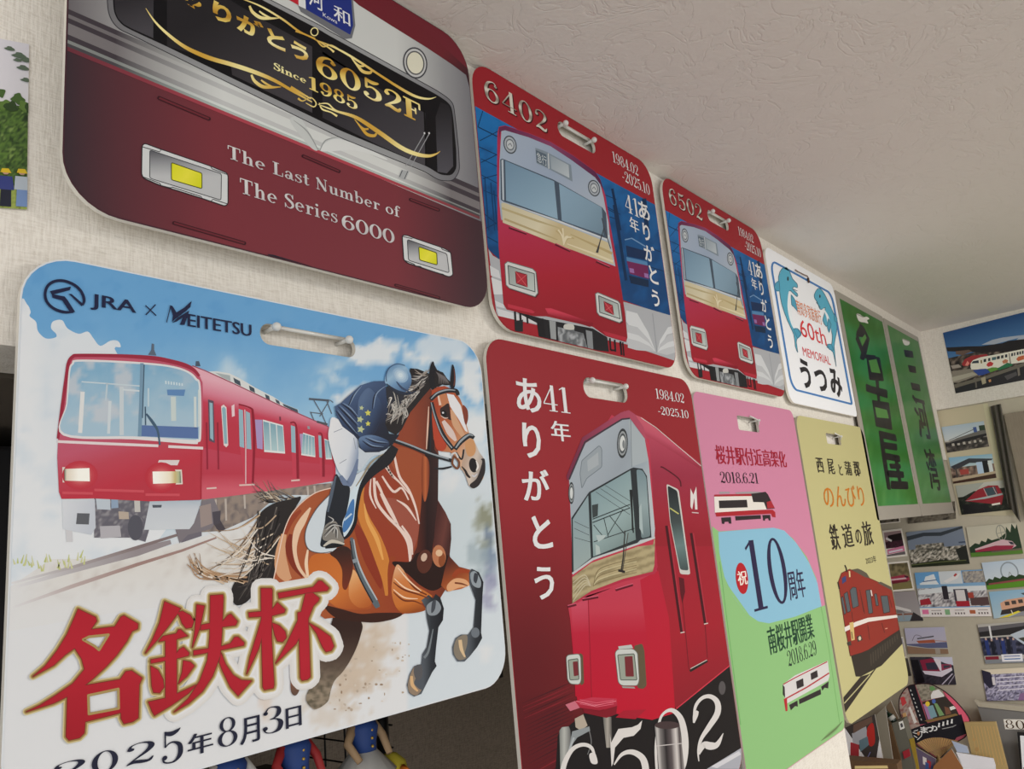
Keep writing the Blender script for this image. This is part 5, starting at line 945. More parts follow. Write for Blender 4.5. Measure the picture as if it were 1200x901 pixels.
# ==================================================================== red board, lower row
def farewell_board():
    Y = 0.0
    slot = slot_px((683.5, 452.5), (735.5, 465), (709, 446), (709, 468.5), Y)
    t, P = board('plain red board with white vertical lettering and a red train seen at an angle', 0.6855, 1.2005, 1.415, 2.026, 0.032, Y, (148, 40, 50), slot, 0.95)
    hook('clear plastic hook in the grip hole of the plain red board', slot, Y)
    w1 = crop(650, 470, 3.757); w2 = crop(740, 480, 2.906); w3 = crop(640, 690, 7.5); w4 = crop(640, 790, 5); w5 = crop(590, 430, 3.107); w6 = crop(560, 390, 3.75); w7 = crop(560, 640, 3.53)
    A = P.sub()
    A.poly([(560, 390), (890, 390), (900, 960), (560, 960)], lambda x, y: mix((150, 42, 50), (92, 28, 34), .9 * sm(560, 800, y) * sm(800, 620, x) + .5 * sm(800, 880, y + 14 * fbm(x * .3 + y, y, 12, 3))), 0, step=10)
    for i in range(22): y = 800 + i * 4.4; A.line([(612 + i * .5, y + 24), (650, y + 8), (672, y - 2)], [.4, 1.6, .3], random.choice([(84, 26, 36), (70, 26, 34), (124, 34, 44)]), .6, False)
    A.build('background_picture', t, PM)
    T = P.sub()
    # ballast and dark underside
    T.poly(w7((320, 930), (330, 780), (440, 690), (700, 700), (830, 660), (1045, 490), (1110, 880), (1120, 930)), (30, 27, 30), 1); T.poly(w4((940, 555), (1145, 430), (1165, 555)), (168, 170, 180), 1.5); T.poly(w4((965, 540), (1130, 450), (1140, 470), (1000, 550)), (206, 206, 212), 1.8)
    T.ell(w7((1010, 585))[0], 4, 7, (92, 88, 88), 1.6); T.ell(w4((1030, 80))[0], 4, 8, (86, 82, 84), 1.8)
    # side
    side = w1((330, 45), (372, 68), (410, 100), (470, 150)) + w6((780, 410), (985, 590)) + w7((1045, 490), (820, 672), (810, 720), (700, 400), (680, 170)) + w1((410, 200), (380, 110))
    T.poly(w6((640, 342), (700, 372), (985, 588), (1030, 900), (1060, 1330), (790, 1400), (760, 600)), G(w2((40, 100))[0], w2((20, 420))[0], (0, (176, 70, 92)), (.35, (154, 50, 72)), (.8, (156, 40, 56)), (1, (148, 34, 48))), 2)
    T.poly(w7((680, 0), (978, 0), (1044, 490), (818, 674)), G(w7((760, 100))[0], w7((930, 620))[0], (0, (158, 36, 52)), (.5, (162, 32, 48)), (1, (140, 30, 44))), 2.2)
    T.poly(w6((690, 360), (720, 372), (985, 580), (988, 605), (740, 450), (700, 400)), G(w6((820, 440))[0], w6((790, 500))[0], (0, (196, 92, 110)), (.4, (190, 84, 106)), (1, (150, 48, 68))), 2.6, curved=False)
    T.line(w6((715, 372), (780, 415), (980, 585)), .8, (206, 196, 192), 3, False)
    # side door, recesses, emblem
    T.line(w2((98, 195), (112, 200), (160, 235), (168, 262)), 1.6, (86, 26, 38), 3.2)
    T.poly(fillet(w2((118, 252), (160, 272), (200, 562), (165, 560), (130, 380)), 3), (202, 200, 196), 3.4); T.poly(fillet(w2((122, 258), (155, 276), (194, 548), (165, 545), (132, 380)), 3), G(w2((140, 280))[0], w2((180, 540))[0], (0, (40, 46, 50)), (.4, (66, 76, 78)), (.7, (104, 128, 128)), (1, (70, 84, 86))), 3.8)
    T.line(w2((130, 335), (160, 355)), 1.4, (190, 190, 110), 4, False)
    T.poly(w2((160, 570), (178, 575), (182, 620), (172, 660), (166, 630)), (90, 24, 36), 3.6)
    for a_, b_ in (((118, 395), (170, 760)), ((202, 420), (250, 730))): T.line(w2(a_, b_), 3, (68, 22, 32), 3.5, False); T.line(w2((a_[0] + 8, a_[1]), (b_[0] + 6, b_[1])), 1, (176, 56, 72), 3.8, False); T.line(w2((b_[0] - 4, b_[1]), (b_[0] + 10, b_[1] - 3)), 1.2, (206, 196, 190), 4, False)
    T.line(w2((168, 600), (195, 885)), .9, (112, 28, 40), 3.6, False); T.line(w2((250, 735), (258, 845)), .9, (112, 28, 40), 3.6, False); T.line(w2((198, 890), (258, 855)), 2.8, (40, 34, 36), 3.8, False); T.line(w2((200, 882), (256, 852)), .9, (196, 188, 184), 4.1, False)
    T.line(w7((820, 672), (1045, 490)), 1.2, (206, 60, 78), 3.6, False)
    T.poly(w2((200, 268), (210, 290), (220, 262), (224, 340), (216, 340), (213, 300), (206, 340), (200, 330)), (222, 216, 214), 4); T.line(w2((205, 350), (228, 352)), 1, (216, 206, 206), 4, False)
    # front
    T.poly(w1((415, 170), (440, 560), (450, 780), (440, 901)) + w7((700, 130), (790, 300), (812, 690), (720, 718), (600, 700), (410, 640), (380, 300), (372, 250), (450, 205), (560, 170)) + w1((76, 890), (75, 700), (68, 520), (60, 360), (250, 60)), G(w7((500, 170))[0], w7((520, 660))[0], (0, (188, 60, 82)), (.2, (190, 58, 78)), (.4, (182, 30, 56)), (1, (186, 24, 50))), 4)
    T.poly(w7((385, 250), (455, 210), (470, 640), (402, 620)), G(w7((400, 250))[0], w7((430, 620))[0], (0, (196, 74, 96)), (.3, (184, 34, 60)), (1, (180, 22, 48))), 4.2)
    T.poly(w7((670, 140), (745, 100), (790, 300), (815, 680), (715, 718), (700, 400)), G(w7((690, 180))[0], w7((780, 640))[0], (0, (182, 34, 58)), (1, (186, 24, 48))), 4.2); T.line(w7((455, 210), (462, 420), (470, 640)), 1, (150, 26, 46), 4.4, False)
    # roof rim
    T.poly(w1((55, 350), (50, 330), (120, 160), (290, 50), (325, 40), (352, 58), (390, 115), (410, 200), (395, 165), (330, 75), (295, 82), (135, 185), (65, 340)), G(w1((80, 200))[0], w1((380, 120))[0], (0, (120, 48, 72)), (.5, (150, 66, 92)), (1, (176, 78, 100))), 6, curved=False); T.line(w1((62, 345), (132, 180), (295, 80), (330, 76)), 2, (64, 54, 66), 6.3, False)
    # grey cab face
    T.poly(w1((62, 345), (135, 185), (295, 82), (330, 76), (395, 165), (412, 260), (440, 560), (438, 600), (372, 625), (170, 700), (78, 760), (70, 520)), G(w1((140, 250))[0], w1((420, 420))[0], (0, (164, 174, 184)), (.45, (150, 160, 170)), (.68, (156, 168, 178)), (1, (182, 190, 196))), 5)
    T.poly(w1((325, 78), (395, 165), (412, 262), (335, 290), (332, 180)), (166, 176, 182), 5.3); T.line(w1((333, 80), (338, 290)), .8, (120, 130, 138), 5.5, False)
    T.poly(fillet(w1((118, 262), (195, 195), (206, 210), (206, 290), (140, 340), (118, 385), (110, 320)), 2), (150, 160, 168), 5.4); T.rim(fillet(w1((118, 262), (195, 195), (206, 210), (206, 290), (140, 340), (118, 385), (110, 320)), 2), .8, (110, 120, 128), 5.6); T.poly(w1((142, 262), (190, 225), (192, 280), (145, 310)), (166, 174, 180), 5.7)
    for c, rx, ry in ((w1((297, 186))[0], 6.4, 17.5), (w1((72, 405))[0], 3.4, 13)):
        for f, col, L in ((1, (52, 56, 60), 6), (.82, (150, 156, 160), 6.3), (.68, (78, 84, 88), 6.6), (.52, (206, 210, 210), 6.9)): T.ell(c, rx * f, ry * f, col, L, .03 if rx > 5 else 0)
    T.ell(w1((302, 190))[0], 1.5, 5, (120, 126, 130), 7.2)
    # glazing
    T.poly(w1((150, 400), (335, 296), (345, 292), (385, 298), (405, 330), (425, 600), (375, 612), (362, 625), (165, 690), (75, 755), (72, 515)), (46, 52, 56), 6)
    T.poly(w1((158, 405), (332, 305), (356, 610), (168, 685)), G(w1((170, 420))[0], w1((350, 620))[0], (0, (132, 156, 162)), (.5, (150, 172, 174)), (1, (116, 134, 134))), 6.4); T.poly(w1((78, 520), (146, 415), (158, 690), (82, 750)), G(w1((80, 540))[0], w1((150, 700))[0], (0, (140, 160, 166)), (1, (150, 166, 166))), 6.4); T.poly(fillet(w1((358, 300), (385, 304), (402, 335), (420, 595), (380, 605)), 3), G(w1((360, 320))[0], w1((410, 590))[0], (0, (120, 142, 150)), (.5, (146, 164, 168)), (1, (110, 128, 132))), 6.4)
    GD = (44, 52, 54)
    for pts, w_ in ((((165, 520), (330, 455)), 1.2), (((165, 535), (330, 470)), 1.2), (((170, 545), (215, 600)), .9), (((215, 515), (235, 600)), .9), (((240, 505), (310, 590)), .9), (((300, 475), (232, 590)), .9), (((170, 620), (350, 560)), 1), (((180, 400), (330, 500)), .5), (((220, 370), (330, 440)), .5), (((200, 385), (330, 470)), .5), (((85, 560), (150, 590)), .5), (((85, 600), (155, 620)), .5), (((85, 530), (150, 560)), .5), (((330, 390), (345, 580)), 1.6)): T.line(w1(*pts), w_, GD, 6.8, False)
    T.poly(w1((162, 458), (190, 452), (188, 505), (165, 515)), (60, 68, 70), 6.9); T.poly(w1((180, 590), (225, 590), (215, 605), (190, 620)), (176, 190, 190), 6.8); T.poly(w1((178, 630), (195, 640), (200, 672), (180, 678)), (176, 190, 188), 6.8); T.poly(w1((370, 470), (380, 450), (388, 590), (372, 560)), (166, 182, 184), 6.8)
    T.line(w1((76, 760), (168, 695), (365, 628), (440, 600)), 2.4, (190, 194, 196), 6.9, False)
    # patterned band
    bd = w1((76, 775), (160, 712), (365, 640), (432, 632), (440, 590), (452, 730), (440, 758), (300, 790), (160, 840), (76, 895))
    T.poly(bd, lambda x, y: mix((176, 162, 126), (140, 128, 96), sm(-.1, .3, math.sin((y + .36 * x) * .62) * .4 + fbm(x, y, 16, 2)) * .9), 6.2, step=3)
    for k in range(5): T.line(w1((80, 800 + k * 20), (130, 765 + k * 12), (158, 815)), [.8, 1.2, .5], (190, 182, 156), 6.8)
    for k in range(5): T.line(w1((168, 815), (190, 745 + k * 14), (260, 715 + k * 16), (360, 690 + k * 16)), [.6, 1.2, 1, .8], (196, 186, 150) if k % 2 else (130, 116, 84), 6.8)
    T.poly(w1((440, 590), (452, 730), (440, 760), (300, 795), (160, 845), (76, 900), (60, 901), (160, 835), (300, 782), (430, 750), (438, 720)), (176, 48, 72), 6.9)
    # wiper
    T.line(w1((308, 570), (300, 690), (292, 745)), [1.2, 1.6, 2], (52, 50, 48), 7.2, False); T.line(w1((322, 580), (298, 745)), .9, (70, 66, 62), 7.2, False); T.line(w1((278, 745), (308, 752)), 2.8, (40, 36, 38), 7.4, False); T.line(w1((336, 390), (342, 570)), 2, (36, 40, 42), 7.2, False)
    # grab steps
    for p0, p1 in ((w3((185, 158))[0], w3((262, 138))[0]), (w3((315, 98))[0], w3((455, 72))[0]), (w7((568, 182))[0], w7((640, 160))[0])): T.line([p0, p1], 2.6, (98, 22, 40), 7.2, False); T.line([(p0[0], p0[1] - 1.6), (p1[0], p1[1] - 1.6)], 1, (206, 96, 118), 7.5, False)
    # lamps
    for o, i, r, sh in (((((172, 600), (190, 580), (285, 570), (300, 600), (305, 800), (290, 840), (210, 835), (185, 800)), ((190, 625), (275, 612), (285, 795), (205, 800)), ((230, 640), (272, 635), (280, 760), (240, 768)), ((290, 560), (320, 580), (330, 830), (300, 850)))), ((((602, 560), (625, 530), (760, 525), (800, 560), (815, 800), (800, 850), (660, 850), (630, 820)), ((625, 580), (770, 570), (795, 800), (650, 800)), ((685, 595), (755, 590), (768, 770), (695, 770)), ((770, 500), (840, 480), (860, 540), (880, 850), (850, 880), (800, 870))))):
        T.poly(fillet(w3(*sh), 2), (96, 84, 64), 6.8); T.poly(fillet(w3(*o), 3), (198, 202, 198), 7); T.rim(fillet(w3(*o), 3), .8, (110, 110, 104), 7.2); T.poly(fillet(w3(*i), 1.5), (150, 158, 146), 7.5); T.rim(fillet(w3(*i), 1.5), 1, (84, 92, 86), 7.8); T.poly(fillet(w3(*r), 1), (116, 46, 52), 8.2)
    T.poly(w3((630, 505), (745, 490), (760, 520), (635, 530)), (186, 190, 188), 7.4); T.poly(w3((660, 855), (770, 860), (780, 875), (670, 870)), (150, 152, 150), 7.4)
    # step, coupler
    T.poly(w7((400, 640), (470, 625), (572, 630), (575, 660), (500, 680), (420, 668)), G(w7((480, 620))[0], w7((480, 690))[0], (0, (196, 60, 84)), (1, (150, 26, 46))), 7.5); T.poly(w7((430, 670), (500, 682), (575, 660), (570, 695), (530, 710), (440, 690)), (126, 24, 40), 7.3); T.poly(w7((360, 655), (400, 640), (420, 668), (380, 682)), (196, 110, 126), 7.4); T.poly(w7((568, 708), (600, 680), (695, 675), (650, 715)), (164, 30, 50), 7.6); T.line(w7((405, 640), (480, 660), (570, 640)), .7, (226, 130, 146), 7.9, False)
    for k in range(3): T.line(w7((420, 635 + k * 8), (490, 648 + k * 8), (560, 636 + k * 8)), .6, (220, 110, 130), 7.9, False)
    T.poly(w4((75, 330), (90, 310), (130, 305), (140, 330), (145, 430), (110, 500), (100, 560), (80, 560)), G(w4((75, 400))[0], w4((145, 400))[0], (0, (120, 122, 120)), (.4, (176, 178, 174)), (1, (90, 90, 92))), 7.4); T.poly(w4((165, 260), (215, 235), (240, 300), (200, 330), (170, 310)), (176, 164, 150), 7.4); T.poly(w4((150, 335), (250, 305), (255, 330), (180, 370), (130, 440)), (140, 146, 150), 7.6); T.poly(w4((330, 250), (380, 250), (385, 430), (350, 430)), G(w4((330, 300))[0], w4((385, 300))[0], (0, (90, 88, 86)), (.5, (166, 160, 152)), (1, (70, 68, 68))), 7.3)
    T.line(w4((160, 370), (135, 440), (100, 540)), 2.4, (170, 176, 180), 7.8, False); T.line(w4((250, 330), (262, 400), (240, 470)), 1, (120, 120, 122), 7.6)
    T.build('train_picture', t, PM)
    X = P.sub(); X.lean = .03; W = (226, 226, 228)
    def ch(c, bl, tr, f=.0, sm_=.035): X.text(c, w5(bl)[0], w5(tr)[0], W, 10, f, sm_)
    ch('あ', (48, 160), (130, 50), .01); ch('り', (72, 330), (130, 208), .012); ch('が', (70, 487), (162, 375), .01); ch('と', (106, 665), (170, 540), .015); ch('う', (115, 850), (178, 722), .012)
    X.serif('41', w5((143, 158))[0], w5((238, 78))[0], W, 10, .06); ch('年', (174, 268), (238, 202), 0, .04)
    X.serif('1984.02', w6((780, 288))[0], w6((902, 268))[0], W, 10, .03); X.serif('-2025.10', w6((790, 358))[0], w6((922, 342))[0], W, 10, .03)
    # the big old-style number at the bottom, its 0 printed as a bright metal post
    for pts, ws in (((w4((298, 520), (262, 520), (250, 470), (282, 460))), None),): X.poly(pts, (214, 210, 208), 10.2, curved=True)
    X.line(w4((285, 490), (262, 430), (210, 412), (150, 440), (105, 520), (85, 620)), [2, 4, 4.5, 5, 6, 6], (214, 210, 208), 10)
    X.poly(w4((370, 345), (378, 400), (420, 320), (500, 310), (535, 295), (560, 270), (550, 320), (510, 360), (450, 372), (400, 430), (390, 520), (380, 540)), (214, 210, 208), 10)
    X.line(w4((395, 530), (440, 470), (500, 455), (560, 490), (580, 560), (570, 640)), [1.5, 4, 6, 7.5, 8, 6], (214, 210, 208), 10.2)
    X.line(w4((645, 560), (640, 420), (660, 280), (690, 225), (740, 212), (790, 270), (812, 400), (800, 530), (770, 600)), [3, 3, 3, 3, 5, 7, 8, 7, 3], (214, 210, 208), 10)
    X.line(w4((885, 215), (872, 240), (862, 285)), [3, 6, 2], (214, 210, 208), 10.3); X.line(w4((860, 275), (872, 190), (910, 140), (960, 130), (1000, 165), (1000, 230), (950, 310), (905, 380), (888, 450), (892, 510)), [1.5, 3.5, 4, 5, 6.5, 7, 6, 4, 2.5, 1], (214, 210, 208), 10); X.line(w4((895, 470), (920, 415), (960, 420), (1000, 410), (1035, 345)), [1, 7, 9, 6, .6], (214, 210, 208), 10.1)
    X.poly(w4((632, 300), (780, 300), (808, 555), (812, 640), (660, 640), (655, 540)), G(w4((632, 400))[0], w4((795, 390))[0], (0, (60, 56, 58)), (.12, (190, 186, 184)), (.22, (120, 116, 116)), (.4, (40, 36, 40)), (.6, (92, 84, 86)), (.78, (206, 200, 198)), (.9, (70, 62, 64)), (1, (150, 144, 144))), 11); X.ell(w4((706, 298))[0], 14.8, 4.6, (70, 56, 58), 11.4); X.line(w4((642, 420), (790, 405)), 1, (196, 190, 190), 11.5, False)
    X.build('printed_lettering', t, PM)
farewell_board()

# ==================================================================== pink, blue and green anniversary board
def anniversary_board():
    Y = 0.0
    slot = slot_px((864.5, 495), (889, 499), (876, 488.5), (876, 505), Y, 0.005)
    t, P = board('pink, light blue and light green board with two small train drawings', 1.2045, 1.654, 1.376, 2.009, 0.02, Y, (192, 124, 152), slot, 0.8, edge=(190, 182, 176))
    hook('thin wire hook in the grip hole of the pink and green board', slot, Y, False)
    p5 = crop(800, 440, 4.2857); p6 = crop(800, 640, 4.2857); a = crop(825, 500, 6.008); b = crop(840, 600, 3.607)
    A = P.sub()
    A.poly(b((-20, 60), (8, 82), (200, 68), (262, 70), (320, 110), (380, 190), (420, 280), (440, 400), (480, 385), (700, 1400), (60, 1400), (-20, 500)), (132, 178, 118), 1)
    A.poly(b((6, 84), (120, 74), (240, 66), (285, 78), (335, 130), (390, 215), (425, 300), (442, 398), (330, 442), (220, 470), (175, 462), (120, 425), (70, 360), (30, 270), (10, 170)), (128, 176, 200), 1.5)
    A.poly(b((0, 84), (8, 170), (32, 275), (72, 362), (122, 427), (140, 440), (40, 300), (-10, 160)), (132, 178, 118), 1.8)
    for x0, y0, x1, y1 in ((96, 470, 84, 500), (870, 840, 880, 860)): pass
    A.line(b((12, 210), (40, 440), (100, 900)), .7, (92, 150, 84), 2, False); A.line(b((440, 400), (470, 560), (520, 900)), .8, (110, 160, 96), 2, False)
    for k, (w_, col) in enumerate(((5, (122, 166, 108)), (3, (108, 140, 92)), (1.4, (92, 108, 72)))): A.line([(962, 868), (972, 860), (980, 853), (987, 845)], [.4, w_, w_ * .8, .4], col, 2.3 + k * .2)
    A.build('colour_fields', t, PM)
    D = P.sub(); BK = (44, 38, 42)
    for q in (((105, 458), (180, 458), (180, 470), (108, 472)), ((218, 462), (330, 456), (400, 458), (400, 470), (225, 472))): D.poly(a(*q), (150, 142, 146), 3)
    D.poly(a((72, 478), (335, 472), (345, 490), (70, 492)), (156, 40, 50), 3); D.poly(a((330, 472), (432, 458), (448, 475), (498, 575), (440, 580), (345, 530)), BK, 3.2); D.poly(a((440, 530), (470, 520), (496, 572), (445, 575)), (158, 40, 50), 3.6)
    D.poly(a((70, 492), (335, 488), (345, 530), (420, 532), (440, 582), (300, 590), (75, 605)), (214, 208, 202), 3.4); D.poly(a((102, 520), (300, 514), (306, 568), (106, 574)), BK, 3.8); D.poly(a((78, 604), (300, 590), (480, 584), (500, 600), (503, 638), (480, 635), (470, 612), (300, 622), (85, 632)), (160, 36, 46), 3.8)
    for q in (((120, 640), (188, 636), (192, 682), (175, 682), (170, 668), (145, 670), (140, 685), (125, 682)), ((218, 630), (398, 622), (400, 648), (222, 660)), ((410, 622), (465, 620), (468, 660), (455, 660), (450, 645), (430, 648), (428, 662), (416, 660))): D.poly(a(*q), BK, 3.5)
    D.build('train_picture', t, PM)
    D.poly(b((278, 728), (330, 690), (468, 628), (476, 690), (470, 712), (290, 812)), (198, 196, 196), 3); D.line(b((280, 728), (330, 700), (466, 632)), 1.2, (162, 40, 52), 3.4, False); D.line(b((288, 790), (380, 740), (474, 680)), 1.6, (162, 40, 52), 3.4, False); D.poly(b((278, 728), (286, 740), (288, 785), (278, 770)), BK, 3.4); D.poly(b((282, 790), (296, 785), (298, 840), (290, 842)), (170, 38, 50), 3.7)
    for q in (((334, 716), (364, 702), (367, 735), (338, 748)), ((395, 682), (423, 668), (427, 696), (398, 710)), ((305, 815), (340, 796), (342, 822), (330, 820), (312, 838)), ((346, 792), (438, 748), (440, 770), (348, 812)), ((440, 738), (472, 715), (470, 745), (455, 742), (445, 755))): D.poly(b(*q), BK, 3.6)
    D.build('train_picture', t, PM)
    X = P.sub(); X.lean = .12; CR = (150, 28, 48); NV = (40, 34, 66); GN = (28, 62, 46)
    X.text('桜井駅付近高架化', a((80, 262))[0], a((577, 174))[0], CR, 5, 0, .05); X.serif('2018.6.21', a((108, 396))[0], a((384, 326))[0], (40, 30, 40), 5, .02)
    X.lean = .05; X.serif('10', b((135, 424))[0], b((288, 104))[0], NV, 5, .14); X.lean = .12
    X.ell(b((105, 280))[0], 7.2, 18.5, (168, 28, 40), 5, -.1, 24); X.text('祝', b((84, 312))[0], b((130, 244))[0], (222, 214, 206), 5.5, 0, .04)
    X.text('周年', b((295, 375))[0], b((376, 236))[0], NV, 5, 0, .05); X.text('南桜井駅開業', b((205, 606))[0], b((418, 428))[0], GN, 5, 0, .06); X.serif('2018.6.29', b((289, 655))[0], b((428, 540))[0], (34, 48, 44), 5, .02)
    X.build('printed_lettering', t, PM)
anniversary_board()

# ==================================================================== yellow journey board
def journey_board():
    Y = 0.0
    slot = slot_px((968.5, 513), (985, 516), (976, 508.5), (976, 520.5), Y, 0.004)
    t, P = board('pale yellow board with orange lettering and a drawing of an old red train', 1.664, 2.124, 1.377, 2.001, 0.03, Y, (182, 176, 127), slot, 0.82, edge=(176, 168, 150))
    hook('thin wire hook in the grip hole of the pale yellow board', slot, Y, False)
    y5 = crop(930, 500, 5.007); y6 = crop(970, 640, 4.29)
    D = P.sub(); RD = (134, 42, 34); BK = (46, 40, 36); GY = (78, 86, 92)
    D.poly(y6((78, 760), (165, 655), (215, 640), (375, 490), (372, 430), (400, 380), (260, 590), (85, 840)), BK, 2); D.line(y6((82, 790), (212, 645)), 1.2, (176, 170, 126), 3, False)
    D.poly(y6((112, 530), (205, 500), (360, 400), (375, 490), (270, 600), (165, 655), (140, 655)), BK, 2.4)
    for i in range(12): x = 215 + i * 12; D.line(y6((x, 540 - i * 9), (x + 3, 600 - i * 12)), 1.2, (70, 62, 54), 2.7, False)
    D.poly(y6((52, 180), (68, 135), (110, 115), (185, 150), (320, 210), (360, 420), (205, 520), (170, 535), (112, 552), (100, 480), (85, 400)), RD, 3); D.rim(y6((52, 180), (68, 135), (110, 115), (185, 150), (320, 210), (360, 420), (205, 520), (170, 535), (112, 552), (100, 480), (85, 400)), .6, (70, 28, 26), 3.1)
    D.poly(y6((118, 118), (150, 112), (170, 120), (195, 135), (212, 162), (185, 155)), (84, 76, 66), 3.3); D.poly(y6((250, 185), (265, 178), (320, 205), (322, 222)), (84, 76, 66), 3.3)
    D.line(y6((85, 95), (92, 110), (95, 130)), 1.6, BK, 3.4, False); D.line(y6((108, 125), (110, 155)), 1.6, (206, 190, 140), 3.6, False); D.line(y6((50, 180), (58, 215)), 1.6, BK, 3.5, False)
    D.poly(y6((70, 160), (90, 148), (92, 175), (72, 190)), (52, 60, 110), 3.6)
    for q in (((66, 262), (75, 250), (92, 335), (82, 345)), ((80, 240), (98, 228), (115, 325), (98, 335)), ((110, 222), (125, 205), (142, 208), (155, 300), (125, 312)), ((190, 222), (212, 218), (226, 335), (205, 340)), ((232, 240), (245, 238), (255, 298), (242, 300)), ((265, 250), (300, 248), (312, 330), (280, 338))): D.poly(fillet(y6(*q), .8), GY, 3.6); D.rim(fillet(y6(*q), .8), .7, (60, 28, 28), 3.8)
    for pts in (((160, 218), (185, 340)), ((215, 215), (225, 260)), ((308, 250), (322, 310)), ((200, 395), (210, 470)), ((270, 385), (285, 435)), ((120, 330), (130, 420)), ((165, 250), (180, 330))): D.line(y6(*pts), .8, (84, 30, 28), 3.6, False)
    D.poly(y6((82, 408), (140, 380), (200, 360), (350, 345), (352, 358), (205, 380), (145, 402), (86, 430)), (214, 206, 200), 4); D.line(y6((216, 220), (222, 250)), 1.2, (214, 206, 200), 4, False)
    D.poly(y6((108, 385), (128, 380), (135, 470), (118, 475)), (196, 170, 110), 4.3); D.poly(y6((145, 455), (165, 445), (175, 470), (150, 482)), (60, 54, 50), 4.3); D.poly(y6((95, 485), (115, 475), (118, 498), (100, 500)), (60, 54, 50), 4.3); D.ell(y6((160, 463))[0], 1.6, 2.4, (196, 186, 160), 4.6); D.line(y6((118, 430), (124, 465)), 1, (70, 60, 40), 4.6, False); D.line(y6((288, 415), (300, 412)), 1, (206, 150, 130), 4.2, False)
    D.build('train_picture', t, PM)
    X = P.sub(); X.lean = .15; K = (44, 38, 34); O = (190, 112, 34)
    for c, bl, tr in (('西', (130, 268), (178, 184)), ('尾', (195, 278), (242, 190)), ('と', (262, 284), (288, 222)), ('蒲', (296, 284), (342, 204)), ('郡', (348, 290), (393, 206))): X.text(c, y5(bl)[0], y5(tr)[0], K, 4, 0, .06)
    X.text('のんびり', y5((168, 478))[0], y5((420, 345))[0], O, 4, -.004, .03)
    for c, bl, tr in (('鉄', (204, 728), (275, 568)), ('道', (278, 712), (355, 568)), ('の', (358, 690), (403, 600)), ('旅', (396, 700), (468, 552))): X.text(c, y5(bl)[0], y5(tr)[0], K, 4, 0, .05)
    X.text('2023年', y5((418, 808))[0], y5((488, 754))[0], K, 4)
    X.build('printed_lettering', t, PM)
journey_board()

# ==================================================================== white board with two dolphins
def dolphin_board():
    Y = 0.0
    slot = stadium(1.862, 1.916, 2.293, 2.303)
    t, P = board('white board with a blue border line and two blue dolphins', 1.647, 2.1, 2.027, 2.382, [0.03, 0.03, 0.012, 0.03], Y, (222, 224, 228), None, 0.74)
    u = crop(890, 280, 4.29)
    A = P.sub(); BL = (66, 116, 172)
    ring = rrect(1.672, 2.073, 2.058, 2.353, [0.03, 0.03, 0.006, 0.03], 6)
    A.line([to_px((x, Y, z)) for x, z in ring], [2.2] * len(ring), BL, 2, False, True)
    A.build('border_line', t, PM)
    D = P.sub(); DB = (82, 160, 186); DL = (60, 96, 112); WH = (218, 224, 228)
    for pts, belly, fins in (
        (((112, 150), (135, 143), (152, 165), (165, 200), (188, 225), (190, 245), (175, 240), (165, 250), (190, 275), (188, 290), (165, 270), (150, 260), (145, 330), (155, 400), (175, 450), (190, 450), (208, 470), (205, 488), (190, 500), (185, 520), (192, 570), (180, 540), (172, 480), (140, 410), (112, 330), (100, 260), (95, 190)), ((148, 262), (165, 300), (160, 350), (170, 420), (180, 455), (165, 440), (148, 390), (140, 330)), (((98, 212), (80, 222), (74, 245), (85, 262), (102, 258)), ((158, 280), (180, 310), (192, 365), (175, 345), (160, 330)), ((170, 455), (190, 450), (207, 478), (190, 500)))),
        (((290, 252), (305, 250), (325, 275), (345, 315), (370, 370), (390, 420), (385, 480), (375, 540), (385, 640), (370, 570), (340, 545), (342, 530), (362, 530), (365, 480), (350, 430), (335, 440), (318, 410), (325, 380), (330, 345), (310, 355), (300, 345), (290, 318), (278, 300), (275, 280)), ((318, 350), (335, 390), (345, 440), (360, 470), (350, 400), (330, 360)), (((375, 375), (390, 400), (388, 420), (376, 410)), ((345, 400), (340, 445), (350, 470), (360, 430)), ((340, 530), (362, 530), (372, 560), (350, 555))))):
        D.poly(u(*pts), DB, 2); D.rim(smooth(u(*pts), True, 2), .7, DL, 2.3)
        D.poly(u(*belly), WH, 2.6, curved=True)
        for q in fins: D.poly(u(*q), (74, 148, 176), 2.9, curved=True); D.rim(u(*q), .5, DL, 3.1)
        if pts[0][0] < 200: D.ell(u((142, 200))[0], 1, 2.6, (40, 44, 50), 3.4); D.line(u((165, 250), (190, 262)), .7, DL, 3.4, False)
        else: D.ell(u((303, 288))[0], .8, 2, (40, 44, 50), 3.4); D.line(u((285, 318), (305, 345)), .7, DL, 3.4, False)
        D.build('dolphin_picture', t, PM)
    X = P.sub(); X.lean = .12
    X.text('南知多家族旅行', u((190, 378))[0], u((305, 360))[0], (206, 120, 70), 4, .0, .0)
    X.text('60th', u((207, 488))[0], u((328, 455))[0], (196, 52, 56), 4); X.text('MEMORIAL', u((222, 587))[0], u((350, 592))[0], (196, 52, 56), 4)
    for c, bl, tr in (('う', (203, 746), (258, 612)), ('つ', (278, 760), (340, 665)), ('み', (352, 788), (414, 662))): X.text(c, u(bl)[0], u(tr)[0], (40, 38, 40), 4, .03, .02)
    X.build('printed_lettering', t, PM)
    h = empty('wall_hook', (1.895, -0.004, 2.2985), 'reddish wire loop at the top edge of the dolphin board', 'hook', 'hooks carrying the boards')
    pts = u((180, 155), (195, 165), (225, 180), (240, 186), (248, 200), (250, 218)); MB().tube([on_y(x, y, -0.003) for x, y in pts], 0.0012).build('wire', mat('rusty wire', (120, 84, 66), 0.5), h, True)
    MB().tube([on_y(*u((244, 196))[0], -0.0035), on_y(*u((249, 220))[0], -0.0035)], 0.0024).build('clasp', mat('brown clasp', (84, 58, 46), 0.5), h, True)
dolphin_board()

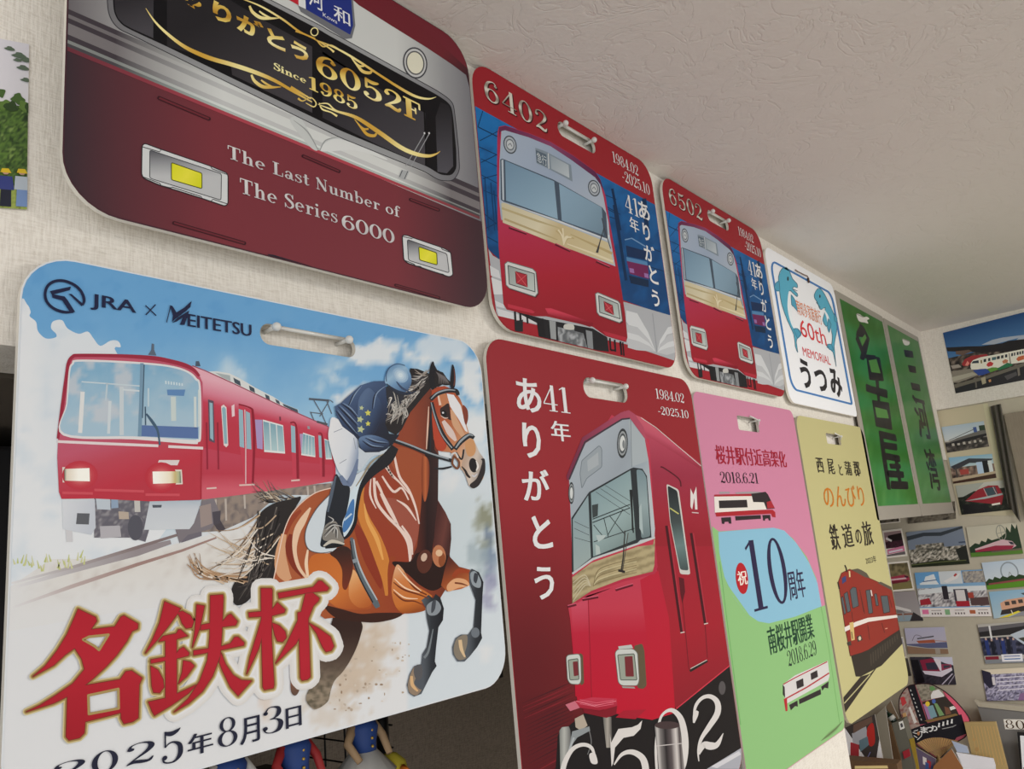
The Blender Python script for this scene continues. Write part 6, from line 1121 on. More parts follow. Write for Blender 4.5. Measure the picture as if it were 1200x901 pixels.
# ==================================================================== two green destination sheets in clear sleeves
SLV = mat('clear sleeve', (178, 172, 162), 0.22, spec=0.6)
def green_sheet(label, x0, x1, z0, z1, gx0, gx1, gz0, gz1, chars, tone, holes, gain, counters=(), words=()):
    Y = 0.0
    t, P = board(label, x0, x1, z0, z1, 0.008, Y, (150, 145, 136), None, gain, 0.004, (166, 158, 148), 'destination_sheet', 'destination sign', PG)
    S = P.sub(); q = [to_px((x, Y, z)) for x, z in ((gx0, gz1), (gx1, gz1), (gx1, gz0), (gx0, gz0))]
    def gc(x, y):
        o = P.raw((x, y)); v = (o[1] - gz0) / (gz1 - gz0); uu = (o[0] - gx0) / (gx1 - gx0)
        n = noise.noise(Vector((uu * 1.2, v * 9, tone[0][0]))); m = noise.noise(Vector((uu * 9, v * 3, 4)))
        return mix(mix(tone[0], tone[1], .5 + 1.3 * n), tone[2], max(0, m) * .4 + .25 * sm(.35, .0, v))
    S.poly(q, gc, 1, step=4); S.build('green_sheet', t, PG)
    X = P.sub()
    for polys in chars:
        for p in polys: X.poly(p, (24, 24, 26), 3)
    if words: X.build('printed_lettering', t, PG)
    X.lean = .2
    for ch, bl, tr in words: X.text(ch, bl, tr, (24, 24, 26), 3, .008, .07); X.build('printed_lettering', t, PG)
    for c in counters: X.poly(c, mix(tone[0], tone[2], .45), 3.5)
    X.build('printed_lettering', t, PG)
    for c in holes: X.poly(c, (206, 204, 198), 4, curved=True); X.line([c[0], c[2]], 1.2, (150, 146, 140), 4.6, False)
    X.build('hanging_hole', t, PG)
k = crop(975, 335, 3.22)
def F(*qs, r=1.6): return [fillet(k(*q), r) for q in qs]
nagoya = F(((103, 138), (118, 152), (142, 200), (130, 255), (120, 282), (104, 275), (112, 240), (122, 195), (90, 190), (92, 172), (104, 150)), ((95, 178), (125, 258), (165, 262), (160, 280), (118, 272), (88, 200)), ((128, 260), (180, 270), (196, 360), (140, 355)),
    ((127, 368), (150, 378), (208, 392), (210, 425), (165, 410), (128, 398)), ((163, 352), (175, 352), (182, 440), (172, 440)), ((150, 430), (215, 440), (228, 545), (165, 530)),
    ((175, 545), (240, 560), (245, 588), (190, 575)), ((175, 545), (190, 550), (222, 770), (208, 768), (190, 660)), ((190, 588), (245, 596), (246, 622), (195, 614)), ((195, 628), (255, 640), (258, 665), (200, 655)), ((215, 670), (258, 672), (260, 690), (220, 690)), ((206, 695), (270, 700), (272, 725), (212, 722)), ((220, 735), (286, 738), (288, 768), (222, 766)), ((232, 640), (246, 642), (262, 740), (250, 740)))
green_sheet('green place-name sheet in a clear sleeve beside the white dolphin board', 2.107, 2.54, 1.765, 2.371, 2.135, 2.525, 1.80, 2.352, [nagoya], ((36, 92, 22), (42, 114, 60), (112, 162, 96)),
    [k((92, 106), (106, 108), (118, 118), (130, 116), (140, 124), (132, 130), (136, 142), (122, 138), (108, 136), (98, 128))], 0.8, [k((138, 281), (167, 276), (183, 330), (148, 325)), k((161, 457), (206, 468), (214, 500), (169, 496)), k((108, 203), (124, 182), (130, 196), (114, 228))])
mikawa = F(((270, 240), (304, 246), (308, 272), (276, 268)), ((285, 298), (315, 304), (318, 330), (292, 325)), ((296, 364), (330, 372), (334, 398), (302, 392)), r=.9)
green_sheet('green place-name sheet in a clear sleeve nearest the room corner', 2.546, 2.962, 1.765, 2.369, 2.578, 2.95, 1.80, 2.352, [mikawa], ((64, 116, 58), (58, 110, 62), (110, 152, 104)),
    [k((266, 200), (280, 204), (292, 210), (290, 222), (276, 224), (268, 214))], 0.8, (), (('河', k((303, 572))[0], k((374, 424))[0]), ('湾', k((345, 772))[0], k((412, 616))[0])))

# ------------------------------------------------------------------ photographs
PP = mat_print('photo paper ink', 0.3, 0.4); PAPER = mat('photo paper', (206, 202, 194), 0.5)
def lerp(a, b, t): return (a[0] + (b[0] - a[0]) * t, a[1] + (b[1] - a[1]) * t)
def quv(q, u, v): return lerp(lerp(q[0], q[1], u), lerp(q[3], q[2], u), v)
def photo(label, q, paint, pos=3.0965, axis='x', gain=0.62, border=0.0, name='photograph', cat='photograph', group='photographs stuck on the end wall', border_col=(214, 208, 198)):
    P = Print(axis, pos, gain, list(q))
    pts = [P.pt(*p) for p in q]; us = [p[0] for p in pts]; zs = [p[1] for p in pts]
    cu, z0 = sum(us) / 4, min(zs)
    t = empty(name, (pos, cu, z0) if axis == 'x' else (cu, pos, z0), label, cat, group)
    d = 0.0014
    if axis == 'x': MB().prism([(pos, u, z) for u, z in pts], (d, 0, 0)).build('paper', PAPER, t)
    else: MB().prism([(u, pos, z) for u, z in pts], (0, d, 0)).build('paper', PAPER, t)
    if border: P.poly(q, border_col, 0)
    b = border; iq = [quv(q, b, b), quv(q, 1 - b, b), quv(q, 1 - b, 1 - b), quv(q, b, 1 - b)]
    class A:                                      # picture coordinates: u to the right, v down, both 0..1
        L = [1.0]
        def poly(s, col, *uv, curved=False, step=None):
            s.L[0] += .45; P.poly([quv(iq, *c) for c in uv], col, s.L[0], curved=curved, step=step)
        def line(s, col, w, *uv): s.L[0] += .45; P.line([quv(iq, *c) for c in uv], w, col, s.L[0])
        def sky(s, top, bot, v=1.0): s.L[0] += .45; P.poly([quv(iq, 0, 0), quv(iq, 1, 0), quv(iq, 1, v), quv(iq, 0, v)], G(quv(iq, .5, 0), quv(iq, .5, v), (0, top), (1, bot)), s.L[0])
        def speck(s, cols, u0, v0, u1, v1, cell=2.2, sc=5.0, z=0.0):          # fine mottled detail
            s.L[0] += .45
            def f(x, y):
                k = fbm(x, y, sc, 3, z) * 1.6 + .5; k = max(0, min(.999, k)) * (len(cols) - 1); i = int(k); return mix(cols[i], cols[min(i + 1, len(cols) - 1)], k - i)
            P.poly([quv(iq, u0, v0), quv(iq, u1, v0), quv(iq, u1, v1), quv(iq, u0, v1)], f, s.L[0], step=cell)
        def px(s, col, *pts): s.L[0] += .45; P.poly(list(pts), col, s.L[0])
        def wheel(s, c, r, col, w=.8):
            s.L[0] += .45; P.line([quv(iq, c[0] + r[0] * math.cos(k * .42), c[1] + r[1] * math.sin(k * .42)) for k in range(15)], w, col, s.L[0], closed=True)
    a = A(); A.L = [1.0]; paint(a)
    P.build('picture', t, PP)
    return t
def boxq(u0, v0, u1, v1): return ((u0, v0), (u1, v0), (u1, v1), (u0, v1))
s4 = crop(1100, 365, 8.58); sA = crop(1020, 460, 6.667); sB = crop(1020, 590, 6.667); sC = crop(1020, 700, 6.667)

def pt_poster(a):
    a.sky((30, 66, 112), (70, 112, 156), .5)
    a.poly((150, 160, 172), (.5, .38), (.62, .3), (.85, .22), (.8, .3), (.6, .42), curved=True)
    a.speck([(22, 20, 22), (40, 36, 36), (70, 60, 54), (120, 110, 100)], 0, .42, 1, 1, 2, 5)
    q = lambda *p: s4(*p)
    a.px((30, 28, 31), *q((72, 362), (300, 350), (430, 348), (640, 318), (700, 295), (1000, 262), (1360, 230), (1360, 330), (700, 400), (400, 410), (90, 400)))
    a.px((150, 158, 170), *q((430, 335), (540, 285), (640, 262), (850, 236), (840, 256), (700, 292), (560, 330)))
    a.px((92, 74, 66), *q((170, 400), (300, 385), (340, 400), (240, 440), (175, 430))); a.px((140, 132, 124), *q((120, 545), (200, 530), (230, 560), (140, 575)))
    a.px((140, 46, 50), *q((232, 530), (262, 480), (330, 445), (480, 428), (500, 442), (400, 470), (300, 545), (250, 550))); a.px((196, 120, 110), *q((265, 540), (290, 495), (310, 520), (290, 548)))
    a.px((120, 114, 104), *q((130, 600), (320, 575), (350, 600), (400, 640), (200, 715), (150, 715))); a.px((150, 146, 132), *q((135, 660), (340, 610), (390, 632), (150, 705)))
    a.px((36, 36, 40), *q((165, 775), (400, 680), (858, 540), (1360, 380), (1380, 640), (860, 720), (172, 822))); a.px((96, 92, 82), *q((155, 735), (500, 640), (860, 512), (1360, 340), (1360, 372), (870, 545), (520, 665), (170, 768)))
    a.px((206, 202, 190), *q((320, 560), (322, 520), (345, 490), (420, 460), (560, 435), (860, 375), (1360, 270), (1360, 405), (860, 510), (720, 528), (640, 560), (500, 578), (330, 585)))
    a.px((46, 56, 66), *q((330, 522), (345, 500), (400, 490), (405, 518))); a.px((120, 106, 60), *q((420, 490), (436, 488), (438, 520), (424, 522)))
    for x, w_ in ((452, 26), (498, 22), (535, 44), (585, 30), (628, 24), (668, 22), (730, 18), (757, 14), (786, 18), (812, 16), (838, 16)): y = 480 - (x - 452) * .215; a.px((40, 48, 52) if w_ < 40 else (70, 100, 104), *q((x, y), (x + w_, y - w_ * .2), (x + w_, y + 30 - w_ * .2), (x, y + 30)))
    a.px((70, 60, 54), *q((705, 420), (712, 418), (728, 525), (720, 527)))
    a.px((44, 66, 132), *q((345, 592), (420, 578), (480, 575), (518, 612), (440, 640), (400, 642))); a.px((84, 132, 56), *q((490, 577), (540, 562), (580, 562), (610, 580), (520, 612))); a.px((40, 104, 70), *q((590, 572), (640, 545), (690, 515), (745, 528), (740, 545), (640, 580), (605, 592)))
    a.px((170, 52, 56), *q((480, 540), (495, 515), (520, 503), (552, 520), (540, 545), (500, 556))); a.px((170, 110, 80), *q((640, 500), (670, 480), (700, 490), (690, 515), (650, 525))); a.px((176, 92, 60), *q((780, 480), (800, 455), (860, 440), (860, 480), (800, 500)))
    a.px((150, 142, 120), *q((425, 670), (470, 655), (478, 720), (440, 735))); a.px((90, 86, 80), *q((365, 700), (380, 695), (388, 765), (372, 770))); a.px((110, 104, 96), *q((790, 570), (812, 562), (820, 640), (800, 650))); a.px((74, 72, 74), *q((660, 650), (780, 605), (790, 640), (690, 690))); a.px((176, 130, 90), *q((500, 690), (525, 680), (530, 705), (508, 712)))
TL, BL = (1105, 390), (1120, 461)
photo('big blue-sky poster of a colourful white train on a bridge', [TL, (1262, 350), (1288, 428), BL], pt_poster, BX - 0.0016, name='poster', cat='poster', group=None, gain=.6)

def pt_station(a):
    a.sky((150, 166, 178), (176, 182, 182), .55); a.speck([(26, 24, 24), (56, 52, 50), (120, 112, 104)], 0, .6, 1, 1, 2, 4); a.poly((96, 94, 90), (.05, .62), (.3, .5), (1, .3), (1, .52), (.1, .75)); a.poly((36, 34, 36), (0, .66), (.5, .55), (1, .48), (1, .58), (0, .78)); a.poly((60, 80, 130), *boxq(.72, .18, .8, .38)); a.poly((44, 60, 46), *boxq(.86, .15, 1, .35)); a.line((60, 60, 62), .7, (.1, .55), (.75, .25))
    for k in range(6): a.poly((160, 154, 146), *boxq(.15 + k * .13, .68 + .02 * (k % 2), .21 + k * .13, .78))
def pt_kiosk(a):
    a.sky((120, 160, 182), (170, 182, 180), .5); a.speck([(40, 36, 34), (110, 90, 80), (160, 140, 124)], 0, .4, 1, 1, 2, 4); a.poly((54, 56, 62), (0, .35), (.45, .1), (1, .2), (.9, .35), (.45, .28), (.1, .5)); a.poly((70, 66, 62), *boxq(.1, .4, .14, .85)); a.poly((160, 180, 200), *boxq(.6, .28, .74, .8)); a.poly((26, 26, 30), *boxq(.74, .26, .86, .8)); a.poly((190, 196, 196), *boxq(.87, .26, .96, .75)); a.poly((150, 66, 60), *boxq(.2, .5, .4, .7)); a.poly((166, 150, 126), (0, .8), (1, .72), (1, .82), (0, .92)); a.poly((60, 40, 32), (0, .92), (1, .82), (1, 1), (0, 1))
def pt_redtrain(a):
    a.sky((176, 176, 168), (150, 150, 140), .5); a.speck([(16, 18, 16), (30, 34, 28), (60, 62, 52)], 0, .25, 1, 1, 2, 4); a.poly((150, 154, 146), (0, 0), (.55, 0), (.4, .2), (.1, .4), (0, .4)); a.poly((132, 34, 44), (.12, .55), (.4, .22), (.62, .12), (.8, .15), (.86, .5), (.78, .8), (.55, .72)); a.poly((56, 70, 78), (.52, .2), (.74, .18), (.76, .42), (.55, .48)); a.poly((150, 160, 160), (.1, .55), (.5, .48), (.85, .42), (.85, .48), (.5, .55)); a.poly((206, 200, 190), (.6, .74), (.76, .72), (.76, .78), (.6, .8)); a.poly((24, 24, 26), (.05, .65), (.5, .72), (.6, 1), (.05, 1)); a.line((176, 150, 150), .8, (.52, .2), (.56, .5)); a.line((176, 150, 150), .8, (.7, .18), (.74, .45))
# the cream mounting sheet behind the upper photographs
m = empty('mounting_sheet', (3.0975, -0.07, 1.73), 'cream mounting sheet carrying the station photographs, beside the green sheets', 'sheet')
MB().prism([on_x(x, y, 3.0985) for x, y in sA((510, 148), (916, 82), (1100, 668), (1180, 960), (700, 960))], (0.001, 0, 0)).build('sheet', mat('cream paper', (212, 202, 172), 0.6), m)
MB().prism([on_x(x, y, 3.0979) for x, y in sA((880, 90), (916, 84), (1042, 665), (990, 670))], (0.0004, 0, 0)).build('edge_strip', mat('pale strip', (220, 214, 180), 0.6), m)
def wallphoto(label, q, paint, border=0.0, **k): return photo(label, q, paint, border=border, **k)
wallphoto('grey photograph of a station roof, at the top of the cream sheet', sA((555, 270), (885, 222), (928, 420), (600, 470)), pt_station)
wallphoto('photograph of a station shelter under a dark pitched roof', sA((612, 508), (950, 478), (985, 665), (648, 712)), pt_kiosk)
wallphoto('photograph of a bright red train among dark trees', sA((665, 728), (1068, 680), (1128, 912), (712, 955)), pt_redtrain)
def pt_people(a):
    a.sky((150, 130, 130), (120, 90, 96), .4); a.poly((34, 26, 28), (.2, .15), (1, .1), (1, .55), (.05, .6), (.2, .35)); a.speck([(30, 22, 26), (70, 40, 52), (40, 30, 36)], 0, .4, 1, .68, 2, 3); a.poly((186, 110, 140), (.05, .72), (1, .64), (1, .86), (.05, .92)); a.poly((206, 196, 206), (.12, .8), (.9, .75), (.9, .82), (.12, .88)); a.poly((96, 90, 92), (.0, .94), (1, .87), (1, 1), (0, 1)); a.poly((206, 200, 200), (.1, .2), (.4, .35), (.35, .42), (.05, .3))
wallphoto('white-bordered photograph of a crowd behind a pink banner', sB((92, 212), (245, 193), (290, 410), (122, 430)), pt_people, .07)
def pt_oldred(a):
    a.speck([(60, 56, 40), (110, 100, 72), (140, 128, 96)], 0, 0, 1, 1, 2, 4); a.poly((150, 52, 72), (.0, .5), (.7, .45), (.92, .52), (.95, .66), (.8, .72), (0, .76)); a.poly((200, 170, 176), (0, .58), (.75, .56), (.8, .62), (0, .64)); a.poly((104, 34, 48), (0, .66), (.85, .66), (.8, .73), (0, .77)); a.poly((60, 40, 50), (.7, .48), (.88, .52), (.9, .58), (.72, .56)); a.poly((120, 110, 70), (0, .78), (1, .74), (1, 1), (0, 1))
wallphoto('white-bordered photograph of an old red tram-like train on grass', sB((130, 460), (297, 446), (343, 675), (168, 690)), pt_oldred, .06)
def pt_bay(a):
    a.sky((112, 122, 136), (108, 118, 134), .5); a.poly((52, 58, 64), (0, .12), (.3, .06), (.6, .1), (1, .0), (1, .06), (.6, .2), (.3, .16), (0, .24)); a.speck([(30, 32, 26), (70, 68, 58), (150, 144, 132), (206, 200, 190), (60, 60, 50)], 0, .5, 1, 1, 1.6, 3); a.speck([(34, 36, 30), (110, 106, 96), (190, 184, 172)], .12, .38, .62, .6, 1.6, 3); a.poly((36, 38, 34), (.8, .6), (1, .5), (1, 1), (.85, .95)); a.poly((34, 40, 26), (0, .9), (.5, .84), (.9, .9), (1, 1), (0, 1)); a.line((90, 96, 60), 1, (0, .93), (.5, .9), (.95, .9)); a.poly((60, 70, 88), *boxq(.88, .4, 1, .44))
wallphoto('photograph of a town by a grey bay seen from above', sB((278, 225), (718, 175), (778, 470), (325, 500)), pt_bay)
def pt_wheeltrain(a):
    a.sky((176, 172, 156), (186, 180, 160)); a.poly((36, 54, 38), (0, .68), (.12, .55), (.2, .6), (.25, .48), (.33, .55), (.38, .42), (.45, .5), (.6, .45), (.75, .3), (.78, .1), (.84, .3), (.9, .02), (.95, .2), (1, .05), (1, .9), (0, .9)); a.wheel((.66, .28), (.09, .24), (130, 130, 120), 1.1); a.line((130, 130, 120), .6, (.58, .3), (.74, .26)); a.line((130, 130, 120), .6, (.66, .05), (.66, .5)); a.poly((190, 160, 166), (.1, .74), (.5, .56), (.66, .5), (.84, .58), (.9, .74), (.8, .82), (.1, .84)); a.poly((140, 40, 62), (.1, .79), (.5, .68), (.86, .72), (.8, .83), (.1, .85)); a.poly((50, 50, 60), (.76, .58), (.84, .6), (.87, .7), (.8, .68)); a.poly((78, 116, 46), (0, .86), (.6, .88), (1, .84), (1, 1), (0, 1)); a.poly((96, 84, 72), (.4, .86), (1, .82), (1, .88), (.4, .9))
wallphoto('photograph of a red and white train before a tall ferris wheel', sB((748, 185), (1140, 148), (1195, 390), (788, 418)), pt_wheeltrain)
def pt_wheelfield(a):
    a.sky((172, 186, 200), (196, 202, 206)); a.wheel((.52, .42), (.17, .34), (130, 140, 150), 1.6); a.line((140, 146, 150), .7, (.52, .42), (.46, .7)); a.line((140, 146, 150), .7, (.52, .42), (.58, .7)); a.poly((40, 60, 34), (0, .72), (.08, .6), (.15, .66), (.2, .55), (.3, .64), (.36, .55), (.45, .62), (.55, .54), (.62, .62), (.7, .54), (.8, .6), (.9, .54), (1, .6), (1, .8), (0, .85)); a.poly((130, 66, 66), (.05, .78), (1, .68), (1, .76), (.05, .84)); a.poly((82, 130, 36), (0, .85), (1, .76), (1, 1), (0, 1))
wallphoto('photograph of a pale ferris wheel over a bright green field', sB((868, 462), (1248, 426), (1300, 640), (915, 672)), pt_wheelfield)
def pt_collage(a):
    a.poly((96, 146, 190), *boxq(0, 0, 1, .8)); a.poly((206, 212, 216), (.05, .25), (.12, .2), (.15, .1), (.28, .05), (.3, .2), (.33, .28), (.06, .3)); a.poly((70, 96, 130), (.1, .2), (.3, .17), (.31, .19), (.1, .22)); a.poly((190, 196, 200), *boxq(.35, 0, .68, .28)); a.poly((206, 206, 206), (.4, .22), (.6, .08), (.66, .06), (.62, .16), (.45, .26)); a.poly((160, 60, 60), (.56, .1), (.6, .05), (.62, .08), (.58, .13)); a.speck([(110, 104, 100), (170, 164, 154), (90, 90, 100)], .69, .02, 1, .27, 1.8, 4)
    a.poly((120, 156, 186), *boxq(0, .28, 1, .42)); a.speck([(60, 60, 66), (150, 146, 150), (206, 204, 204), (90, 84, 90)], 0, .36, 1, .78, 1.8, 4); a.poly((200, 204, 206), (.02, .4), (.4, .34), (1, .34), (1, .44), (.4, .46), (.02, .5)); a.poly((44, 40, 46), *boxq(.36, .32, .44, .62)); a.poly((150, 40, 52), (.02, .62), (.16, .58), (.18, .72), (.02, .74)); a.poly((60, 56, 66), *boxq(.52, .4, .72, .72)); a.poly((196, 192, 192), *boxq(.55, .42, .68, .66)); a.poly((154, 34, 48), *boxq(.53, .66, .72, .78)); a.poly((80, 60, 60), (.74, .6), (1, .58), (1, .76), (.74, .76)); a.poly((150, 60, 50), *boxq(.72, .48, .8, .6))
    a.poly((212, 206, 204), *boxq(0, .8, 1, 1)); a.poly((206, 110, 150), *boxq(.03, .84, .12, .94)); a.poly((120, 160, 120), *boxq(.35, .84, .42, .96)); a.poly((160, 90, 60), *boxq(.7, .86, .78, .94))
    for k in range(3):
        for j in range(4): a.poly((90, 84, 84), *boxq(.16 + k * .33 + j * .04, .91, .18 + k * .33 + j * .04, .95))
        a.line((140, 134, 134), .8, (.16 + k * .33, .86), (.3 + k * .33, .86))
wallphoto('collage postcard with a ferry, a plane and a red-fronted train', sB((345, 540), (875, 515), (950, 880), (395, 885)), pt_collage, name='postcard', cat='postcard')
def pt_bridgewhite(a):
    a.sky((140, 132, 134), (150, 146, 146)); a.poly((196, 192, 190), (0, .4), (.3, .42), (.75, .62), (.75, .7), (.3, .55), (0, .52)); a.poly((110, 106, 108), (.05, .55), (.5, .62), (.6, .72), (.05, .7)); a.poly((120, 76, 60), (0, .72), (.8, .74), (.8, .78), (0, .8)); a.poly((130, 146, 156), (0, .82), (.8, .8), (.75, 1), (0, 1)); a.poly((50, 46, 50), (.8, .7), (1, .9), (1, 1), (.65, 1)); a.poly((140, 140, 140), *boxq(.5, .7, .54, .95))
wallphoto('photograph of a white footbridge, half behind the yellow board', sB((60, 700), (350, 682), (415, 915), (110, 925)), pt_bridgewhite)
def pt_orange(a):
    a.sky((130, 166, 190), (160, 180, 190)); a.poly((196, 150, 124), (.2, .45), (.35, .35), (.8, .3), (.95, .4), (.9, .65), (.3, .75), (.2, .7)); 
    for k in range(4): a.poly((70, 60, 56), *boxq(.3 + k * .15, .42 - k * .02, .4 + k * .15, .56 - k * .02))
    a.poly((50, 44, 44), (.2, .72), (.9, .6), (1, .75), (.6, .85), (.15, .9)); a.poly((206, 190, 60), (.1, 1), (.55, .8), (.6, .85), (.3, 1)); a.poly((130, 130, 136), (.35, 1), (.62, .84), (1, .8), (1, 1)); a.poly((70, 80, 90), (.7, .15), (1, .1), (1, .2), (.75, .22)); a.line((206, 200, 190), 1, (.4, .75), (.42, .9))
wallphoto('photograph of an orange-pink building under blue sky', sB((925, 690), (1270, 662), (1330, 860), (965, 898)), pt_orange)
def pt_bridge(a):
    a.sky((166, 164, 186), (170, 166, 180), .62); a.poly((150, 80, 60), (.25, .5), (.7, .46), (.72, .58), (.3, .6)); a.line((60, 60, 66), 1.4, (.28, .42), (.7, .34)); a.poly((86, 90, 120), (0, .62), (.5, .6), (1, .56), (1, .78), (.5, .78), (0, .66)); a.poly((130, 104, 84), (0, .7), (.5, .8), (1, .82), (1, 1), (0, 1)); a.poly((150, 140, 130), *boxq(.68, .8, .8, 1)); a.line((110, 100, 120), .7, (.15, .5), (.25, .28), (.4, .34)); a.line((160, 120, 110), .8, (.7, .5), (1, .54))
wallphoto('photograph of a small orange train on a long bridge', sC((265, 240), (578, 230), (612, 440), (295, 440)), pt_bridge)
def pt_tram(a):
    a.speck([(28, 26, 34), (60, 56, 66), (40, 44, 50)], 0, 0, 1, 1, 2.2, 5); a.poly((190, 190, 206), (.5, .0), (1, .0), (1, .3), (.8, .22)); a.poly((130, 36, 62), (.22, .12), (.5, .05), (.68, .2), (.66, .52), (.26, .5)); a.poly((50, 50, 66), (.34, .22), (.62, .18), (.62, .46), (.36, .46)); a.poly((206, 200, 212), (.24, .5), (.66, .52), (.95, .35), (.96, .48), (.68, .72), (.28, .62)); a.poly((140, 56, 80), (.7, .26), (.95, .26), (.95, .38), (.7, .5)); a.poly((60, 60, 72), (.76, .3), (.92, .3), (.92, .36), (.76, .42)); a.poly((206, 200, 210), (.55, .05), (.72, .1), (.7, .5), (.66, .5)); a.line((176, 170, 186), 1.4, (.65, 1), (.95, .6)); a.line((150, 146, 160), 1, (.8, 1), (1, .64)); a.poly((20, 18, 24), (0, .1), (.18, .1), (.25, .9), (.05, 1))
wallphoto('photograph of a white and crimson tram-like train by a dark wood', sC((308, 465), (638, 465), (672, 682), (350, 680)), pt_tram)
def pt_strip(a): a.sky((70, 66, 60), (50, 46, 42)); a.poly((150, 146, 140), *boxq(.2, .1, .6, .3))
wallphoto('dark sliver of a photograph peeping out below right of the yellow board', sC((170, 476), (292, 476), (322, 612), (200, 618)), pt_strip)
def pt_strip2(a): a.sky((150, 150, 160), (120, 110, 110))
wallphoto('pale photograph mostly behind the yellow board, beside the small bridge photograph', sC((150, 312), (255, 308), (282, 470), (180, 476)), pt_strip2, .05)
def pt_platform(a):
    a.speck([(20, 20, 28), (44, 46, 66), (90, 90, 110)], 0, .35, .75, .8, 2, 4); a.poly((90, 88, 92), (0, .08), (.8, .02), (.8, .12), (0, .22)); a.poly((40, 38, 40), (0, .2), (.8, .1), (.75, .3), (0, .32)); a.poly((170, 180, 190), (.5, .3), (.8, .15), (1, .14), (1, .75), (.7, .55), (.55, .38)); a.poly((60, 60, 50), (.62, .4), (1, .32), (1, .6), (.72, .5)); a.poly((206, 206, 206), *boxq(.17, .05, .2, .4))
    for k in range(6): a.poly([(40, 54, 110), (26, 28, 40), (60, 64, 90)][k % 3], *boxq(.06 + k * .09, .4 + .03 * (k % 2), .12 + k * .09, .78)); a.poly((176, 150, 140), *boxq(.075 + k * .09, .35 + .03 * (k % 2), .105 + k * .09, .41 + .03 * (k % 2)))
    a.poly((120, 30, 46), *boxq(.02, .82, .25, .9)); a.poly((120, 124, 130), *boxq(0, .9, 1, 1)); a.poly((214, 214, 220), *boxq(.3, .78, .66, .96)); a.line((70, 90, 140), 1, (.34, .83), (.62, .83)); a.line((70, 110, 160), 1.2, (.34, .9), (.62, .9))
wallphoto('photograph of people lined up on a platform with a white sign', sC((835, 210), (1325, 180), (1345, 505), (900, 518)), pt_platform)
def pt_crowd(a):
    a.poly((206, 196, 176), *boxq(0, 0, 1, .2)); a.speck([(50, 48, 66), (110, 106, 136), (190, 186, 206), (70, 66, 90)], .0, .16, 1, 1, 1.7, 2.6); a.poly((40, 38, 56), (0, .0), (.14, .1), (.2, .5), (.08, .6), (0, .4)); a.poly((200, 196, 200), *boxq(.15, .25, .2, .5))
    for k in range(4): a.line((206, 202, 214), 1.2, (.22, .28 + k * .13), (1, .26 + k * .12))
    a.poly((132, 100, 140), (.6, .8), (1, .6), (1, 1), (.55, 1))
wallphoto('photograph of a large seated crowd in bluish light', sC((868, 565), (1330, 540), (1350, 800), (912, 808)), pt_crowd)
def pt_half(a): a.speck([(60, 54, 46), (110, 104, 92), (40, 36, 32)], 0, 0, 1, 1, 2, 5)
wallphoto('dark landscape photograph hanging just under the green sheets', sB((280, 20), (660, -18), (670, 118), (294, 158)), pt_half)
wallphoto('white-edged photograph under the sleeve, left of the dark landscape one', sB((40, 30), (222, 12), (236, 146), (62, 164)), pt_half, .06)

# photograph at the left edge of the wall
def pt_trees(a):
    a.sky((206, 204, 212), (214, 212, 214)); 
    a.speck([(30, 48, 24), (56, 84, 38), (92, 122, 52), (40, 62, 30), (120, 146, 76)], 0, .38, 1, .86, 2.4, 9)
    for k in range(22):
        x = .3 + k * .034; y = .37 + .05 * math.sin(k * 1.9) + .02 * math.sin(k * 4.7)
        a.poly([(44, 66, 32), (66, 94, 44), (88, 116, 52)][k % 3], *[(x + .035 * math.cos(w) * (1 + .3 * math.sin(3 * w + k)), y + .03 * math.sin(w) * (1 + .3 * math.cos(4 * w + k))) for w in [i * .7 for i in range(9)]], curved=True)
    a.speck([(120, 136, 62), (150, 164, 82), (110, 120, 60)], 0, .86, 1, 1, 2.5, 5)
    for x, y, r in ((.95, .08, .035), (.97, .15, .03), (.985, .22, .025), (.9, .05, .025), (.985, .1, .03), (.94, .11, .02)): a.poly((84, 100, 84), *[(x + r * (1.6 + .6 * math.sin(k * 2.1)) * math.cos(k * .7) * .6, y + r * .5 * math.sin(k * .7)) for k in range(9)], curved=True)
    for x, y, body, leg in ((.78, .79, (150, 166, 180), (80, 100, 130)), (.885, .79, (50, 60, 120), (30, 34, 50)), (.97, .785, (170, 180, 190), (110, 136, 180)), (.68, .8, (170, 170, 170), (60, 60, 80)), (.55, .8, (190, 180, 120), (60, 70, 90))):
        a.poly(leg, (x - .025, y + .08), (x + .03, y + .08), (x + .03, y + .2), (x - .03, y + .2)); a.poly(body, (x - .035, y + .02), (x + .035, y + .02), (x + .045, y + .1), (x - .04, y + .1), curved=False); a.poly((176, 140, 120), *[(x + .018 * math.cos(k), y + .012 * math.sin(k)) for k in range(6)]); a.poly((206, 176, 40), (x - .028, y), (x - .02, y - .024), (x + .015, y - .026), (x + .03, y))
photo('photograph of trees and people in yellow helmets, at the left edge', [(-195, 8), (34, 52), (31, 246), (-190, 232)], pt_trees, WY - 0.0015, 'y', gain=.85, group=None)

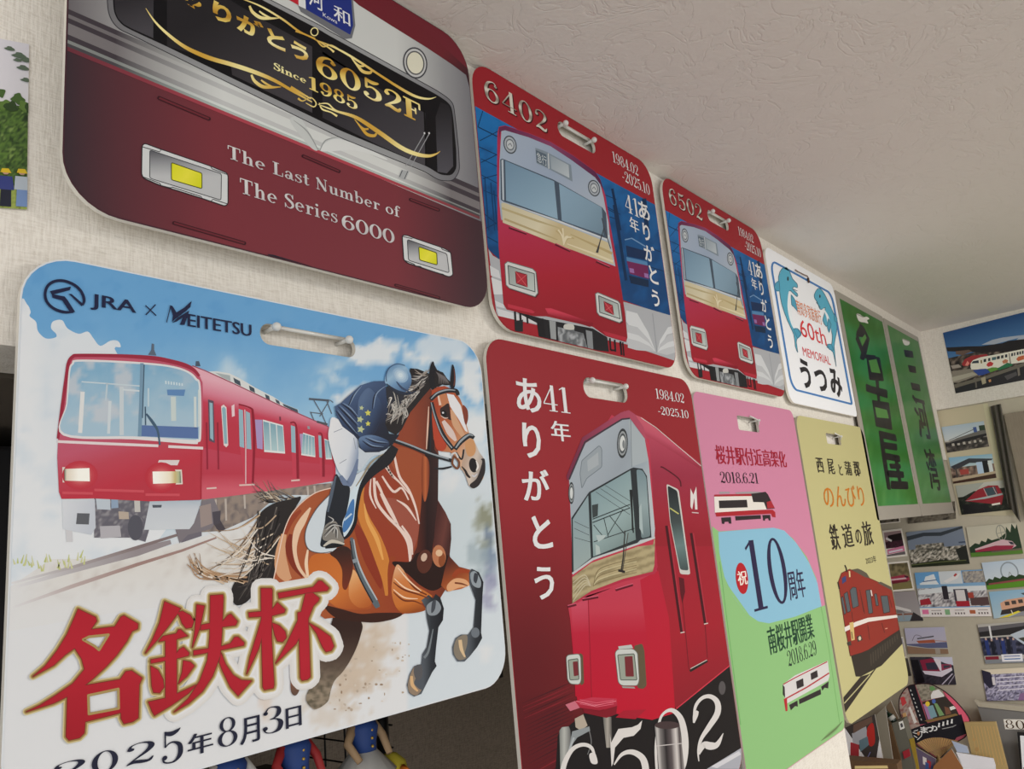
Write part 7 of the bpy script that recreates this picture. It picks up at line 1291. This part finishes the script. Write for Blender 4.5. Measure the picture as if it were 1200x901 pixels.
# ------------------------------------------------------------------ storage rack and figures in the alcove
BLK = mat('black painted board', (30, 29, 31), 0.5, 0, 0.2, 20); BLKM = mat('black steel', (24, 24, 26), 0.4, 0.3)
t = empty('wall_cabinet', (0.40, 0.475, 1.59), 'black cabinet hung high in the alcove behind the horse picture board', 'cabinet')
MB().box((0.40, 0.475, 1.757), (1.20, 0.33, 0.334), bev=0.004).build('body', BLK, t)
for x in (0.10, 0.70): MB().box((x, 0.3085, 1.757), (0.595, 0.004, 0.326), bev=0.001).build('door', BLK, t)
MB().tube([(0.772, 0.33, 1.475), (0.772, 0.33, 1.592)], 0.009).build('support_post', BLKM, t, True)
w = MB()
for k in range(5): w.tube([(0.79, 0.34 + k * .05, 1.475), (0.79, 0.34 + k * .05, 1.591)], 0.0016, 6)
for k in range(4): w.tube([(0.79, 0.33, 1.485 + k * .03), (0.79, 0.55, 1.485 + k * .03)], 0.0014, 6)
w.build('wire_grid', BLKM, t)
MB().box((0.985, 0.304, 1.583), (0.03, 0.014, 0.016), bev=.002).build('latch', BLKM, t)
t = empty('storage_rack', (0.2875, 0.39, 0.0), 'black shelf rack in the alcove with little dolls standing on top', 'rack')
for x in (-0.19, 0.765):
    for y in (0.155, 0.62): MB().box((x, y, 0.727), (0.022, 0.022, 1.454)).build('post', BLKM, t)
for z in (1.462, 1.02): MB().box((0.2875, 0.39, z), (0.98, 0.49, 0.016), bev=0.003).build('shelf', BLK, t)
MB().box((0.2875, 0.638, 0.727), (0.93, 0.008, 1.454)).build('back_panel', BLK, t)
def doll(label, px, y, coat, skirt, sleeve, hair, trim):
    p = on_y(px[0], px[1], y); z0 = 1.47; c = (p.x, y, z0)
    r = empty('doll', c, label, 'doll')
    S = lambda h: z0 + h
    b = MB()
    for s in (-1, 1): b.tube([(c[0] + s * .009, y, z0), (c[0] + s * .009, y, S(.03)), (c[0] + s * .008, y, S(.06))], [.0065, .005, .0075], 10)
    b.lathe((c[0], y, S(.058)), [(.014, 0), (.016, .01), (.012, .03), (.016, .052), (.013, .06), (.006, .064), (.006, .07), (.012, .074), (.0175, .086), (.0175, .098), (.011, .11), (.002, .113)], 16)
    b.build('body', mat('doll skin', (206, 166, 140), .5), r, True)
    MB().lathe((c[0], y, S(.084)), [(.0150, 0), (.0150, .012), (.0182, .03), (.0150, .036), (.0075, .0395)], 18).build('jacket', coat, r, True)
    sk = MB(); n = 32
    top = [sk.b.verts.new((c[0] + .0155 * math.cos(2 * math.pi * i / n), y + .0155 * math.sin(2 * math.pi * i / n), S(.088))) for i in range(n)]
    bot = [sk.b.verts.new((c[0] + (.034 + .004 * (i % 2)) * math.cos(2 * math.pi * i / n), y + (.034 + .004 * (i % 2)) * math.sin(2 * math.pi * i / n), S(.062 + .002 * (i % 2)))) for i in range(n)]
    for i in range(n): sk.b.faces.new((bot[i], bot[(i + 1) % n], top[(i + 1) % n], top[i]))
    sk.b.faces.new(top[::-1]); sk.build('skirt', skirt, r, True)
    for s in (-1, 1): MB().tube([(c[0] + s * .015, y, S(.116)), (c[0] + s * .026, y - .004, S(.1)), (c[0] + s * .022, y - .02, S(.082))], [.006, .0052, .004], 8).build('sleeve', sleeve, r, True)
    MB().ball((c[0], y + .004, S(.158)), .021, (1, 1, .95)).build('hair', hair, r, True)
    bt = MB()
    for k in range(3): bt.ball((c[0], y - .0165, S(.094 + k * .009)), .0018)
    bt.build('buttons', trim, r, True)
BLUE = mat('blue cloth', (38, 68, 132), .6); WHT = mat('white cloth', (214, 212, 206), .7); TAN = mat('tan cloth', (176, 146, 112), .7); HR = mat('dark hair', (40, 32, 30), .4); GLD = mat('gold button', (206, 170, 80), .35, .6); REDC = mat('red cloth', (166, 44, 44), .6)
doll('little doll in a buttoned blue jacket and white frilled skirt, under the horse board', (426, 872), 0.20, BLUE, WHT, TAN, HR, GLD)
doll('little doll in blue with red sleeves and a blue skirt, left of the frilled one', (345, 880), 0.20, BLUE, BLUE, REDC, HR, GLD)
doll('little doll with white sleeves and a blue jacket, leftmost under the horse board', (268, 896), 0.20, BLUE, WHT, WHT, HR, GLD)
p = on_y(458, 897, 0.2); d = empty('toy_chick', (p.x, 0.2, 1.47), 'round yellow toy chick beside the frilled doll', 'toy')
YL = mat('yellow felt', (206, 190, 60), .8, 0, .1, 200)
MB().lathe((p.x, 0.2, 1.47), [(.012, 0), (.021, .008), (.024, .024), (.02, .04), (.021, .052), (.018, .066), (.008, .075), (.001, .077)], 18).build('body', YL, d, True)
MB().lathe((p.x, 0.178, 1.53), [(.005, 0), (.0005, .012)], 10, (0, -1, 0)).build('beak', mat('orange felt', (216, 120, 40), .7), d, True)

# ------------------------------------------------------------------ the crowded shelf by the end wall
c = crop(1000, 766, 6); SZ = 0.86
WOOD = mat('brown shelf wood', (120, 92, 66), 0.55, 0, 0.25, 12, stretch=(1, 14, 14))
t = empty('display_shelf', (2.55, 0.28, 0.0), 'brown wooden shelf in the alcove carrying the souvenirs', 'shelf')
MB().box((2.62, 0.30, SZ - 0.0125), (0.92, 0.72, 0.025), bev=.003).build('top', WOOD, t)
for x in (2.2, 3.04):
    for y in (-0.03, 0.63): MB().box((x, y, (SZ - .025) / 2), (0.04, 0.04, SZ - .025)).build('leg', WOOD, t)
def flat(name, label, cat, X, depth, pts, front, m, gain=.5, group=None, part='body', z0=None):
    # an upright item whose front faces the camera side; pts are read on its front plane and run down to the shelf
    V = [on_x(x, y, X) for x, y in pts]
    zmin = min(v.z for v in V)
    for v in V:
        if z0 is not None and v.z < zmin + .03: v.z = z0
    r = empty(name, (X + depth / 2, sum(v.y for v in V) / len(V), min(v.z for v in V)), label, cat, group)
    MB().prism(V, (depth, 0, 0)).build(part, m, r)
    P = Print('x', X, gain)
    return r, P
# grey display panel with the 80 plate
GP = mat('grey display panel', (140, 138, 136), .6); IV = mat('ivory strip', (206, 198, 178), .5)
r, P = flat('information_sign', 'grey panel with an ivory top strip and a numbered plate, right of the wooden tablet', 'sign', 3.045, .012, c((866, 350), (1500, 410), (1500, 960), (1070, 960)), None, GP, z0=SZ)
MB().prism([on_x(x, y, 3.041) for x, y in c((850, 330), (880, 340), (1500, 400), (1500, 440), (880, 372))], (.02, 0, 0)).build('top_strip', IV, r)
for x in range(7): P.poly(c(*[(895 + x * 58, 357 + x * 4.5), (905 + x * 58, 358 + x * 4.5), (905 + x * 58, 363 + x * 4.5), (895 + x * 58, 362 + x * 4.5)]), (150, 140, 120), 70)
P.poly(c((1055, 460), (1228, 462), (1238, 532), (1068, 530)), (206, 202, 194), 1); P.serif('80', c((1072, 524))[0], c((1200, 470))[0], (70, 56, 48), 3, .08)
P.build('number_plate', r, PM)
r, P = flat('picture_frame', 'black-edged picture frame at the lower right, before the grey panel', 'frame', 2.985, .014, c((1152, 552), (1480, 570), (1500, 960), (1178, 960)), None, BLK, part='frame', z0=SZ)
P.poly(c((1172, 575), (1460, 590), (1480, 930), (1196, 930)), (196, 198, 202), 1); P.poly(c((1195, 800), (1470, 800), (1480, 930), (1204, 930)), (120, 60, 60), 2); P.build('mount', r, PM)
def sheet(label, pts, X, front, painter=None, name='pamphlet', cat='pamphlet'):
    r, P = flat(name, label, cat, X, .004, pts, None, PAPER, part='cover'); q = pts[:4]
    P.poly(pts, front, 1)
    if painter: painter(P, q)
    P.build('printed_front', r, PM); return r
# round paper fan (uchiwa) with a printed leaf and bare bamboo ribs at the bottom
FX = 2.97; fo = smooth(c((376, 236), (432, 216), (530, 212), (620, 250), (700, 312), (770, 388), (815, 455), (822, 520), (790, 580), (742, 612), (690, 640), (602, 735), (520, 690), (445, 640), (385, 560), (345, 470), (322, 380), (330, 300)), True, 4)
ap = on_x(*c((602, 738))[0], FX); t = empty('round_fan', (FX, ap.y, SZ), 'round festival fan with a printed black and pink leaf and bamboo ribs', 'fan')
MB().prism([on_x(x, y, FX) for x, y in fo], (.003, 0, 0)).build('leaf', mat('pink paper', (196, 92, 110), .6), t)
MB().tube([on_x(x, y, FX) for x, y in fo], .0018, 6, True).build('rim', mat('dark rim', (60, 36, 40), .5), t, True)
hb = on_x(*c((640, 960))[0], FX); MB().tube([(FX + .0015, ap.y, ap.z + .01), (FX + .0015, hb.y, SZ)], .006, 8).build('handle', mat('bamboo', (190, 156, 104), .5), t)
P = Print('x', FX, .5, fo)
P.poly(c((620, 240), (700, 305), (775, 380), (825, 450), (830, 530), (770, 500), (740, 430), (700, 370), (650, 290)), (196, 86, 108), 1)
P.poly(c((300, 290), (376, 230), (470, 490), (466, 520), (390, 540), (330, 430)), lambda x, y: mix((150, 136, 128), (120, 70, 66), sm(-.1, .25, fbm(x, y, 3, 2))), 1, step=2); P.poly(c((330, 310), (356, 300), (376, 345), (345, 370)), (170, 56, 60), 2); P.poly(c((388, 380), (402, 372), (448, 480), (428, 490)), (196, 190, 186), 2)
P.poly(c((378, 226), (431, 212), (522, 490), (466, 496)), (32, 31, 35), 3)
for k in range(8): P.ell(c((404 + k * 10.5, 258 + k * 29))[0], .7, 1.5, (176, 176, 176), 4, -.4, 6)
P.poly(c((431, 205), (560, 205), (620, 245), (645, 298), (482, 335)), lambda x, y: mix((140, 132, 118), (96, 92, 82), sm(-.1, .2, fbm(x, y, 3, 2))), 1.5, step=2); P.poly(c((545, 292), (560, 262), (600, 250), (632, 285), (640, 300), (548, 318)), (200, 198, 196), 2.5, curved=False); P.poly(c((535, 235), (560, 225), (580, 250), (545, 262)), (90, 130, 80), 2.4)
P.poly(c((484, 340), (645, 298), (717, 373), (745, 432), (524, 480)), (54, 48, 44), 2)
for q, col in ((((490, 355), (510, 350), (560, 455), (526, 462)), (150, 110, 150)), (((520, 370), (560, 360), (590, 440), (545, 455)), (110, 140, 150)), (((566, 345), (590, 350), (640, 430), (605, 438)), (110, 140, 96)), (((676, 375), (706, 366), (722, 385), (684, 398)), (206, 204, 200)), (((640, 370), (670, 380), (690, 420), (650, 430)), (110, 76, 60)), (((500, 470), (720, 420), (745, 435), (530, 482)), (120, 96, 60))): P.poly(c(*q), col, 3)
P.ell(c((522, 352))[0], 2.6, 3, (206, 178, 60), 3.6); P.ell(c((566, 334))[0], 2.2, 2.6, (70, 96, 160), 3.6)
P.poly(c((395, 535), (520, 488), (640, 458), (760, 425), (800, 560), (745, 612), (690, 602), (620, 588), (560, 588), (500, 600), (440, 632)), (32, 31, 36), 4)
for s_, bl, tr in (('ま', (478, 556), (520, 514)), ('つ', (522, 548), (556, 514)), ('り', (558, 542), (588, 506))): P.text(s_, c(bl)[0], c(tr)[0], (206, 206, 206), 6, .03)
for k in range(4):
    for j in range(2): P.line(c((598 + k * 30 + j * 7, 516 - k * 9), (606 + k * 30 - j * 4, 486 - k * 9)), 1.6, (200, 200, 200), 6 + .1 * j, False)
P.line(c((625, 528), (700, 512), (722, 500)), .8, (150, 150, 150), 6, False); P.line(c((425, 545), (455, 535)), 1, (190, 190, 190), 6, False); P.line(c((418, 552), (448, 560), (475, 545), (480, 575), (450, 605)), 1, (190, 190, 190), 6); P.line(c((425, 575), (450, 590)), 1, (190, 190, 190), 6.2, False); P.ell(c((458, 560))[0], 1.6, 2.4, (170, 120, 84), 6.5)
P.build('printed_leaf', t, PM)
rb = MB(); inn = smooth(c((440, 632), (500, 602), (560, 590), (620, 590), (690, 604), (742, 612)), False, 4)
Q = Print('x', FX, .5, fo); Q.poly(inn + c((690, 640), (602, 735), (520, 690)), (172, 138, 92), 8); Q.build('rib_field', t, PM)
for i, q in enumerate(inn[1:-1]): e_ = on_x(*q, FX - .0012); rb.tube([(FX - .0012, ap.y, ap.z + .002), tuple(e_)], [.0008, .0018], 5)
rb.build('ribs', mat('fan bamboo', (196, 160, 112), .5, 0, .15, 60), t)
sheet('brown cardboard folder standing behind the dark bottle', c((225, 380), (262, 330), (330, 480), (420, 960), (330, 960), (252, 560)), 2.935, (104, 88, 70), None, 'folder', 'folder')
sheet('tan booklet edge standing next to the yellow ruler', c((345, 420), (370, 412), (440, 700), (470, 960), (430, 960), (400, 700)), 2.94, (176, 140, 96), None, 'booklet', 'booklet')
# grey box with a dark bottle on it
t = empty('grey_box', (2.88, 0.33, SZ), 'tall grey box under the dark bottle', 'box')
MB().prism([on_x(x, y, 2.86) for x, y in c((270, 488), (350, 462), (398, 640), (440, 960), (345, 960), (318, 690))], (.05, 0, 0)).build('carton', mat('grey card', (122, 120, 108), .7), t)
P = Print('x', 2.86, .5); P.poly(c((318, 482), (348, 470), (362, 522), (330, 535)), (206, 206, 200), 1); P.poly(c((328, 492), (344, 486), (352, 512), (336, 520)), (70, 70, 72), 2); P.build('printed_label', t, PM)
b = on_x(*c((292, 478))[0], 2.88); t = empty('bottle', (b.x, b.y, b.z), 'small dark green bottle lying tilted on the grey box', 'bottle')
ax = (0, .55, .84); MB().lathe(tuple(b), [(.010, 0), (.011, .004), (.011, .022), (.005, .032), (.0045, .042), (.006, .043), (.006, .048)], 14, ax).build('glass', mat('dark green glass', (20, 40, 28), .1, spec=.7), t, True)
MB().lathe(tuple(b + Vector(ax) * .008), [(.0114, 0), (.0114, .012)], 14, ax).build('paper_label', mat('white label', (200, 200, 194), .6), t, True)
# wooden slats, red tag, yellow ruler
def stick(name, label, cat, pts, X, depth, m, part='body'):
    r = empty(name, tuple(on_x(*pts[-1], X)), label, cat); MB().prism([on_x(x, y, X) for x, y in pts], (depth, 0, 0)).build(part, m, r); return r
stick('wooden_ruler', 'dark wooden ruler leaning left of the grey box', 'ruler', c((228, 520), (262, 500), (330, 740), (350, 960), (300, 960), (290, 770)), 2.84, .01, mat('old wood', (104, 78, 52), .6, 0, .2, 30))
stick('ruler', 'yellow wooden ruler standing right of the red tag', 'ruler', c((392, 600), (425, 590), (462, 800), (480, 960), (450, 960), (440, 790)), 2.86, .003, mat('yellow wood', (190, 160, 62), .5))
stick('price_tag', 'square red tag in front of the grey box', 'tag', c((345, 690), (390, 668), (402, 718), (358, 740)), 2.855, .003, mat('red card', (190, 54, 66), .6))
# wooden tablet, papers, envelope
r, P = flat('wooden_tablet', 'pale yellow wooden tablet with faint writing, right of the round fan', 'tablet', 2.955, .012, c((778, 482), (1000, 480), (1082, 800), (1120, 960), (880, 960), (830, 700)), None, mat('pale wood', (204, 176, 120), .55, 0, .08, 20, stretch=(1, 20, 1)), part='board', z0=SZ)
for k in range(9): P.line(c((830 + k * 22, 510), (880 + k * 24, 780)), .5, (176, 144, 92), 1 + k * .1, False)
P.ell(c((848, 602))[0], 2, 1.8, (158, 128, 84), 3); P.ell(c((868, 672))[0], 2.2, 2.6, (150, 120, 78), 3); P.build('faint_writing', r, PM)
sheet('folded white paper in front of the wooden tablet', c((722, 692), (985, 735), (1000, 782), (1010, 960), (800, 960), (762, 780)), 2.93, (200, 200, 206), None, 'paper', 'paper')
sheet('brown paper envelope corner in front of the round fan', c((690, 668), (770, 800), (790, 960), (520, 960), (565, 790)), 2.9, (134, 92, 60), None, 'envelope', 'envelope')
def p_mix(P, q):
    for k in range(12): u, v = random.random() * .8, random.random() * .8; P.poly([quv(q, u, v), quv(q, u + .2, v), quv(q, u + .2, v + .2), quv(q, u, v + .2)], random.choice([(150, 50, 60), (60, 80, 130), (196, 190, 190), (80, 60, 60)]), 2 + k * .1)
sheet('leaflet of small red and blue pictures under the round fan', c((440, 660), (580, 740), (560, 960), (470, 960), (455, 760)), 2.925, (90, 80, 100), p_mix, 'leaflet', 'leaflet')
sheet('blue and white ticket behind the envelope, below the round fan', c((690, 610), (800, 650), (815, 700), (730, 690)), 2.936, (150, 160, 180), None, 'ticket', 'ticket')
# standing photo board at the left end of the shelf
def p_board(P, q):
    P.poly([quv(q, 0, 0), quv(q, 1, 0), quv(q, 1, .55), quv(q, 0, .7)], (60, 54, 52), 1.5); P.poly(c((-10, 560), (90, 510), (105, 600), (0, 660)), (150, 150, 156), 2); P.poly(c((100, 520), (140, 490), (152, 620), (118, 650), (96, 590)), (160, 44, 40), 3, curved=True); P.poly(c((40, 610), (100, 580), (110, 640), (50, 690)), (90, 110, 120), 3); P.poly(c((-20, 620), (40, 640), (40, 720), (-20, 740)), (150, 50, 56), 3); P.line(c((100, 730), (120, 690)), .8, (120, 120, 170), 3, False); P.poly(c((0, 500), (130, 440), (136, 480), (0, 560)), (96, 76, 66), 2.2)
sheet('white souvenir card with red train pictures, below the yellow board', c((-60, 520), (150, 425), (210, 745), (240, 960), (-60, 960)), 2.76, (206, 204, 206), p_board, 'souvenir_card', 'card')
sheet('grey transparent file standing right of the souvenir card', c((160, 430), (225, 370), (280, 760), (300, 960), (235, 960)), 2.82, (116, 110, 98), None, 'document_file', 'file')
r, P = flat('wooden_crate', 'brown wooden crate edge at the bottom, in front of the souvenirs', 'crate', 2.62, .05, c((-120, 738), (305, 775), (310, 960), (-120, 960)), None, WOOD, part='crate_side', z0=SZ)
P.poly(c((10, 788), (240, 785), (245, 806), (10, 808)), (206, 184, 130), 1); P.build('yellow_strip', r, PM)

# grey weathered board and cloth on the end wall, right of the cream sheet
t = empty('weathered_board', (3.0855, -0.40, 1.728), 'weathered grey wooden board fixed to the end wall at the right edge', 'board')
MB().box((3.0855, -0.40, 1.9), (0.021, 0.43, 0.345), bev=.002).build('plank', mat('weathered wood', (150, 138, 122), .8, 0, .22, 18, stretch=(1, 16, 1.5)), t)
t = empty('hanging_cloth', (3.07, -0.18, 1.7), 'narrow grey cloth hanging between the cream sheet and the weathered board', 'cloth')
cl = MB(); prof = []
for k in range(13):
    u = k / 12; x = 1161 + 12 * u; d = .006 * math.sin(u * 12); prof.append((on_x(x, 476 - u * 3, 3.082 + d), on_x(x + 20 + 3 * u, 590 + 22 * u, 3.082 + d)))
for (a0, b0), (a1, b1) in zip(prof, prof[1:]): cl.b.faces.new([cl.b.verts.new(v) for v in (a0, a1, b1, b0)])
o = cl.build('drape', mat('grey cloth', (96, 92, 84), .9), t)
sd = o.modifiers.new('thickness', 'SOLIDIFY'); sd.thickness = .0015
